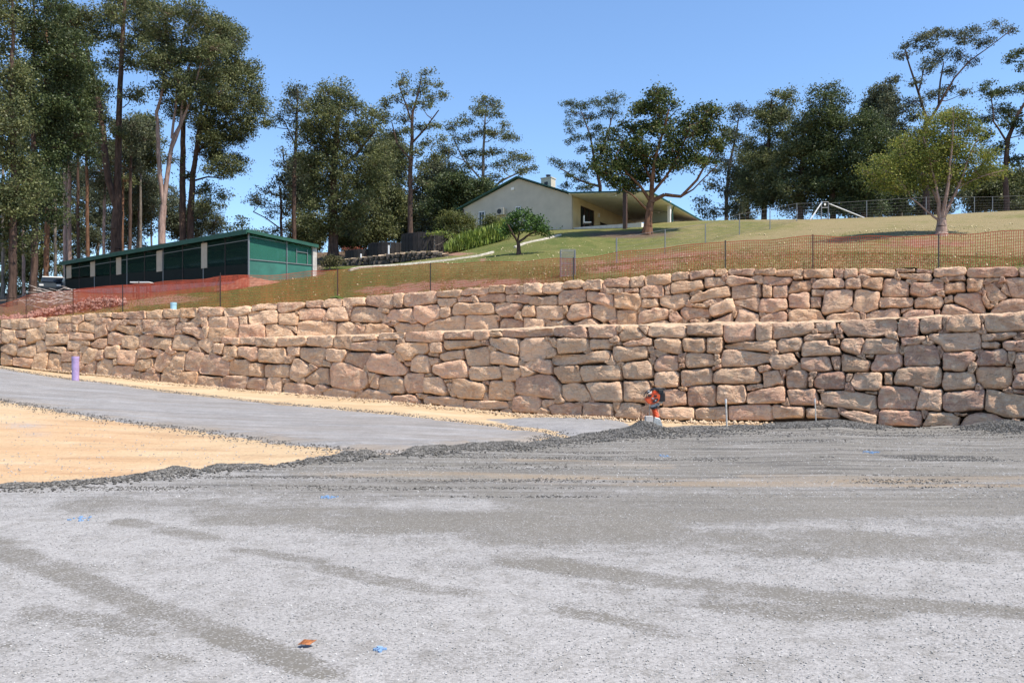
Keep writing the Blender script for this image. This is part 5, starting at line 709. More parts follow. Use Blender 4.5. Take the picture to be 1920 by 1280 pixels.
make_tree('gum_tree', 'tall dense gum on two dark parallel trunks, rightmost of the tall left trees', 'tree', 76,
    [[(344, 480, 13), (342, 400, 12), (343, 300, 10), (344, 220, 8), (350, 150, 5)], [(356, 478, 13), (358, 400, 12), (362, 330, 10), (368, 290, 8), (383, 230, 6), (400, 170, 4), (415, 120, 3)], [(366, 290, 6), (372, 230, 5), (376, 170, 4)], [(368, 290, 5), (395, 250, 4), (430, 220, 3), (470, 215, 2)], [(360, 340, 4), (385, 330, 3), (410, 330, 2)]],
    scatter_clumps(r_(3), [(395, 25), (440, 40), (462, 80), (472, 130), (490, 180), (508, 215), (480, 235), (462, 275), (445, 300), (448, 335), (425, 350), (400, 300), (370, 290), (360, 200), (380, 110)], 44, 25, .7)
    + [(420, 365, 16, 12), (395, 385, 20, 13), (375, 350, 22, 14), (385, 400, 14, 10), (500, 235, 10, 7), (330, 300, 16, 10), (350, 330, 14, 10)], G1, B1, 3, .19, 1.7, .35, .58)
left_specs = [  # base px, py, width, Y, bark, fork top py, crown polygon, clumps, r
    (22, 577, 15, 56, B1, 'dark straight trunked tree at the far left edge, its base above the rubble', [(-60, -60), (40, -60), (60, 60), (50, 200), (70, 360), (30, 470), (-60, 470)], 40, 30, G1),
    (62, 560, 13, 62, B1, 'second tall dark tree from the left edge, behind the pile of cut branches', [(40, -40), (120, -50), (150, 60), (150, 180), (120, 330), (90, 430), (40, 430), (30, 120)], 38, 30, G2),
    (85, 556, 10, 66, B4, 'slim reddish trunked tree left of the shed, beside the parked car', [(90, 60), (170, 100), (190, 200), (160, 300), (110, 330), (60, 280), (60, 150)], 30, 28, G2)]
for i, (bx, by, w, Yq, bk, lb, poly, n, r, lm) in enumerate(left_specs):
    make_tree('forest_tree', lb, 'tree', Yq, [[(bx, by, w), (bx + 3, 450, w * .9), (bx + 5, 330, w * .75), (bx - 2, 200, w * .55), (bx + 3, 60, w * .35), (bx, -20, w * .2)]],
        scatter_clumps(r_(20 + i), poly, n, r, .75), lm, bk, 20 + i, .19, 1.55, .35, .66)
# slim pale trunks between them and the shed, one mesh pair shared by several
def slim(bx, by, w, Yq, top, seed, lb, lm, bk, poly=None, n=10, r=22, grp=None):
    rg = r_(seed); lean = rg.uniform(-6, 6)
    poly = poly or [(bx - 34, top), (bx + 34, top - 10), (bx + 42, top + 70), (bx + 10, top + 120), (bx - 40, top + 80)]
    return make_tree('slim_gum', lb, 'tree', Yq, [[(bx, by, w), (bx + lean * .4, (by + top) / 2, w * .8), (bx + lean, top + 50, w * .5), (bx + lean * 1.3, top + 10, w * .3)]], scatter_clumps(rg, poly, n, r, .65), lm, bk, seed, .2, 1.2, .35, .6, group=grp)
g_ = 'slim pale gums in the forest behind and beside the shed'
for k, (bx, w, Yq, top, bk, lm, lb) in enumerate([
    (122, 7, 80, 150, B2, G2, 'pale twin-like slim gum just left of the far end of the shed roof'), (131, 8, 84, 170, B2, G3, 'pale slim gum rising right above the far left corner of the shed'),
    (147, 6, 88, 190, B1, G1, 'thin reddish-brown trunk, first one right of the far shed corner'), (165, 7, 82, 180, B4, G1, 'brown slim trunk about halfway between the far shed corner and the thick forked gum'),
    (194, 6, 86, 260, B2, G3, 'pale slim trunk closest on the left of the thick forked gum'), (228, 6, 90, 240, B4, G1, 'thin brown trunk just right of the thick forked gum, behind it'),
    (243, 7, 84, 220, B1, G3, 'dark slim trunk between the thick forked gum and the pinkish gum, left one'), (262, 4, 96, 300, B1, G3, 'thinnest trunk left of the pinkish forked gum'),
    (45, 6, 90, 170, B2, G2, 'pale thin trunk between the two darkest left-hand trees'), (104, 6, 95, 200, B3, G2, 'grey thin trunk above the parked car'), (5, 6, 85, 200, B3, G2, 'grey thin trunk cut by the left edge of the photo'), (283, 4, 100, 330, B3, G3, 'faint grey sapling just left of the pinkish forked gum')]):
    slim(bx, 560 if bx < 120 else 490, w, Yq, top, 40 + k, lb, lm, bk, grp=g_)
# lower, further foliage seen between the trunks
def mass(name, label, cat, Yq, base, poly, n, r, lm, bk, seed, leaf=.24, dens=1.3, puff=.7, group=None, tw=7):
    P = np.array(poly, float); top = P[:, 1].min(); cx = P[:, 0].mean(); tr = r_(seed + 500); tufts = []
    for a, b2 in zip(P, np.roll(P, -1, 0)):
        for f in (.2, .6):
            q = a + (b2 - a) * f
            if q[1] < top + .55 * (P[:, 1].max() - top): tufts.append((q[0] + tr.normal(0, 5), q[1] - tr.uniform(-4, 9), tr.uniform(6, 11), tr.uniform(4, 8)))
    return make_tree(name, label, cat, Yq, [[(base[0], base[1], tw), ((base[0] + cx) / 2, base[1] * .5 + top * .5, tw * .6), (cx, top + 15, tw * .25)]], scatter_clumps(r_(seed), poly, n, r, .7) + tufts, lm, bk, seed, leaf, dens, .3, puff, group=group)
gl = 'far bushy trees filling the gaps between the left trunks'
for k, (poly, b, Yq, lm, lb) in enumerate([
    ([(-40, 380), (40, 350), (70, 420), (50, 560), (-40, 560)], (5, 575), 95, G1, 'bushy green tree low behind the leftmost trunk'),
    ([(30, 340), (110, 330), (120, 420), (110, 545), (40, 550)], (75, 575), 100, G1, 'bushy green tree behind the brush pile'),
    ([(90, 300), (160, 290), (170, 400), (160, 480), (90, 500)], (125, 540), 105, G3, 'grey-green bushy tree above the far end of the shed'),
    ([(150, 330), (215, 320), (225, 400), (215, 470), (150, 480)], (180, 530), 110, G3, 'grey-green bushy tree left of the thick forked trunk'),
    ([(225, 300), (290, 330), (300, 390), (290, 450), (230, 470)], (255, 500), 100, G3, 'pale bushy tree between the forked gum and the pinkish gum'),
    ([(310, 350), (340, 380), (400, 390), (425, 420), (400, 440), (310, 450)], (350, 480), 110, G3, 'pale bushy tree low behind the two dark parallel trunks'),
    ([(240, 220), (290, 220), (300, 300), (260, 320), (235, 290)], (262, 490), 92, G1, 'tree with a high light crown behind the forked gum')]):
    mass('bushy_tree', lb, 'tree', Yq, b, poly, 28 if k < 2 else 20, 22, lm, B3, 60 + k, .24, 1.5, group=gl)

# -- middle group between shed and house
make_tree('gum_tree', 'thin open-crowned gum with a straight dark trunk, left of the big dense tree', 'tree', 82,
    [[(552, 480, 9), (551, 400, 8), (553, 300, 7), (556, 240, 5), (558, 190, 3), (556, 160, 2)], [(553, 310, 3), (530, 300, 2.5), (525, 270, 2)], [(553, 270, 3), (535, 230, 2)]],
    [(545, 165, 22, 12), (565, 180, 22, 14), (535, 190, 18, 12), (548, 210, 22, 12), (573, 205, 18, 12), (530, 225, 18, 10), (560, 235, 22, 12), (540, 250, 16, 10), (575, 240, 14, 12), (505, 237, 10, 6), (498, 230, 8, 6), (535, 290, 10, 6), (532, 310, 16, 10), (520, 330, 16, 10), (570, 290, 14, 12), (570, 330, 16, 12)], G3, B1, 5, .2, 1.1, .3, .55)
make_tree('gum_tree', 'pale low gum with bare lower limbs just right of the shed roof edge', 'tree', 84,
    [[(528, 480, 6), (527, 430, 5), (527, 380, 4), (524, 350, 3)], [(527, 430, 3), (500, 410, 2), (480, 400, 2)]],
    [(500, 355, 26, 10), (470, 368, 20, 9), (525, 345, 20, 12), (490, 380, 22, 9), (540, 365, 20, 12), (520, 385, 22, 10), (505, 400, 14, 8), (545, 395, 18, 12), (535, 420, 22, 14), (510, 435, 18, 10)], G3, B1, 6, .2, 1.1, .3, .55)
make_tree('small_fir', 'dark small conifer peeking over the near corner of the shed roof', 'tree', 80, [[(455, 470, 4), (455, 440, 3), (454, 405, 1.5)]], [(454, 410, 7, 6), (453, 422, 14, 6), (462, 434, 22, 7), (445, 434, 14, 6), (478, 438, 14, 7)], G2, B1, 7, .2, 1.5, .1, .5)
make_tree('broad_tree', 'big dense dark grey-green tree with a thick trunk between shed and house', 'tree', 72,
    [[(624, 478, 20), (624, 400, 18), (626, 320, 14), (632, 240, 9), (640, 180, 5)], [(626, 330, 8), (670, 290, 6), (705, 250, 4)], [(626, 320, 6), (600, 260, 5), (590, 210, 3)]],
    scatter_clumps(r_(8), [(590, 150), (620, 165), (645, 140), (665, 155), (680, 185), (700, 205), (730, 240), (742, 290), (735, 340), (710, 380), (670, 440), (600, 445), (575, 400), (572, 330), (565, 260), (572, 200)], 88, 22, .8), G1, B1, 8, .19, 1.25, .3, .62, depth=1.3)
make_tree('gum_tree', 'tall gum with tufted open crown and a straight dark trunk right of the dense tree', 'tree', 66,
    [[(770, 455, 11), (769, 400, 10), (769, 320, 9), (772, 260, 7), (774, 210, 5), (785, 170, 3), (790, 145, 2)], [(770, 300, 5), (745, 270, 4), (735, 230, 2)], [(771, 270, 4), (800, 245, 3), (825, 215, 2)], [(773, 230, 4), (762, 200, 3), (750, 165, 2)]],
    [(792, 140, 9, 6), (806, 136, 7, 5), (750, 148, 8, 6), (757, 145, 8, 6), (755, 160, 12, 7), (795, 155, 14, 8), (785, 172, 16, 8), (765, 178, 12, 7), (822, 165, 12, 6), (810, 185, 18, 8), (830, 180, 10, 7), (745, 190, 14, 8), (725, 195, 14, 10), (770, 200, 16, 8), (795, 205, 18, 9), (755, 220, 18, 9), (720, 225, 12, 12), (735, 245, 16, 9), (785, 235, 16, 8), (815, 240, 18, 8), (765, 250, 18, 8), (800, 262, 22, 9), (745, 275, 16, 8), (830, 265, 12, 8), (780, 290, 20, 9), (815, 290, 16, 8), (755, 310, 16, 9), (795, 320, 16, 8), (745, 345, 16, 9), (800, 345, 14, 8)], G1, B1, 9, .17, 1.5, .3, .42)
make_tree('gum_tree', 'broad light green gum rising behind the left slope of the house roof', 'tree', 84,
    [[(905, 440, 9), (905, 380, 8), (906, 300, 6), (908, 250, 4), (912, 200, 2)], [(905, 370, 5), (940, 340, 4), (975, 325, 2)], [(905, 340, 4), (870, 300, 3), (850, 260, 2)], [(905, 380, 4), (865, 350, 3)]],
    [(905, 190, 16, 9), (925, 195, 16, 10), (895, 205, 12, 9), (930, 215, 16, 10), (905, 222, 18, 9), (875, 228, 18, 9), (850, 240, 18, 10), (945, 235, 10, 8), (900, 245, 22, 10), (862, 262, 22, 10), (930, 255, 22, 10), (955, 265, 20, 10), (880, 280, 22, 10), (840, 285, 22, 12), (920, 285, 24, 10), (965, 285, 22, 10), (985, 300, 16, 10), (995, 318, 12, 8), (945, 310, 24, 10), (890, 310, 24, 10), (850, 315, 24, 12), (975, 325, 16, 8), (920, 335, 24, 10), (870, 340, 26, 12), (830, 330, 22, 12)], G1, B3, 10, .19, 1.6, .3, .5)
make_tree('broad_tree', 'dark bushy tree close behind the left eave of the house', 'tree', 76, [[(870, 450, 10), (868, 400, 8), (870, 360, 5)]],
    scatter_clumps(r_(11), [(820, 350), (850, 330), (900, 335), (940, 345), (930, 370), (890, 395), (860, 420), (820, 430), (800, 400)], 26, 22, .75), G2, B1, 11, .22, 1.9, .2, .6)
gm = 'light bushy trees filling the gap between the dense tree and the house'
for k, (poly, b, Yq, lm, lb) in enumerate([
    ([(680, 330), (730, 320), (750, 380), (740, 450), (690, 460), (670, 400)], (705, 480), 86, G1, 'bushy mid-height tree just right of the big dense trunk'),
    ([(700, 260), (745, 250), (760, 300), (750, 340), (700, 330)], (722, 470), 92, G3, 'light tree behind the tufted gum on its left'),
    ([(780, 320), (830, 290), (850, 330), (850, 440), (785, 460)], (800, 470), 90, G3, 'light bushy tree just right of the tufted gum trunk'),
    ([(730, 370), (770, 360), (790, 420), (770, 455), (730, 455)], (745, 475), 96, G1, 'low bushy tree behind the tufted gum trunk'),
    ([(570, 400), (600, 420), (600, 470), (560, 470), (545, 430)], (575, 480), 88, G1, 'low bushy tree left of the big dense trunk'),
    ([(640, 400), (690, 400), (700, 460), (660, 475), (640, 460)], (668, 480), 90, G1, 'low bushy tree close right of the big dense trunk'),
    ([(545, 300), (575, 290), (585, 350), (570, 400), (545, 380)], (562, 480), 95, G3, 'pale tree tight behind the thin straight gum')]):
    mass('bushy_tree', lb, 'tree', Yq, b, poly, 26, 20, lm, B3, 80 + k, .24, 1.9, group=gm)

# -- around and right of the house
make_tree('gum_tree', 'airy gum with open layered crown behind the house chimney', 'tree', 90,
    [[(1130, 420, 9), (1125, 350, 7), (1115, 300, 5), (1105, 250, 3), (1090, 210, 2)], [(1125, 350, 5), (1085, 340, 3), (1050, 320, 2)], [(1118, 310, 4), (1140, 250, 3), (1150, 210, 2)]],
    [(1070, 187, 20, 8), (1095, 190, 20, 9), (1125, 190, 20, 9), (1150, 195, 22, 10), (1075, 205, 16, 6), (1110, 210, 20, 8), (1140, 220, 22, 10), (1065, 228, 9, 6), (1090, 232, 12, 6), (1070, 243, 10, 6), (1120, 240, 18, 8), (1080, 258, 14, 6), (1065, 265, 6, 5), (1105, 262, 16, 7), (1135, 262, 20, 9), (1095, 278, 12, 6), (1125, 285, 16, 8),
     (1037, 303, 10, 6), (1055, 310, 14, 7), (1075, 312, 14, 7), (1095, 315, 12, 7), (1065, 330, 14, 7), (1090, 335, 16, 8), (1062, 348, 12, 6), (1100, 352, 18, 8), (1130, 330, 16, 9)], G2, B1, 12, .18, 1.5, .3, .45)
make_tree('shade_tree', 'big spreading dark-leaved shade tree on the lawn beside the verandah post', 'tree', 54.5,
    [[(1213, 436, 17), (1215, 410, 15), (1218, 385, 14), (1222, 375, 13)], [(1222, 378, 10), (1220, 350, 9), (1226, 300, 6), (1240, 250, 4), (1248, 215, 2.5)], [(1220, 378, 7), (1200, 352, 5), (1175, 330, 3.5), (1150, 300, 2.5)], [(1224, 376, 9), (1245, 366, 7), (1275, 370, 6), (1305, 340, 5), (1325, 300, 3), (1340, 270, 2)], [(1225, 360, 6), (1250, 330, 5), (1272, 290, 4), (1290, 240, 2.5)], [(1214, 395, 5), (1200, 385, 4), (1190, 378, 3), (1175, 368, 2)], [(1222, 340, 5), (1200, 290, 4), (1190, 240, 2.5)], [(1275, 370, 4), (1300, 355, 3), (1345, 310, 2)]],
    scatter_clumps(r_(13), [(1190, 190), (1225, 163), (1262, 160), (1290, 172), (1285, 195), (1310, 205), (1335, 190), (1350, 205), (1350, 235), (1375, 250), (1365, 275), (1340, 300), (1330, 330), (1290, 320), (1260, 330), (1215, 345), (1180, 355), (1140, 362), (1105, 320), (1098, 300), (1125, 285), (1135, 250), (1140, 225), (1170, 215)], 92, 17, .78), G7, B4, 13, .165, 1.55, .1, .42, leafwide=.65, depth=1.0)
make_tree('gum_tree', 'light loose gum right beside the shade tree, above the lawn crest', 'tree', 82,
    [[(1362, 420, 8), (1362, 360, 7), (1370, 300, 5), (1380, 250, 3), (1388, 210, 2)]],
    [(1385, 205, 18, 9), (1400, 215, 16, 10), (1372, 220, 12, 8), (1385, 240, 20, 12), (1365, 260, 22, 12), (1395, 268, 20, 12), (1350, 290, 20, 12), (1380, 300, 24, 13), (1345, 325, 22, 12), (1375, 335, 24, 13), (1330, 350, 20, 10), (1360, 365, 24, 12), (1320, 375, 16, 9), (1345, 395, 22, 10), (1315, 395, 12, 8), (1380, 390, 22, 12), (1332, 408, 18, 8)], G3, B3, 14, .2, 1.4, .3, .55)
rs_ = [  # dense dark wood to the right of the house, tree by tree
    (1430, 425, 12, 78, [(1445, 185), (1475, 170), (1490, 200), (1470, 240), (1480, 300), (1470, 390), (1410, 400), (1395, 340), (1410, 270), (1425, 230)], 40, 21, G1, 'tall lumpy mid-green tree with a knobbly top, left in the dense dark wood', 2),
    (1500, 420, 12, 74, [(1480, 230), (1520, 210), (1530, 260), (1550, 330), (1540, 400), (1470, 405), (1455, 330)], 38, 22, G1, 'dark bushy tree directly behind the wire gate', 2),
    (1562, 415, 11, 72, [(1515, 195), (1535, 175), (1555, 160), (1575, 185), (1590, 205), (1600, 250), (1600, 400), (1530, 405), (1520, 300)], 48, 22, G2, 'dark tree with pointed spiky tops, highest of the dense wood', 2),
    (1620, 412, 11, 70, [(1590, 250), (1620, 215), (1650, 225), (1665, 270), (1660, 330), (1650, 400), (1590, 405)], 38, 22, G2, 'dark green rounded tree at the right end of the dense wood', 2),
    (1400, 425, 9, 90, [(1380, 290), (1420, 280), (1430, 350), (1430, 410), (1370, 415)], 20, 22, G1, 'bushy tree at the left end of the dense wood', 2)]
for k, (bx, by, w, Yq, poly, n, r, lm, lb, _) in enumerate(rs_):
    mass('dense_tree', lb, 'tree', Yq, (bx, by), poly, n, r, lm, B1, 100 + k, .19, 1.4, .66, tw=w)
make_tree('gum_tree', 'tall airy gum with wide spreading open crown, highest tree on the right', 'tree', 80,
    [[(1740, 420, 13), (1735, 330, 11), (1733, 260, 9), (1738, 220, 7)], [(1738, 225, 5), (1720, 170, 4), (1705, 130, 3), (1695, 95, 2)], [(1736, 240, 6), (1762, 190, 5), (1785, 150, 3.5), (1810, 120, 3), (1845, 95, 2), (1890, 60, 1.5)], [(1760, 195, 4), (1768, 150, 3), (1780, 110, 2)], [(1722, 175, 3), (1740, 120, 2)]],
    [(1700, 95, 14, 8), (1715, 78, 18, 9), (1740, 70, 20, 9), (1755, 62, 12, 7), (1730, 90, 22, 9), (1705, 85, 12, 6), (1790, 55, 16, 8), (1810, 60, 16, 8), (1835, 55, 14, 6), (1860, 52, 16, 5), (1885, 55, 12, 5), (1896, 62, 6, 4), (1800, 80, 22, 9), (1775, 95, 20, 9), (1835, 85, 18, 8), (1850, 80, 10, 5), (1755, 110, 22, 9), (1800, 105, 20, 9), (1825, 115, 14, 6), (1745, 130, 16, 7), (1785, 130, 16, 8),
     (1665, 155, 16, 6), (1650, 165, 8, 5), (1680, 148, 10, 6), (1710, 160, 14, 8), (1655, 190, 16, 9), (1680, 185, 18, 9), (1715, 190, 22, 10), (1750, 175, 20, 9), (1785, 165, 18, 9), (1800, 180, 14, 6), (1690, 210, 20, 9), (1725, 215, 24, 10), (1665, 215, 12, 7), (1700, 235, 22, 10), (1740, 245, 24, 12), (1670, 245, 14, 9)], G3, B1, 15, .19, 1.7, .3, .48)
make_tree('gum_tree', 'dark leaning gum cut by the right edge of the photo', 'tree', 76,
    [[(1890, 410, 11), (1885, 330, 9), (1890, 260, 8), (1905, 220, 6), (1930, 180, 4)], [(1890, 270, 4), (1860, 230, 3), (1852, 190, 2)]],
    [(1836, 170, 8, 5), (1855, 158, 12, 7), (1850, 180, 14, 7), (1870, 175, 14, 8), (1890, 170, 18, 9), (1915, 165, 18, 10), (1880, 200, 20, 10), (1910, 205, 22, 12), (1860, 215, 20, 10), (1895, 235, 22, 12), (1865, 250, 20, 12), (1915, 250, 20, 12), (1885, 275, 22, 12), (1860, 290, 18, 10), (1905, 300, 20, 12), (1880, 320, 20, 10), (1900, 105, 14, 9), (1915, 95, 14, 8), (1925, 120, 14, 8), (1940, 200, 30, 30), (1945, 280, 30, 25)], G2, B1, 16, .2, 1.7, .3, .5)
gr = 'bushy trees low behind the right-hand wire fence'
for k, (poly, b, Yq, lm, lb) in enumerate([
    ([(1660, 260), (1700, 250), (1720, 320), (1710, 395), (1655, 400)], (1690, 415), 84, G2, 'dark bushy tree left behind the yellow-green tree'),
    ([(1720, 280), (1780, 270), (1790, 340), (1780, 400), (1720, 400)], (1752, 412), 90, G3, 'grey-green bushy tree hidden behind the yellow-green tree'),
    ([(1820, 330), (1870, 320), (1880, 360), (1870, 395), (1815, 395)], (1845, 410), 92, G1, 'bushy tree low right of the yellow-green tree'),
    ([(1870, 330), (1940, 320), (1960, 400), (1870, 400)], (1915, 410), 88, G1, 'bushy tree low at the right edge of the photo'),
    ([(1590, 330), (1660, 320), (1670, 400), (1590, 405)], (1630, 415), 88, G2, 'dark undergrowth tree right of the wire gate'),
    ([(1640, 170), (1665, 160), (1672, 230), (1650, 270), (1630, 240)], (1650, 415), 92, G3, 'pale slender tree left of the tall airy gum')]):
    mass('bushy_tree', lb, 'tree', Yq, b, poly, 26, 21, lm, B3, 120 + k, .24, 1.9, group=gr)
make_tree('multi_stem_tree', 'rounded yellow-green tree with several pale stems standing alone on the right lawn', 'tree', 36.6,
    [[(1764, 440, 20), (1764, 425, 18), (1765, 410, 15)], [(1763, 412, 8), (1757, 380, 6), (1748, 345, 4), (1735, 300, 3), (1720, 260, 2)], [(1765, 412, 8), (1767, 370, 6), (1770, 320, 4), (1768, 260, 2.5), (1765, 215, 1.5)], [(1767, 412, 8), (1780, 380, 6), (1792, 350, 4), (1805, 310, 3), (1820, 270, 2)], [(1759, 412, 4), (1745, 400, 3.5), (1730, 385, 3), (1712, 370, 2)], [(1764, 400, 6), (1775, 360, 5), (1788, 300, 3), (1795, 250, 2)], [(1762, 390, 4), (1750, 330, 3), (1748, 280, 2)], [(1792, 352, 3), (1830, 335, 2.5), (1870, 325, 1.5)]],
    scatter_clumps(r_(17), [(1740, 215), (1775, 195), (1810, 200), (1832, 220), (1840, 260), (1850, 290), (1890, 315), (1880, 335), (1850, 345), (1820, 355), (1780, 345), (1740, 350), (1700, 365), (1660, 360), (1622, 340), (1615, 320), (1640, 295), (1665, 285), (1690, 255), (1710, 240)], 112, 17, .7), G4, B2, 17, .10, 1.35, .15, .40, twig=.01, leafwide=.55)
make_tree('citrus_tree', 'small glossy green citrus tree with a dark short trunk on the middle lawn', 'tree', 46,
    [[(973, 477, 9), (972, 462, 8), (971, 452, 7)], [(971, 454, 5), (960, 440, 4), (952, 425, 3)], [(972, 454, 5), (990, 440, 4), (1005, 430, 3)], [(971, 450, 4), (975, 430, 3), (980, 412, 2)]],
    scatter_clumps(r_(18), [(962, 398), (975, 392), (990, 395), (1000, 400), (1020, 412), (1034, 428), (1028, 440), (1005, 440), (985, 438), (965, 436), (948, 446), (940, 430), (942, 415), (950, 405)], 30, 9, .7), G5, B1, 18, .13, 1.7, .1, .30, leafwide=.65, twig=.008)
# bushes by the house
make_tree('bush', 'olive rounded bush left of the house gable window', 'bush', 60, [[(850, 447, 5), (850, 430, 4), (850, 415, 2)]], scatter_clumps(r_(19), [(822, 410), (845, 395), (875, 398), (895, 415), (895, 440), (860, 445), (825, 440)], 34, 12, .8), leaf_mat('olive_leaf', [(.06, .075, .02), (.11, .125, .035), (.16, .16, .05)], .5, .25, .3), B3, 19, .13, 1.5, -.2, .35, twig=.008)
make_tree('bush', 'olive bush in front of the house gable window', 'bush', 59, [[(922, 440, 4), (920, 428, 3), (920, 415, 2)]], scatter_clumps(r_(25), [(905, 415), (920, 402), (940, 410), (945, 430), (905, 435)], 14, 10, .8), bpy.data.materials['olive_leaf'], B3, 25, .13, 1.5, -.2, .35, twig=.008)
make_tree('bush', 'dull green low bush right behind the shed corner', 'bush', 57, [[(618, 497, 3), (618, 490, 2)]], scatter_clumps(r_(26), [(597, 485), (625, 477), (645, 485), (645, 498), (598, 500)], 14, 8, .7), leaf_mat('dull_leaf', [(.06, .07, .03), (.12, .11, .05), (.17, .14, .06)], .6, .2, .2), B3, 26, .11, 1.6, 0, .3, twig=.008)
make_tree('bush', 'red-leaved low bush between the shed and the dark tanks', 'bush', 64, [[(665, 488, 3), (664, 480, 2)]], [(652, 470, 10, 6), (668, 468, 11, 6), (660, 476, 12, 6), (676, 474, 9, 6), (688, 474, 10, 5)], G8, B3, 27, .13, 1.6, -.1, .3, twig=.008)
make_tree('bush', 'yellow-green plants growing over the rim of the larger dark tank', 'bush', 58, [[(815, 447, 3), (815, 442, 2)]], [(800, 439, 10, 3), (815, 437, 12, 4), (830, 438, 12, 4), (842, 440, 10, 4)], G6, B3, 28, .12, 1.6, -.3, .25, twig=.008)
# fern hedge: arching blades in rows
def fern_hedge():
    rng = r_(31); segsV = []; b = 0; V = []; Q = []
    A = [(838, 472), (870, 458), (905, 445), (945, 430)]; 
    pts = []
    for k in range(2600):
        u = rng.rand(); px = 838 + u * 112 + rng.normal(0, 3); pyb = np.interp(px, [835, 860, 900, 930, 952], [473, 471, 465, 455, 446]) - rng.rand() * np.interp(px, [835, 870, 950], [6, 26, 30])
        Yq = np.interp(px, [835, 950], [55, 58]) + rng.uniform(0, 1.8); p = np.array(ray(px, pyb, Yq)); 
        h = rng.uniform(.25, .6); th = rng.uniform(0, 2 * np.pi); d = np.array([math.cos(th), math.sin(th), 0]) * rng.uniform(.1, .5) * h; w = .03
        s = np.array([-d[1], d[0], 0]); s = s / (np.linalg.norm(s) + 1e-6) * w
        top = p + d + np.array([0, 0, h]); mid = p + d * .4 + np.array([0, 0, h * .65])
        V += [p - s, p + s, mid + s * .9, mid - s * .9, top + s * .15, top - s * .15]; Q += [(b, b + 1, b + 2, b + 3), (b + 3, b + 2, b + 4, b + 5)]; b += 6
    V = np.array(V); ctr = np.array([*ray(895, 470, 56)]); ctr[2] = hz(ctr[0], ctr[1])
    r = empty('fern_hedge', tuple(ctr), 'bright green sloping bank of fern-like plants below the house', 'hedge')
    link_mesh('foliage', np_mesh('foliage', V - ctr, Q), r, (0, 0, 0), G6)
    # leafy under-mass so that the bank is solid
    c = []
    for k in range(150):
        px = rng.uniform(842, 948); pyb = np.interp(px, [835, 860, 900, 930, 952], [471, 469, 463, 453, 444]) - rng.uniform(2, np.interp(px, [835, 870, 950], [5, 22, 26])); c.append(np.array(ray(px, pyb, np.interp(px, [835, 950], [55.6, 58.6]) + rng.uniform(0, 1))) + rng.normal(0, .2, (26, 3)))
    Vv, Qq = leaf_quads(np.vstack(c), .16, rng, -.5, .3); link_mesh('inner_foliage', np_mesh('inner_foliage', Vv - ctr, Qq), r, (0, 0, 0), G5)
fern_hedge()
# ------------------------------------------------------------------ THINGS
WALLC = simple('cream_render', (.50, .455, .36), .85, .05, 1.5, .002)
YELC = simple('yellow_cream_render', (.60, .49, .29), .85, .05, 1.5, .002)
CEIL = simple('ceiling_white', (.88, .85, .77), .8, .04, 2, 0)
ROOFG = simple('green_roof_metal', (.014, .075, .050), .5, .12, 3, 0)
DARKG = simple('dark_window', (.02, .025, .03), .12, .1, 2, 0)
WHITE = simple('white_paint', (.72, .72, .70), .5, .06, 8, 0)
BLACKR = simple('black_part', (.02, .02, .022), .4, .2, 9, 0)
BROWNP = simple('brown_post', (.07, .035, .025), .6, .2, 9, 0)
ORANGE = simple('orange_paint', (.66, .085, .018), .4, .06, 9, 0)
ALU = simple('cast_alloy', (.50, .50, .48), .45, .2, 15, .002, .5)
PURPLE = simple('lilac_pipe', (.40, .29, .50), .55, .12, 5, 0)
BLUEP = simple('pale_blue_pipe', (.30, .52, .62), .5, .05, 5, 0)
PEG = simple('weathered_peg', (.62, .56, .48), .8, .15, 20, 0)
CONC = simple('concrete_pad', (.48, .44, .40), .9, .15, 4, .01)
BLUEPAINT = simple('blue_marking_paint', (.20, .33, .52), .8, .2, 40, 0)

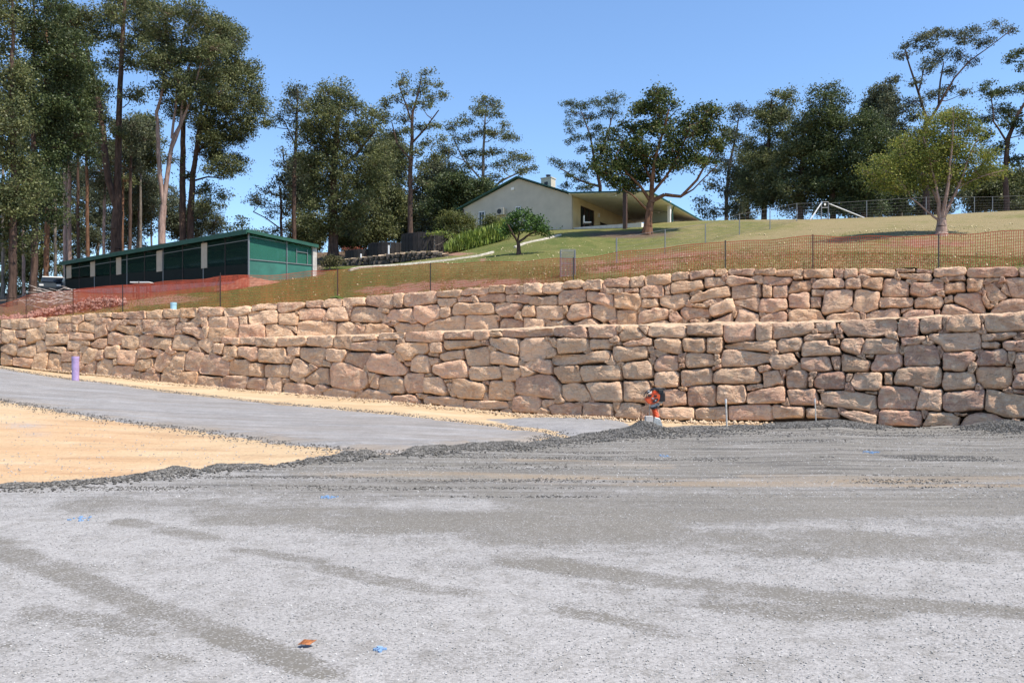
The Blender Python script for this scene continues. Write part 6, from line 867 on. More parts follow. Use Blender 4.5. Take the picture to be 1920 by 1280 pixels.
# -- house -------------------------------------------------------------
def house():
    C0 = np.array(ray(1072, 430, 62)); zb = C0[2] - .5
    gd = np.array([-.864, .503, 0]); sdv = np.array([.503, .864, 0])       # along the gable (to the left), along the side
    ze = CAMZ + (HZ - 366) / F * 62; L_ = 10.1; Lap = 4.75; zap = CAMZ + (HZ - 335) / F * 64.35; D = 15.0
    def P(g, s, z): return Vector((C0[0] + gd[0] * g + sdv[0] * s, C0[1] + gd[1] * g + sdv[1] * s, z))
    R = empty('house', tuple(P(0, 0, zb)), 'long cream house with a green-edged gable and open verandah on top of the lawn', 'house')
    m = MB(); m.prism([P(0, 0, zb), P(L_, 0, zb), P(L_, 0, ze), P(Lap, 0, zap), P(0, 0, ze)], sdv * .25); m.build('gable_wall', WALLC, R)
    MB().prism([P(-.02, .3, zb + .02), P(-5.6, .3, zb - .1), P(-5.6, D, zb - .1), P(-.02, D, zb + .02)], (0, 0, .66)).build('verandah_floor', simple('pale_paving', (.66, .62, .54), .9, .1, 3, .005), R)
    # side wall with real openings: build as piers
    m = MB(); T = .22
    def pier(s0, s1, z0, z1, g=0.0): m.prism([P(g, s0, z0), P(g, s1, z0), P(g, s1, z1), P(g, s0, z1)], gd * T)
    op = [(1.6, 4.3, zb + .5, zb + 2.65), (5.4, 7.3, zb + 1.3, zb + 1.95), (11.2, 12.0, zb + .5, zb + 2.5)]
    prev = .25
    for s0, s1, z0, z1 in op:
        pier(prev, s0, zb, ze); pier(s0, s1, zb, z0); pier(s0, s1, z1, ze); prev = s1
    pier(prev, D, zb, ze); m.build('side_wall', YELC, R)
    m = MB(); m.prism([P(L_ - .01, .25, zb), P(L_ - .01, D, zb), P(L_ - .01, D, ze), P(L_ - .01, .25, ze)], gd * -.2); m.prism([P(.25, D - .01, zb), P(L_ - .25, D - .01, zb), P(L_ - .25, D - .01, ze), P(Lap, D - .01, zap - .1), P(.25, D - .01, ze)], sdv * -.2); m.build('rear_wall', WALLC, R)
    for s0, s1, z0, z1 in op:
        w = MB().prism([P(.12, s0 + .002, z0), P(.12, s1 - .002, z0), P(.12, s1 - .002, z1), P(.12, s0 + .002, z1)], gd * .05).build('glass_door' if s1 - s0 > 2 else 'window', DARKG, R)
        f = MB()
        n = 3 if s1 - s0 > 2 else 2
        for k in range(n + 1):
            s = s0 + .04 + (s1 - s0 - .08) * k / n; f.prism([P(.06, s - .035, z0), P(.06, s + .035, z0), P(.06, s + .035, z1), P(.06, s - .035, z1)], gd * .06)
        f.prism([P(.05, s0, z1 - .07), P(.05, s1, z1 - .07), P(.05, s1, z1 - .002), P(.05, s0, z1 - .002)], gd * .05)
        f.build('frame', BROWNP, w)
    # gable windows (px 900-908 tall window, small dark one at 972)
    def gab(px0, px1, py0, py1, name, fr=True):
        def s_of(px):
            k = (px - 960) / F; return (k * C0[1] - C0[0]) / (gd[0] - k * gd[1])
        a, b = s_of(px0), s_of(px1); Yc = C0[1] + gd[1] * (a + b) / 2; z0, z1 = CAMZ + (HZ - py1) / F * Yc, CAMZ + (HZ - py0) / F * Yc
        w = MB().prism([P(a, -.03, z0), P(b, -.03, z0), P(b, -.03, z1), P(a, -.03, z1)], sdv * .05).build(name, DARKG, R)
        f = MB(); e = .05
        for q0, q1, r0, r1 in ((a, a + (b - a) * .12, z0, z1), (b - (b - a) * .12, b, z0, z1), (a, b, z1 - e, z1 + .03), (a, b, z0 - .04, z0 + e), ((a + b) / 2 - .02, (a + b) / 2 + .02, z0, z1)):
            f.prism([P(q0, -.06, r0), P(q1, -.06, r0), P(q1, -.06, r1), P(q0, -.06, r1)], sdv * .028)
        f.build('frame', WHITE, w); return w
    gab(898, 910, 397, 430, 'window'); gab(967, 977, 388, 402, 'window')
    # air conditioner on brackets
    def gbox(pxc, pyc, w, h, d, name, mat, g_off=0):
        k = (pxc - 960) / F; s = (k * C0[1] - C0[0]) / (gd[0] - k * gd[1]); Yc = C0[1] + gd[1] * s; z = CAMZ + (HZ - pyc) / F * Yc
        return MB().box(P(s, -d / 2 - .02, z), (w, d, h), gd, sdv).build(name, mat, R, bevel=.01), P(s, -d - .02, z)
    ac, c = gbox(941, 398, .85, .55, .4, 'air_conditioner', WALLC)
    MB().tube([c + Vector(sdv) * -.005, c + Vector(sdv) * .02], .21, 20).build('fan_grille', BLACKR, ac)
    MB().box(P(5.28, -.04, zap - .75), (.28, .05, .2), gd, sdv).build('vent', CEIL, R)
    # roof: two sheets and a fascia, standing seams
    def ply(pts, off, mat, name): return MB().prism(pts, off).build(name, mat, R)
    ov = .35; s1 = D + .4; e0 = ze - (zap - ze) / (L_ - Lap) * .3; 
    left = [P(L_ + .45, -ov, ze - .42 * .45 + .06), P(Lap, -ov, zap + .06), P(Lap, s1, zap + .06), P(L_ + .45, s1, ze - .42 * .45 + .06)]
    right = [P(0, -ov, ze + .08), P(Lap, -ov, zap + .06), P(Lap, s1, zap + .06), P(0, s1, ze + .08)]
    ply(left, (0, 0, .1), ROOFG, 'roof_sheet'); ply(right, (0, 0, .1), ROOFG, 'roof_sheet')
    m = MB()
    for k in range(1, 26):
        s = -ov + (s1 + ov) * k / 26
        m.bar(P(L_ + .4, s, ze - .11 + .08), P(Lap, s, zap + .19), .05, .05); m.bar(P(.1, s, ze + .21), P(Lap, s, zap + .19), .05, .05)
    m.build('roof_seams', ROOFG, R)
    # verandah roof: outer edge seen from (1215,360) to (1315,413)
    o1 = np.array(ray(1216, 359, 58.9)); o2 = np.array(ray(1318, 416, 71.9)); i1 = P(0, -ov * 0, ze); 
    o1v, o2v = Vector(o1), Vector(o2); i2 = P(0, 13.6, ze - .25)
    MB().prism([P(.1, -.32, ze + .10), o1v, o2v, P(.1, 13.6, ze + .10)], (0, 0, -.07)).build('ceiling', CEIL, R)
    MB().prism([P(.0, -.34, ze + .185), o1v + Vector((.05, -.05, .085)), o2v + Vector((.05, 0, .085)), P(.0, 13.7, ze + .185)], (0, 0, -.05)).build('verandah_roof', ROOFG, R)
    MB().bar(P(-.02, -.36, ze + .10), o1v + Vector((0, -.04, .02)), .06, .11).build('fascia', ROOFG, R); MB().bar(o1v + Vector((.05, 0, .02)), o2v + Vector((.05, 0, .02)), .08, .11).build('gutter', ROOFG, R)
    pb = Vector(ray(1172, 428, 58.6)); hzp = hz(pb.x, pb.y); MB().box((pb.x, pb.y, (hzp - .2 + ze) / 2), (.26, .26, ze - hzp + .3), sdv, gd).build('verandah_post', BROWNP, R)
    far = Vector(ray(1255, 400, 64)); far.z = ze - .05; hf = hz(far.x, far.y); MB().box((far.x, far.y, (hf - .2 + far.z) / 2), (.3, .22, far.z - hf + .2), sdv, gd).build('verandah_post', WHITE, R)
    # glazed screen near the far end
    g1 = Vector(ray(1240, 400, 67)); MB().box((g1.x, g1.y, ze - 1.2), (1.7, .06, 2.4), gd, sdv).build('glass_screen', simple('pale_glass', (.36, .40, .33), .1, .03, 1, 0), R)
    # end wing beyond, pale
    MB().box(P(-2.6, 14.6, zb + 1.35), (3.4, 3.0, 2.7), sdv, gd).build('end_wing', CEIL, R)
    MB().box(P(-4.12, 14.9, zb + 1.6), (.5, .06, .9), sdv, gd).build('window', DARKG, R)
    # ceiling fans
    for px, py, Yq in ((1155, 379, 60.5), (1200, 395, 63.0), (1236, 408, 67)):
        c = Vector(ray(px, py, Yq)); c.z = ze - .42; f = MB().tube([c + Vector((0, 0, .4)), c + Vector((0, 0, .08))], .025, 6).tube([c + Vector((0, 0, .1)), c], .11, 12).build('ceiling_fan', WHITE, R)
        for k in range(4):
            a = k * math.pi / 2 + .4; d = Vector((math.cos(a), math.sin(a), 0)); MB().bar(c + d * .1 + Vector((0, 0, .04)), c + d * .68 + Vector((0, 0, .04)), .13, .012).build('blade', WHITE, f)
    # wall light, meter
    MB().box(P(-.06, 5.0, ze - .75), (.16, .12, .3), sdv, gd).build('wall_lamp', WHITE, R)
    # chimney
    c = Vector(ray(1028, 352, 66.5)); ch = MB().box((c.x, c.y, c.z - .3), (.95, .8, 2.0), gd, sdv).build('chimney', WALLC, R, bevel=.01)
    MB().box((c.x, c.y, c.z + .74), (1.03, .88, .09), gd, sdv).build('cap', WALLC, ch)
    MB().tube([(c.x, c.y, c.z + .78), (c.x, c.y, c.z + 1.0)], .16, 12).tube([(c.x, c.y, c.z + 1.0), (c.x, c.y, c.z + 1.05)], .22, 12).build('flue', BLACKR, ch)
    MB().box((c.x + .0 - sdv[0] * .41, c.y - sdv[1] * .41, c.z + .25), (.3, .04, .3), gd, sdv).build('flue_opening', BLACKR, ch)
    # left side wing, low wall seen left of the gable
    a = P(L_ + .02, 1.2, zb); MB().box(P(L_ + 1.2, 2.2, zb + 1.25), (2.3, 2.0, 2.5), gd, sdv).build('side_wing', WALLC, R)
    MB().box(P(L_ + 1.2, 2.2, zb + 2.55), (2.5, 2.2, .08), gd, sdv).build('wing_roof', ROOFG, R)
    MB().tube([P(L_ - .06, -.06, ze - .1), P(L_ - .06, -.06, zb)], .05, 8).build('downpipe', BROWNP, R)
    MB().tube([P(-.0, -.0, 0) * 0 + o2v * .42 + o1v * .58 + Vector((0, 0, -.02)), o2v * .42 + o1v * .58 + Vector((-.15, .1, -.5)), far + Vector((.25, 0, -.9)), far + Vector((.25, 0, -2.2))], .05, 8).build('downpipe', ROOFG, R)
    return R
house()
# verandah furniture
def chair(px, py, Y, label):
    c = Vector(ray(px, py, Y)); c.z = hz(c.x, c.y) + .0; r = empty('outdoor_chair', c, label, 'chair')
    MB().box(c + Vector((0, 0, .42)), (.6, .55, .08)).build('seat', CEIL, r); MB().box(c + Vector((-.26, 0, .7)), (.08, .55, .5)).build('backrest', CEIL, r)
    for sx in (-.25, .25):
        for sy in (-.23, .23): MB().box(c + Vector((sx, sy, .19)), (.05, .05, .38)).build('leg', BROWNP, r)
chair(1101, 428, 62.4, 'pale armchair at the left of the dark sliding doors on the verandah')

# -- shed ----------------------------------------------------------------
SH_GREEN = simple('shade_cloth_green', (.012, .075, .050), .7, .12, 2, .003)
SH_DARK = simple('dark_green_panel', (.0025, .008, .006), 1.0, .2, 2, 0)
def shade_cloth():
    m, nt, N, L, P = newmat('green_mesh_screen'); P.inputs['Base Color'].default_value = (.018, .14, .095, 1); P.inputs['Roughness'].default_value = .6
    t = N.new('ShaderNodeBsdfTransparent'); mx = N.new('ShaderNodeMixShader')
    v = noise(N, L, geo(N).outputs['Position'], .8, 4); L.new(math_(N, L, 'ADD', math_(N, L, 'MULTIPLY', v, .4), .18), mx.inputs[0]); mx.inputs[0].default_value = .35
    L.new(P.outputs[0], mx.inputs[1]); L.new(t.outputs[0], mx.inputs[2]); L.new(mx.outputs[0], N['Material Output'].inputs[0]); return m
def wire_screen():
    m, nt, N, L, P = newmat('dark_insect_screen'); P.inputs['Base Color'].default_value = (.012, .035, .028, 1); P.inputs['Specular IOR Level'].default_value = .1; P.inputs['Roughness'].default_value = .9
    t = N.new('ShaderNodeBsdfTransparent'); mx = N.new('ShaderNodeMixShader'); mx.inputs[0].default_value = .62
    L.new(P.outputs[0], mx.inputs[1]); L.new(t.outputs[0], mx.inputs[2]); L.new(mx.outputs[0], N['Material Output'].inputs[0]); return m
SCR = shade_cloth(); SCW = wire_screen(); BEIGE = simple('beige_door', (.42, .36, .28), .7, .06, 3, 0)
SHIN = simple('shed_lining', (.10, .10, .085), .8, .2, 2, 0)
def shed():
    A = np.array([*ray(466, 526, 48)]); u = np.array([-.796, .604, 0]); v = np.array([.604, .796, 0]); zt = CAMZ + (HZ - 434) / F * 48; zr = zt - .28; Lh, W = 24.0, 4.8
    zf = lambda s: A[2] + (0.80) * s / Lh
    def P(s, w, z): return Vector((A[0] + u[0] * s + v[0] * w, A[1] + u[1] * s + v[1] * w, z))
    R = empty('kennel_shed', tuple(P(0, 0, A[2])), 'long low green shed with mesh screened front and flat roof', 'shed')
    z0 = A[2] - .05
    MB().prism([P(-.3, -.3, z0 + .02), P(Lh, -.3, z0 + .82), P(Lh, W + .3, z0 + .82), P(-.3, W + .3, z0 + .02)], (0, 0, -.6)).build('concrete_pad', CONC, R)
    # roof with fascia
    MB().prism([P(-.25, -.3, zt + .02), P(Lh + .2, -.3, zt + .02), P(Lh + .2, W + .25, zr + .02), P(-.25, W + .25, zr + .02)], (0, 0, .07)).build('roof', ROOFG, R)
    MB().bar(P(-.27, -.32, zt - .08), P(Lh + .2, -.32, zt - .08), .05, .26).build('fascia', SH_GREEN, R)
    MB().bar(P(-.27, -.30, zt - .02), P(-.27, W + .25, zr - .02), .05, .2).build('fascia', SH_GREEN, R)
    # solid back wall and far end
    MB().prism([P(0, W, z0), P(Lh, W, z0), P(Lh, W, zr), P(0, W, zr)], v * .01).build('back_wall', SCR, R)
    MB().prism([P(Lh, 0, z0), P(Lh, W, z0), P(Lh, W, zr), P(Lh, 0, zt)], u * .05).build('end_wall', SHIN, R)
    MB().prism([P(.2, 2.2, z0 + 1.4), P(Lh, 2.2, z0 + 1.4), P(Lh, 2.2, zr), P(.2, 2.2, zr)], v * .03).build('inner_screen', SCR, R)
    # long front: per bay a post, a solid dark lower panel, open screen above, a beige door leaf
    nb = 10
    for k in range(nb + 1):
        s = Lh * k / nb; MB().box(P(s, 0, (zf(s) + zt) / 2), (.06, .06, zt - zf(s)), u, v).build('post', M['steel'] if k % 2 == 0 else M['dark_steel'], R)
    for k in range(nb):
        s0, s1 = Lh * k / nb + .04, Lh * (k + 1) / nb - .04; zz0, zz1 = zf(s0), zf(s1); hh = 1.32 if k == 0 else 1.25
        MB().prism([P(s0, .0, zz0), P(s1, .0, zz1), P(s1, .0, min(zt - .3, zz1 + hh * (1 - .35 * k / nb))), P(s0, .0, min(zt - .3, zz0 + hh * (1 - .35 * k / nb)))], v * .02).build('lower_panel', SH_DARK, R)
        MB().prism([P(s0, -.01, zz0 + 1.0), P(s1, -.01, zz1 + 1.0), P(s1, -.01, zt - .25), P(s0, -.01, zt - .25)], v * .004).build('screen', SCW, R)
        MB().bar(P(s0, -.02, zt - .5), P(s1, -.02, zt - .5), .03, .03).build('rail', M['steel'], R)
    for s0, s1 in ((4.35, 5.0), (9.7, 10.4), (15.2, 15.9), (19.1, 19.8), (22.9, 23.7)):
        zz = zf(s0); MB().prism([P(s0, -.04, zz + .95), P(s1, -.04, zz + .95), P(s1, -.04, zt - .26), P(s0, -.04, zt - .26)], v * .03).build('door_leaf', BEIGE, R)
    # near end face of green shade cloth over a frame
    def zl(w): return zt + (zr - zt) * w / W
    MB().prism([P(0, .05, z0 + .04), P(0, W, z0 + .35), P(0, W, z0 + 1.25 + .2), P(0, .05, z0 + 1.32)], u * .01).build('lower_cloth', simple('green_cloth_sheet', (.032, .150, .115), .7, .15, 1.2, .004), R)
    MB().prism([P(.02, .05, z0 + 1.33), P(.02, W, z0 + 1.46), P(.02, W, zr - .1), P(.02, .05, zt - .12)], u * .006).build('upper_cloth', SCR, R)
    for w, th in ((0.0, .07), (2.75, .05), (W, .07)): MB().box(P(-.03, w, (z0 + zl(w)) / 2), (.06, th, zl(w) - z0 - .05), u, v).build('post', M['steel'], R)
    MB().bar(P(-.03, 0, z0 + 1.33), P(-.03, W, z0 + 1.46), .04, .05).build('rail', M['steel'], R)
    MB().bar(P(-.03, 0, zt - .3), P(-.03, 2.75, zt - .38), .03, .03).build('rail', M['steel'], R)
    f = MB()
    for w in (3.5, 4.35): f.box(P(-.03, w, z0 + 1.9), (.03, .04, 1.0), u, v)
    f.bar(P(-.03, 3.5, z0 + 2.2), P(-.03, 4.35, z0 + 2.2), .03, .04); f.build('gate_frame', M['steel'], R)
    MB().box(P(-.06, W + .08, (z0 + zr) / 2), (.12, .32, zr - z0), u, v).build('corner_panel', CONC, R)
    for s in (2.4, 7.2, 12.0):
        MB().bar(P(s, 0, zt - .1), P(s, W, zr - .1), .05, .1).build('rafter', M['steel'], R)
shed()
# -- low dark sleeper enclosures, stone garden wall, edging ---------------
BLK = simple('black_sleeper', (.018, .014, .013), .8, .35, 5, .01)
def tank(cx, Yq, rpx, top, bot, label):
    c = ray(cx, 470, Yq); rad = rpx / F * Yq; n = 30; zt = CAMZ + (HZ - top) / F * Yq; zb_ = CAMZ + (HZ - bot) / F * Yq - .5
    root = empty('sleeper_ring', (c.x, c.y, zb_), label, 'garden wall')
    me = None; w = 2 * math.pi * rad / n * .96
    for k in range(n):
        a = 2 * math.pi * k / n
        if me is None:
            o = MB().box((0, 0, (zt - zb_) / 2), (w, .1, zt - zb_)).build('board', BLK, root, bevel=.008); me = o.data
        else: o = bpy.data.objects.new('board', me); COL.objects.link(o); o.parent = root
        o.location = (math.cos(a) * rad, math.sin(a) * rad, (k * 7 % 5) * .008); o.rotation_euler = (0, 0, a + math.pi / 2)
tank(797, 60, 43, 443, 478, 'tall curved black board garden bed nearest the fern bank')
tank(730, 63, 38, 460, 486, 'middle lower curved black board garden bed')
tank(685, 64, 36, 473, 492, 'lowest black board garden bed, beside the red-leaved bush')
DRK = simple('dark_garden_rock', (.12, .095, .075), .95, .4, 6, .03)
def garden_wall():
    A = [(590, 512, 60), (640, 503, 59), (700, 497, 57.5), (760, 491, 56), (810, 487, 54.5), (842, 487, 53)]
    root = empty('garden_wall', tuple(ray(700, 500, 57.5)), 'low rough dark stone garden wall below the black beds', 'stone wall'); O = Vector(root.location); rs = r_(77); px = 592.
    while px < 842:
        w = rs.uniform(7, 13); Yq = np.interp(px, [a[0] for a in A], [a[2] for a in A]); pb = np.interp(px, [a[0] for a in A], [a[1] for a in A]); H_ = np.interp(px, [590, 640, 760, 815, 842], [10, 15, 16, 14, 5])
        for row in range(2):
            V = r_(int(px * 3 + row)).normal(size=(8, 3)) * .05; hw, hh = w / F * Yq / 2, H_ / F * Yq / 4 * 1.08; c = Vector(ray(px + w / 2 + row * 3, pb - H_ * (.25 + .5 * row), Yq))
            m = MB().box(c, (hw * 2, .5, hh * 2)); m.v = [tuple(Vector(p) + Vector(V[i])) for i, p in enumerate(m.v)]; m.build('stone', DRK, root, bevel=.05, at=c)
        m = MB().box(Vector(ray(px + w / 2, pb - H_ - 1, Yq)), (w / F * Yq, .3, .09)); m.v = [tuple(Vector(p) + Vector(rs.normal(0, .03, 3))) for p in m.v]; m.build('capstone', M['clod'], root, at=ray(px, pb - H_, Yq))
        px += w
garden_wall()
def edging(pts, name, label):
    m = MB(); P = []
    for px, py, Yq in pts: p = ray(px, py, Yq); p.z = hz(p.x, p.y) + .04; P.append(p)
    Q = []
    for a, b in zip(P[:-1], P[1:]):
        k = max(2, int((b - a).length / .5))
        for i in range(k): p = a.lerp(b, i / k); p.z = hz(p.x, p.y) + .05; Q.append(p)
    for a, b in zip(Q[:-1], Q[1:]): m.bar(a, b + (b - a) * .02, .16, .12)
    o = m.build(name, simple('pale_concrete', (.55, .50, .42), .9, .15, 5, .01), None, at=P[0]); tag(o, label, 'edging'); return o
edging([(655, 512, 44), (700, 503, 46), (760, 494, 47.5), (840, 487, 48.5), (900, 480, 49.5), (930, 471, 52)], 'concrete_edging', 'long thin pale concrete lawn edging running up below the garden wall')
edging([(965, 464, 52), (985, 457, 53), (1020, 449, 54), (1058, 441, 56)], 'concrete_edging', 'short pale concrete lawn edging between the citrus tree and the house')
for px, pt, pb, Yq, lb in ((729, 460, 483, 58, 'taller white post in front of the black garden beds'), (677, 476, 490, 59, 'shorter white post in front of the lowest black bed')):
    a, b = ray(px, pb + 4, Yq), ray(px, pt, Yq); b.y = a.y; tag(MB().box((a + b) / 2, (.11, .11, (b - a).z)).build('white_post', WHITE, None, bevel=.01, at=a), lb, 'post')

# -- fences -----------------------------------------------------------------
def wire_fence():
    P = [(1156, 446, 39.5), (1247, 430, 44), (1322.6, 419.5, 48), (1386.5, 401, 51), (1443.7, 390, 53), (1494, 381, 57), (1540, 380, 60)]
    Q = [(1625, 376, 61.5), (1736.5, 369.4, 63), (1827, 369, 64.2), (1861, 368.5, 64.5), (1925, 366, 65), (2000, 363, 65.3)]
    root = empty('wire_fence', hill_at(1322, 48), 'long thin wire fence with grey posts climbing the lawn to the right', 'fence'); tops = {}
    def post(px, pt, Yq):
        b = hill_at(px, Yq); t = ray(px, pt, Yq); MB().tube([b - Vector((0, 0, .1)), (b.x, b.y, t.z)], .03 if px > 1200 else .035, 8).build('post', M['steel'], root, at=b); return b, Vector((b.x, b.y, t.z))
    A = [post(*p) for p in P]; B = [post(*q) for q in Q]
    for S_ in (A, [(A[-1][0] + Vector((.55, .1, 0)), A[-1][1] + Vector((.55, .1, 0)))] + B):
        for h in (.98, .78, .6, .45, .3, .16, .05):
            m = MB()
            for (b0, t0), (b1, t1) in zip(S_[:-1], S_[1:]): m.tube([b0.lerp(t0, h), b1.lerp(t1, h)], .004 if h < .9 else .010, 4, False)
            m.build('wire', M['wire'], root, at=S_[0][0])
        m = MB()      # chain mesh diagonals
        for (b0, t0), (b1, t1) in zip(S_[:-1], S_[1:]):
            n = int((b1 - b0).length / .22)
            for i in range(n):
                m.bar(b0.lerp(b1, i / n).lerp(t0.lerp(t1, i / n), .02), b0.lerp(b1, (i + 1) / n).lerp(t0.lerp(t1, (i + 1) / n), .95), .0016, .0016); m.bar(b0.lerp(b1, i / n).lerp(t0.lerp(t1, i / n), .95), b0.lerp(b1, (i + 1) / n).lerp(t0.lerp(t1, (i + 1) / n), .02), .0016, .0016)
        o = m.build('chain_mesh', M['wire'], root, at=S_[0][0]); o['kind'] = 'stuff'
    # gate bay with two diagonal braces
    g0, g1 = hill_at(1540, 60), hill_at(1553, 60.2); h = 1.32; G = empty('wire_gate', g0, 'small metal gate with two pale diagonal braces in the wire fence', 'gate')
    MB().tube([g0, g0 + Vector((0, 0, h))], .045, 8).build('gate_post', M['steel'], G); MB().tube([g1, g1 + Vector((0, 0, h))], .045, 8).build('gate_post', M['steel'], G)
    for q in (.05, .68, 1.0): MB().tube([g0 + Vector((0, 0, h * q)), g1 + Vector((0, 0, h * q))], .03, 8).build('rail', M['steel'], G)
    MB().tube([g0 + Vector((0, 0, h * .95)), hill_at(1519, 59.5)], .045, 8).build('brace', WHITE, G); MB().tube([g1 + Vector((0, 0, h * .92)), hill_at(1620, 61)], .045, 8).build('brace', WHITE, G)
    MB().box(g0.lerp(g1, .5) + Vector((0, -.04, h * .86)), (.14, .01, .16)).build('sign_plate', CEIL, G)
wire_fence()
def wire_cage():
    c = hill_at(1065, 33.0); c0 = ray(1065, 512, 33.0); r = empty('wire_cage', c, 'small upright wire mesh frame standing behind the orange net', 'wire frame'); h = (516 - 466) / F * 33; w = 27 / F * 33
    for sx in (-.5, .5):
        for sy in (0, .35): MB().tube([c + Vector((sx * w, sy, -.1)), c + Vector((sx * w, sy, h))], .022, 6).build('post', M['steel'], r)
    for q in (.02, .5, 1.0):
        for sy in (0, .35): MB().tube([c + Vector((-.5 * w, sy, h * q)), c + Vector((.5 * w, sy, h * q))], .014, 6).build('rail', M['steel'], r)
    m = MB()
    for k in range(13):
        for sy in (0, .35): m.box(c + Vector((-.5 * w + w * k / 12, sy, h / 2)), (.008, .008, h))
    for k in range(20):
        for sy in (0, .35): m.box(c + Vector((0, sy, h * k / 19)), (w, .008, .008))
    m.build('mesh_panel', M['steel'], r)
wire_cage()
FT = np.array([(-220, 640, 647), (-60, 600, 622), (0, 572, 600), (49, 552, 594), (137, 543, 587), (230, 535, 579), (413, 518, 565), (466, 516, 558), (560, 511, 555), (633, 504, 551), (720, 499, 548), (807, 494, 544), (940, 490, 534), (1075, 484, 523), (1220, 466, 510), (1360, 452, 501), (1440, 449, 499), (1524, 441, 498), (1640, 443, 495), (1760, 440, 492), (1920, 431, 489), (2100, 425, 486), (2300, 418, 483)], float)
def net_fence():
    pxs = np.arange(-220, 2300, 1.0); YF = YU(pxs) + 1.38; X_ = (pxs - 960) / F * YF
    top = np.interp(pxs, FT[:, 0], FT[:, 1]); sag = 1.6 * np.abs(np.sin(pxs / 47.)) + 1.2 * np.sin(pxs / 19.); top = top + sag
    zt = CAMZ + (HZ - top) / F * YF; zb_ = hill(X_, YF) + .01
    s = np.r_[0, np.cumsum(np.hypot(np.diff(X_), np.diff(YF)))]
    root = empty('safety_net_fence', (float(X_[1200]), float(YF[1200]), float(zb_[1200])), 'long orange plastic safety net on dark star posts along the top of the upper wall', 'fence'); O = np.array(root.location)
    q = np.arange(0, s[-1], .062); g = lambda a, qq: np.interp(qq, s, a); n = len(q); rng = r_(5)
    wav = .035 * np.sin(q * 2.1) + .02 * np.sin(q * 5.3)
    Xq, Yq, Zt, Zb = g(X_, q), g(YF, q) + wav, g(zt, q), g(zb_, q)
    tx = np.gradient(Xq); ty = np.gradient(Yq); l = np.hypot(tx, ty); tx /= l; ty /= l; hw = .0080
    V = []; fr = [0, .33, .66, 1.0]
    for f in fr:
        for sg in (-1, 1): V.append(np.stack([Xq + sg * hw * tx, Yq + sg * hw * ty + .02 * math.sin(f * 3), Zb + (Zt - Zb) * f], 1))
    V = np.stack(V, 1).reshape(-1, 3); i = np.arange(n) * 8; Q = np.concatenate([np.stack([i + k, i + k + 1, i + k + 3, i + k + 2], 1) for k in (0, 2, 4)])
    V2 = []; Q2 = []; b = 0; q2 = np.arange(0, s[-1], .25); wv = .035 * np.sin(q2 * 2.1) + .02 * np.sin(q2 * 5.3)
    X2, Y2, T2, B2_ = g(X_, q2), g(YF, q2) + wv, g(zt, q2), g(zb_, q2); m2 = len(q2)
    for r in range(13):
        f = r / 12.; h = .006 if 0 < r < 12 else .012; z = B2_ + (T2 - B2_) * f; yo = Y2 + .02 * math.sin(f * 3)
        V2 += [np.stack([X2, yo, z - h], 1), np.stack([X2, yo, z + h], 1)]; k = np.arange(m2 - 1) + b; Q2.append(np.stack([k, k + 1, k + 1 + m2, k + m2], 1)); b += 2 * m2
    V2 = np.vstack(V2); Q2 = np.vstack(Q2); nv = len(V)
    link_mesh('net', np_mesh('net', np.vstack([V, V2]) - O, np.vstack([Q, Q2 + nv])), root, (0, 0, 0), M['net'])
    for px in (-60, 49, 137, 230, 413, 633, 807, 1075, 1360, 1524, 1760, 1960, 2150):
        Yp = float(YU(px)) + 1.36; x = (px - 960) / F * Yp; t = float(np.interp(px, FT[:, 0], FT[:, 1])); z1 = CAMZ + (HZ - t + 1.5) / F * Yp; z0 = hz(x, Yp) - .1
        MB().box((x, Yp, (z0 + z1) / 2), (.045, .012, z1 - z0)).box((x, Yp + .016, (z0 + z1) / 2), (.012, .03, z1 - z0)).build('star_post', M['rust_post'] if px in (1524, 137, 49) else M['dark_steel'], root, at=(x, Yp, z0))
    # second, redder length of net in front of the shed
    P = [(137, 543, 46.8), (200, 536, 47), (300, 530, 46.5), (380, 524, 45.5), (413, 517, 44.5), (440, 516, 44.6), (468, 517, 45.2)]
    R2 = empty('safety_net_fence', hill_at(300, 46.5), 'shorter darker red-orange safety net sagging in front of the shed', 'fence'); O = np.array(R2.location)
    pp = np.arange(137, 468, .9); YF = np.interp(pp, [p[0] for p in P], [p[2] for p in P]); t = np.interp(pp, [p[0] for p in P], [p[1] for p in P]); X_ = (pp - 960) / F * YF; z1 = CAMZ + (HZ - t) / F * YF; z0 = hill(X_, YF)
    z0 = np.minimum(z0, z1 - .6)
    V = np.stack([np.stack([X_ - .006, YF, z0], 1), np.stack([X_ + .006, YF, z0], 1), np.stack([X_ + .006, YF, z1], 1), np.stack([X_ - .006, YF, z1], 1)], 1).reshape(-1, 3); Q = np.arange(len(V)).reshape(-1, 4)
    V2 = []; Q2 = []; b = len(V); m2 = len(pp)
    for r in range(13):
        z = z0 + (z1 - z0) * r / 12.; V2 += [np.stack([X_, YF, z - .008], 1), np.stack([X_, YF, z + .008], 1)]; k = np.arange(m2 - 1) + b; Q2.append(np.stack([k, k + 1, k + 1 + m2, k + m2], 1)); b += 2 * m2
    link_mesh('net', np_mesh('net', np.vstack([V] + V2) - O, np.vstack([Q] + Q2)), R2, (0, 0, 0), M['net_dark'])
    for px in (137, 260, 413): Yp = float(np.interp(px, [p[0] for p in P], [p[2] for p in P])); b0 = hill_at(px, Yp); MB().box(b0 + Vector((0, .02, .5)), (.04, .03, 1.2)).build('star_post', M['dark_steel'], R2, at=b0)
net_fence()

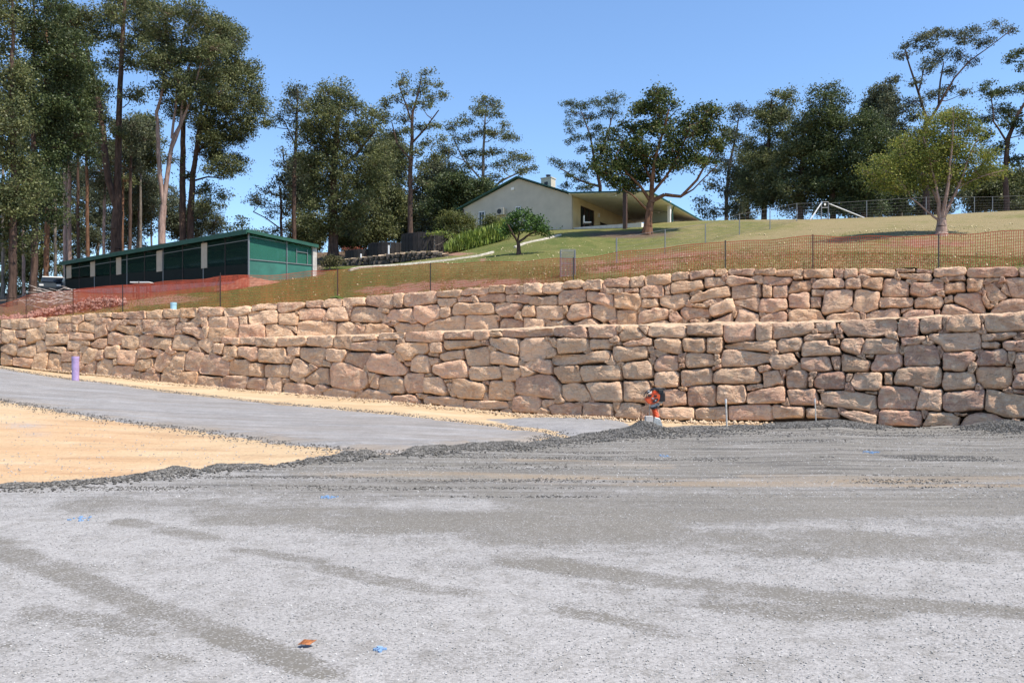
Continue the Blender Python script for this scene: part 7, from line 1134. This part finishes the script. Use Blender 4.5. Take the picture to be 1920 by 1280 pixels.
# -- pipes, pegs, rammer ----------------------------------------------------
def gz(x, y): return float(ground_z(x, y))
def pipe(px, pt, pb, wpx, Yq, mat, name, label, z_of):
    x = (px - 960) / F * Yq; z0 = z_of(x, Yq); z1 = CAMZ + (HZ - pt) / F * Yq; r = wpx / F * Yq / 2
    R = empty(name, (x, Yq, z0), label, 'pipe')
    m = MB(); n = 24; P = []
    for (rr, z) in ((r, z0 - .1), (r, z1), (r * .9, z1), (r * .9, z1 - .3)): P += [(x + rr * math.cos(2 * math.pi * k / n), Yq + rr * math.sin(2 * math.pi * k / n), z) for k in range(n)]
    m.add(P, [(j * n + k, j * n + (k + 1) % n, (j + 1) * n + (k + 1) % n, (j + 1) * n + k) for j in range(3) for k in range(n)]); m.build('tube', mat, R, smooth=False)
    m = MB(); m.tube([(x, Yq, z1 - .12), (x, Yq, z1 - .002)], r * 1.05, 24, False); m.build('rim', mat, R)
gx, gy = to_ground(141.5, 714)
pipe(141.5, 668, 714, 12.5, gy, PURPLE, 'lilac_pipe', 'upright lilac plastic pipe at the edge of the gravel road', lambda x, y: gz(x, y))
pipe(325.5, 567, 578, 11, float(YU(325)) + 1.1, BLUEP, 'blue_pipe', 'short pale blue pipe end sticking up behind the upper wall', lambda x, y: hz(x, y))
for px, pt, pb, lb in ((1361, 748, 797, 'white survey peg just right of the rammer'), (1528, 747, 783, 'thin white survey peg in front of the wall, further right')):
    Yq = 21.2 if px < 1400 else 21.6; x = (px - 960) / F * Yq; z1 = CAMZ + (HZ - pt) / F * Yq; z0 = CAMZ + (HZ - pb) / F * Yq - .12
    w = .045 if px < 1400 else .03
    R = empty('survey_peg', (x, Yq, z0), lb, 'peg'); MB().tube([(x + .03, Yq, z0), (x, Yq, z1)], w / 2, 8).build('stake', PEG, R); MB().tube([(x + .001, Yq, z1 - .1), (x - .001, Yq, z1 + .004)], w / 2 + .003, 8).build('painted_tip', WHITE, R)
def rammer():
    Yq = 21.7; k = Yq / F
    def p(px, py, d=0.): return Vector(((px - 960) * k, Yq + d, CAMZ + (HZ - py) * k))
    R = empty('tamping_rammer', p(1222, 796), 'orange and black upright tamping rammer leaning at the foot of the wall', 'rammer'); R.location.z = gz(R.location.x, Yq)
    # foot plate and shoe (right), tilted
    MB().prism([p(1222, 795, -.14), p(1238, 800, -.14), p(1241, 797, -.14), p(1236, 784, -.14), p(1226, 781, -.14)], (0, .28, 0)).build('foot_shoe', ALU, R, bevel=.01)
    # ribbed bellows
    n = 6; m = MB(); a, b = p(1227, 766), p(1231, 783); pts = []; rs = []
    for i in range(n * 2 + 1): pts.append(a.lerp(b, i / (n * 2))); rs.append(.088 if i % 2 else .070)
    m.tube(pts, rs, 20); m.build('bellows', ORANGE, R)
    MB().tube([p(1226, 762), p(1227, 766)], .095, 18).build('upper_clamp', BLACKR, R); MB().tube([p(1231, 783), p(1232, 786)], .095, 18).build('lower_clamp', BLACKR, R)
    MB().tube([p(1222, 757), p(1236, 759)], .05, 12).tube([p(1225, 764), p(1228, 754)], .075, 14).build('crankcase', ALU, R)
    # orange tank/cowling
    m = MB(); m.prism([p(1208, 748, -.16), p(1211, 753, -.16), p(1215, 757, -.16), p(1222, 757.5, -.16), p(1231, 754, -.16), p(1235, 748, -.16), p(1236, 740, -.16), p(1232, 735, -.16), p(1224, 737, -.16), p(1214, 743, -.16)], (0, .3, 0)); m.build('cowling', ORANGE, R, bevel=.018)
    MB().prism([p(1221, 751, -.165), p(1223, 754.5, -.165), p(1228, 753, -.165), p(1232.5, 748, -.165), p(1231, 746, -.165), p(1226, 747, -.165)], (0, -.012, 0)).box(p(1216.5, 741, -.13), (.09, .1, .05)).box(p(1227, 741.5, -.16), (.07, .03, .05)).build('recess_plate', BLACKR, R)
    MB().box(p(1222, 746, -.17), (.05, .02, .03)).box(p(1227, 750, -.18), (.04, .02, .03)).build('maker_plate', ALU, R)
    m = MB(); m.tube([p(1224, 738, -.05), p(1227, 732, -.05)], .045, 12).tube([p(1228, 737, -.05), p(1231, 733, -.05)], .04, 12); m.build('fuel_tank', ORANGE, R)
    # engine block with fins
    e = MB().box(p(1240, 744), (.15, .26, .24)).box(p(1238, 734.5, -.02), (.13, .22, .12)).build('engine', BLACKR, R, bevel=.01); m = MB()
    for i in range(7): m.box(p(1239, 739 + i * 2.1), (.19, .28, .012))
    m.build('cooling_fins', M['dark_steel'], e); MB().box(p(1235, 731), (.17, .2, .07)).box(p(1241, 729.5), (.09, .14, .05)).build('air_filter', BLACKR, R, bevel=.01)
    MB().tube([p(1238, 754, -.02), p(1243, 752, -.02)], .04, 10).build('muffler', ALU, R)
    # handle loop
    m = MB()
    for d in (-.19, .17):
        m.tube([p(1209, 744, d), p(1212, 736, d), p(1219, 731, d), p(1232, 727.5, d), p(1244, 728, d)], .016, 8)
    m.tube([p(1244, 729, -.19), p(1245, 729, 0), p(1244, 729, .17)], .017, 8).tube([p(1212, 737, -.19), p(1212, 737, .17)], .013, 8); m.build('handle', BLACKR, R, smooth=True)
    MB().box(p(1218, 735), (.09, .12, .09)).build('starter_cover', WHITE, R, bevel=.012)
    # standing stake and concrete block just left of it
    c = p(1213.5, 785, -.25); c.z = p(0, 786).z; tag(MB().box(c, (.20, .20, .22)).build('concrete_block', CONC, None, bevel=.012, at=c), 'grey concrete block with a thin rod in it beside the rammer', 'block')
    a = p(1214, 790, -.3); b = p(1214, 756, -.3); tag(MB().tube([a, b], .009, 8).build('marker_rod', M['steel'], None, at=a), 'thin grey rod standing by the concrete block under the rammer', 'rod')
rammer()

# -- left yard: brush pile, rubble, table, car -------------------------------
def brush_pile():
    c = hill_at(95, 52.); R = empty('brush_pile', c, 'pile of pale dead cut branches left of the shed', 'branch pile'); rg = r_(90); me = None
    for k in range(46):
        px = rg.uniform(55, 135); Yq = rg.uniform(50, 54); b0 = hill_at(px, Yq); h = max(0, 1 - abs(px - 100) / 50) * .9 + .15; b0.z += rg.uniform(.35, .5 + h)
        a = rg.normal(0, .5) + (0 if rg.rand() < .6 else math.pi); el = rg.uniform(-.15, .55); L_ = rg.uniform(.8, 2.4); d = Vector((math.cos(a) * math.cos(el), math.sin(a) * .6, math.sin(el)))
        pts = [b0 + d * L_ * t + Vector(rg.normal(0, .05, 3)) for t in (-.5, -.2, .15, .5)]; r = rg.uniform(.02, .05)
        if me is None or k < 24: o = MB().tube(pts, [r, r * .9, r * .7, r * .35], 5).build('branch', B_PALE if k % 3 else B3, R, at=b0); me = o.data if k == 5 else me
        else: o = MB().tube(pts, [r, r * .9, r * .7, r * .35], 5).build('branch', B_PALE, R, at=b0)
B_PALE = simple('dead_wood', (.52, .44, .38), .9, .25, 9, 0)
brush_pile()
def rubble(name, label, spots, n, size, mat, seed, zfun, cat=None):
    rg = r_(seed); V = []; T = []; b = 0; O = None
    base = np.array([(1, 0, 0), (-1, 0, 0), (0, 1, 0), (0, -1, 0), (0, 0, 1), (0, 0, -1)], float); F_ = np.array([(0, 2, 4), (2, 1, 4), (1, 3, 4), (3, 0, 4), (2, 0, 5), (1, 2, 5), (3, 1, 5), (0, 3, 5)])
    cs = []
    for k in range(n):
        x, y, s, top = spots(rg); z = zfun(x, y) + top * rg.rand(); cs.append((x, y, z, s * rg.uniform(.5, 1.5) * size))
    cs = np.array(cs); O = cs[:, :3].mean(0); P = base[None] * rg.uniform(.6, 1.2, (n, 6, 1)) * cs[:, 3][:, None, None] * rg.uniform(.6, 1.3, (n, 1, 3)) + rg.normal(0, .12, (n, 6, 3)) * cs[:, 3][:, None, None]
    th = rg.uniform(0, 6.28, n); c, s = np.cos(th), np.sin(th); P = np.stack([P[..., 0] * c[:, None] - P[..., 1] * s[:, None], P[..., 0] * s[:, None] + P[..., 1] * c[:, None], P[..., 2]], -1) + cs[:, None, :3] - O
    me = np_mesh(name, P.reshape(-1, 3), (F_[None] + (np.arange(n) * 6)[:, None, None]).reshape(-1, 3)); o = link_mesh(name, me, None, tuple(O), mat); o['kind'] = 'stuff'
    if label: o['label'] = label
    return o
def yard(rg):
    px = rg.uniform(0, 235); Yq = 44.6 + abs(rg.normal(0, 1.6)) + max(0, 60 - px) * .03; b = hill_at(px, Yq); h = math.exp(-((px - 180) / 50) ** 2) + .7 * math.exp(-((px - 95) / 45) ** 2); return b.x, b.y, 1, .55 * h
rubble('brick_rubble', 'pinkish broken brick rubble spread behind the net on the left', yard, 900, .11, simple('pink_brick', (.36, .20, .155), .9, .4, 3, 0), 91, hz)
mm = hill_at(465, 46.0)
def mound():
    xs = np.linspace(-1.9, 1.9, 50); ys = np.linspace(-.9, .9, 30); X, Y = np.meshgrid(xs, ys); e = np.exp(-(X / 1.1) ** 2 - (Y / .55) ** 2)
    Z = e * .5 * (.6 + .8 * vnoise(X, Y, 3, 3)) - .03; Zh = hill(X + mm.x, Y + mm.y) - mm.z
    o = link_mesh('dirt_mound', np_mesh('dirt_mound', np.stack([X.ravel(), Y.ravel(), (Z + Zh).ravel()], 1), grid_faces(50, 30), True), None, tuple(mm), simple('red_dirt', (.33, .16, .10), .95, .3, 4, .02)); tag(o, 'low mound of reddish dirt in front of the near shed corner', 'dirt pile')
mound()
def table():
    c = hill_at(266, 47.5); z = CAMZ + (HZ - 530) / F * 47.5; h = max(.5, z - c.z); R = empty('trestle_table', c, 'small white-topped table standing in front of the shed', 'table')
    MB().box(c + Vector((0, 0, h)), (1.15, .6, .06)).build('table_top', WHITE, R, bevel=.01)
    for sx in (-.4, .4):
        for sy in (-.22, .22): MB().box(c + Vector((sx, sy, h / 2 - .03)), (.05, .05, h - .07)).build('leg', BROWNP, R)
    for k, (sx, w) in enumerate(((-.25, .3), (.1, .4))): MB().box(c + Vector((sx, 0, h * .35)), (w, .5, .04)).build('lower_shelf', CONC, R)
table()
def car():
    c = hill_at(103, 64.0); c.z = CAMZ + (HZ - 556) / F * 64 ; R = empty('parked_car', c, 'dark car with pale roof parked among the trees left of the shed', 'car'); w = .85
    prof = [(-2.0, .35), (-2.05, .75), (-1.7, .95), (-.9, 1.0), (-.45, 1.0), (1.2, 1.0), (1.9, .9), (2.05, .6), (2.0, .35)]
    ux, uy = Vector((.35, -.93, 0)), Vector((.93, .35, 0))
    P = lambda a, b, z: c + ux * a + uy * b + Vector((0, 0, z))
    MB().prism([P(a, -w, z) for a, z in prof], uy * 2 * w).build('body', simple('car_paint', (.03, .04, .05), .3, .1, 2, 0), R, bevel=.04)
    MB().prism([P(a, -w * .86, z) for a, z in [(-.95, 1.0), (-.4, 1.42), (1.0, 1.42), (1.6, 1.0)]], uy * 2 * w * .86).build('windows', DARKG, R, bevel=.03)
    MB().prism([P(a, -w * .84, z) for a, z in [(-.45, 1.425), (-.38, 1.50), (.98, 1.50), (1.05, 1.425)]], uy * 2 * w * .84).build('roof', WHITE, R, bevel=.02)
    for a in (-1.3, 1.3):
        for b in (-w, w): MB().tube([P(a, b - .1, .33), P(a, b + .1, .33)], .33, 18).build('wheel', BLACKR, R)
    for b in (-.6, .6): MB().box(P(2.05, b, .72), (.28, .06, .14), uy, ux).build('headlight', WHITE, R)
car()

# -- loose material: clods along the wall foot, windrow stones, pebbles, litter --
def clods(rg):
    px = rg.uniform(60, 1150); d = abs(rg.normal(0, .45)) + .12; Yq = float(YL(px)) - d; x = (px - 960) / F * Yq; return x, Yq, rg.uniform(.4, 1.2), .07
rubble('sand_clods', 'crumbly sand and clay clods along the foot of the wall', clods, 3800, .042, M['clod'], 92, lambda x, y: gz(x, y) + .04)
def chips(rg):
    px = rg.uniform(1100, 1450); Yq = float(YL(px)) - rg.uniform(.1, .9); x = (px - 960) / F * Yq; return x, Yq, rg.uniform(.3, 1), .03
rubble('stone_chips', 'pale sandstone chips in front of the wall near the rammer', chips, 350, .06, M['terrace'], 93, lambda x, y: gz(x, y) + .01)
def litter(rg):
    px = rg.uniform(500, 1900); t = rg.uniform(1.5, 25) ; Yq = float(YU(px)) + t; x = (px - 960) / F * Yq; return x, Yq, rg.uniform(.5, 1.4), 0
rubble('fallen_leaves', 'pale fallen leaves scattered over the lawn', litter, 1100, .035, simple('dry_leaf', (.62, .52, .30), .8, .3, 3, 0), 94, lambda x, y: hz(x, y) + .04)

def stone_instances(name, label, pts, size, mats, seed, flat=.65):
    """loose stones as instances on real ground points (uncountable gravel)"""
    pts = np.asarray(pts); O = pts.mean(0); me = bpy.data.meshes.new(name); me.vertices.add(len(pts)); me.vertices.foreach_set('co', (pts - O).astype(np.float32).ravel()); me.update()
    o = link_mesh(name, me, None, tuple(O)); tag(o, label, None, None, 'stuff')
    ng = bpy.data.node_groups.new(name, 'GeometryNodeTree'); ng.interface.new_socket('Geometry', in_out='INPUT', socket_type='NodeSocketGeometry'); ng.interface.new_socket('Geometry', in_out='OUTPUT', socket_type='NodeSocketGeometry')
    N, L = ng.nodes, ng.links; gi = N.new('NodeGroupInput'); go = N.new('NodeGroupOutput')
    ico = N.new('GeometryNodeMeshIcoSphere'); ico.inputs['Radius'].default_value = 1; ico.inputs['Subdivisions'].default_value = 1
    sp = N.new('GeometryNodeSetPosition'); nz = N.new('ShaderNodeTexNoise'); nz.inputs['Scale'].default_value = 1.3; sub = N.new('ShaderNodeVectorMath'); sub.operation = 'SUBTRACT'; sub.inputs[1].default_value = (.5, .5, .5)
    scl = N.new('ShaderNodeVectorMath'); scl.operation = 'SCALE'; scl.inputs['Scale'].default_value = 1.5
    L.new(nz.outputs['Color'], sub.inputs[0]); L.new(sub.outputs[0], scl.inputs[0]); L.new(scl.outputs[0], sp.inputs['Offset']); L.new(ico.outputs['Mesh'], sp.inputs['Geometry'])
    sm = N.new('GeometryNodeSetMaterial'); sm.inputs['Material'].default_value = mats; L.new(sp.outputs[0], sm.inputs['Geometry'])
    ip = N.new('GeometryNodeInstanceOnPoints'); m2 = N.new('GeometryNodeMeshToPoints'); L.new(gi.outputs[0], m2.inputs[0]); L.new(m2.outputs[0], ip.inputs['Points']); L.new(sm.outputs[0], ip.inputs['Instance'])
    rv = N.new('FunctionNodeRandomValue'); rv.data_type = 'FLOAT_VECTOR'; rv.inputs[0].default_value = (-.5, -.5, 0); rv.inputs[1].default_value = (.5, .5, 6.28); L.new(rv.outputs[0], ip.inputs['Rotation'])
    sv = N.new('FunctionNodeRandomValue'); sv.data_type = 'FLOAT_VECTOR'; sv.inputs[0].default_value = (size * .5, size * .4, size * .3 * flat); sv.inputs[1].default_value = (size * 1.5, size * 1.2, size * 1.1 * flat); sv.inputs['Seed'].default_value = seed; L.new(sv.outputs[0], ip.inputs['Scale'])
    L.new(ip.outputs[0], go.inputs[0]); md = o.modifiers.new('stones', 'NODES'); md.node_group = ng; return o
def rnd_stone_mat(name, cols):
    m, nt, N, L, P = newmat(name); oi = N.new('ShaderNodeObjectInfo'); r = ramp(N, [(i / (len(cols) - 1), c) for i, c in enumerate(cols)]); L.new(oi.outputs['Random'], r.inputs[0]); L.new(r.outputs[0], P.inputs['Base Color']); P.inputs['Roughness'].default_value = .9; P.inputs['Specular IOR Level'].default_value = .2; return m
PB1 = rnd_stone_mat('loose_grey_stone', [(.25, .245, .235), (.32, .315, .30), (.38, .37, .355), (.46, .45, .43)])
PB2 = rnd_stone_mat('windrow_stone', [(.062, .057, .050), (.10, .093, .083), (.145, .137, .124), (.24, .228, .21)])
rg = r_(200)
def on_pad(x, y):
    S = signed_dist(x, y, pad) + .5 * (vnoise(x, y, 1.4, 31) - .5) + .25 * (vnoise(x, y, 6, 32) - .5); Z, Wn = pad_height(x, y, S); return S, Z, Wn
def pts_region(n, y0, y1, keep):
    y = np.sqrt(rg.uniform(y0 * y0, y1 * y1, n)); x = y * rg.uniform(-.68, .68, n); S, Z, Wn = on_pad(x, y); PX = 960 + F * x / y; PY = HZ + F * CAMZ / y
    k = keep(x, y, S, Wn, strokes(PX, PY, STROKE)); return np.stack([x, y, Z + .003], 1)[k]
stone_instances('loose_gravel', 'light grey crushed stone lying loose over the near ground', pts_region(110000, 3.6, 9.5, lambda x, y, S, W, f: (rg.rand(len(x)) < np.clip(1.15 - f * 1.3, .04, 1) * .35 * (.1 + 1.1 * vnoise(x, y, 1.1, 70)))), .006, PB1, 1, .45)
stone_instances('loose_gravel', 'grey crushed stone scattered over the middle of the pad', pts_region(60000, 9.5, 21, lambda x, y, S, W, f: (S > .1) & (rg.rand(len(x)) < .15 + 1.0 * vnoise(x * .15, y * 1.3, 1.2, 71) ** 2)), .010, PB1, 2, .4)
def wind_pts(n):
    out = []
    for (a, b, w, d, h) in WIND:
        k = int(n * w * d / 30); gx, gy = to_ground(a, b); wm = w / F * gy; x = gx + rg.normal(0, wm * .8, k); y = gy + .25 + rg.normal(0, d * .62, k); S, Z, Wn = on_pad(x, y); q = (Wn > .02) | (rg.rand(k) < .15); out.append(np.stack([x, y, Z + .01], 1)[q & (S > -.25) & (y < YL(np.clip(960 + F * x / y, 0, 1950)) - .15)])
    return np.vstack(out)
stone_instances('thrown_gravel', 'dark coarse gravel thrown up in thin streaks across the far side of the pad', pts_region(170000, 9.5, 22, lambda x, y, S, W, f: (S > .1) & (rg.rand(len(x)) < .75 * ss((vnoise(x * .14, y * 2.4, 1.1, 75) - .54) / .12) * ss((vnoise(x, y, .55, 76) - .38) / .2))), .013, PB2, 7, .7)
stone_instances('windrow_gravel', 'dark coarse gravel heaped in low windrows along the edge of the pad', wind_pts(3000), .022, PB2, 3, .8)
def road_edge_pts(n):
    x = rg.uniform(-30, 2, n); y = rg.uniform(13, 42, n); S = signed_dist(x, y, road); k = (np.abs(S) < .9) & (rg.rand(n) < np.exp(-(S / .45) ** 2)) & (y < YL(np.clip(960 + F * x / y, -300, 1950)) - .4); return np.stack([x, y, ground_z(x, y) + .035], 1)[k]
stone_instances('spilled_gravel', 'grey stones spilled over the sand along the road edges', road_edge_pts(120000), .018, PB2, 9, .7)
stone_instances('scattered_gravel', 'stray grey stones scattered over the open sandy ground', np.array([[x, y, float(ground_z(x, y)) + .02] for x, y in ((lambda q: (q[0], q[1]))(to_ground(px, py)) for px, py in zip(rg.uniform(0, 620, 700), rg.uniform(760, 905, 700))) if signed_dist(np.array([x]), np.array([y]), pad)[0] < 0]), .014, PB1, 10, .7)
stone_instances('dark_lumps', 'small dark lumps dotted over the pale gravel', np.array([[(px - 960) / F * (F * CAMZ / (py - HZ)), F * CAMZ / (py - HZ), .012] for px, py in zip(rg.uniform(0, 1920, 110), rg.uniform(860, 1275, 110))]), .016, rnd_stone_mat('dark_lump', [(.05, .05, .05), (.12, .11, .10)]), 4)
# spray-paint marks: broken patches of blue paint on the stones
for (px, py, w, h, n, lb) in ((615, 941, 20, 2.5, 34, 'blue spray-paint mark on the dark compacted gravel left of centre'), (150, 984, 24, 3.5, 18, 'faint blue spray-paint mark near the left edge'), (710, 1238, 10, 4, 22, 'blue spray-paint spot at the bottom of the photo'), (1635, 854, 14, 1.6, 40, 'blue spray-paint patch on the far gravel at the right'), (1243, 859, 10, 1.5, 14, 'small blue spray-paint fleck on the far gravel near the centre')):
    m = MB(); Yq = F * CAMZ / (py - HZ); k = Yq / F; Y_px = k * Yq / CAMZ; c = Vector(((px - 960) * k, Yq, 0)); _, zc, _ = on_pad(np.array([c.x]), np.array([c.y])); c.z = float(zc[0])
    for i in range(n):
        x = c.x + rg.normal(0, .5) * w * k; y = c.y + rg.normal(0, .5) * h * Y_px; _, z, _ = on_pad(np.array([x]), np.array([y])); s = rg.uniform(.25, 1) * (.008 + .0012 * Yq); a0 = rg.rand() * 6
        m.prism([(x + s * math.cos(a0 + a) * rg.uniform(.6, 1.2), y + s * math.sin(a0 + a) * rg.uniform(.6, 1.2), float(z[0]) + .011) for a in (0, 1.2, 2.5, 3.8, 5.1)], (0, 0, -.012))
    tag(m.build('paint_mark', BLUEPAINT, None, at=c), lb, 'paint mark', 'blue spray-paint marks')
# dead leaf
Yq = F * CAMZ / (1232 - HZ); k = Yq / F; c = Vector(((575 - 960) * k, Yq, float(on_pad(np.array([(575 - 960) * k]), np.array([Yq]))[1][0]) + .012)); m = MB()
P = [(-.05, 0, 0), (-.02, .024, .022), (.02, .026, .016), (.055, .004, .026), (.02, -.02, .006), (-.02, -.024, .012)]; m.prism([c + Vector(p) for p in P], (0, 0, .002)); tag(m.build('dead_leaf', simple('orange_dead_leaf', (.35, .12, .03), .6, .3, 40, 0), None, at=c), 'orange-brown dead leaf lying on the near gravel', 'leaf')
# short turf standing along the wall head and over the near lawn
def turf():
    n = 80000; px = rg.uniform(-50, 1980, n); t = np.abs(rg.normal(0, 5.5, n)) + .05; Yt = YU(px) + .95 + t; x = (px - 960) / F * Yt; z = hill(x, Yt); PYt = HZ - (z - CAMZ) * F / Yt
    keep = ~((vnoise(x, Yt, 1.7, 51) < .5) & (np.abs(px - 950) < 350) & (t < 5)); x, Yt, z = x[keep], Yt[keep], z[keep]; n = len(x); h = rg.uniform(.03, .10, n); a = rg.uniform(0, 6.28, n); w = .012
    V = np.stack([np.stack([x - w * np.cos(a), Yt - w * np.sin(a), z], 1), np.stack([x + w * np.cos(a), Yt + w * np.sin(a), z], 1), np.stack([x + rg.normal(0, .03, n), Yt + rg.normal(0, .03, n), z + h], 1)], 1).reshape(-1, 3); O = V.mean(0)
    o = link_mesh('grass', np_mesh('grass', V - O, np.arange(3 * n).reshape(n, 3)), None, tuple(O), leaf_mat('grass_blade', [(.10, .14, .03), (.20, .21, .06), (.33, .28, .12)], .7, .3, .1)); tag(o, 'short patchy green and straw-coloured lawn grass', None, None, 'stuff')
turf()
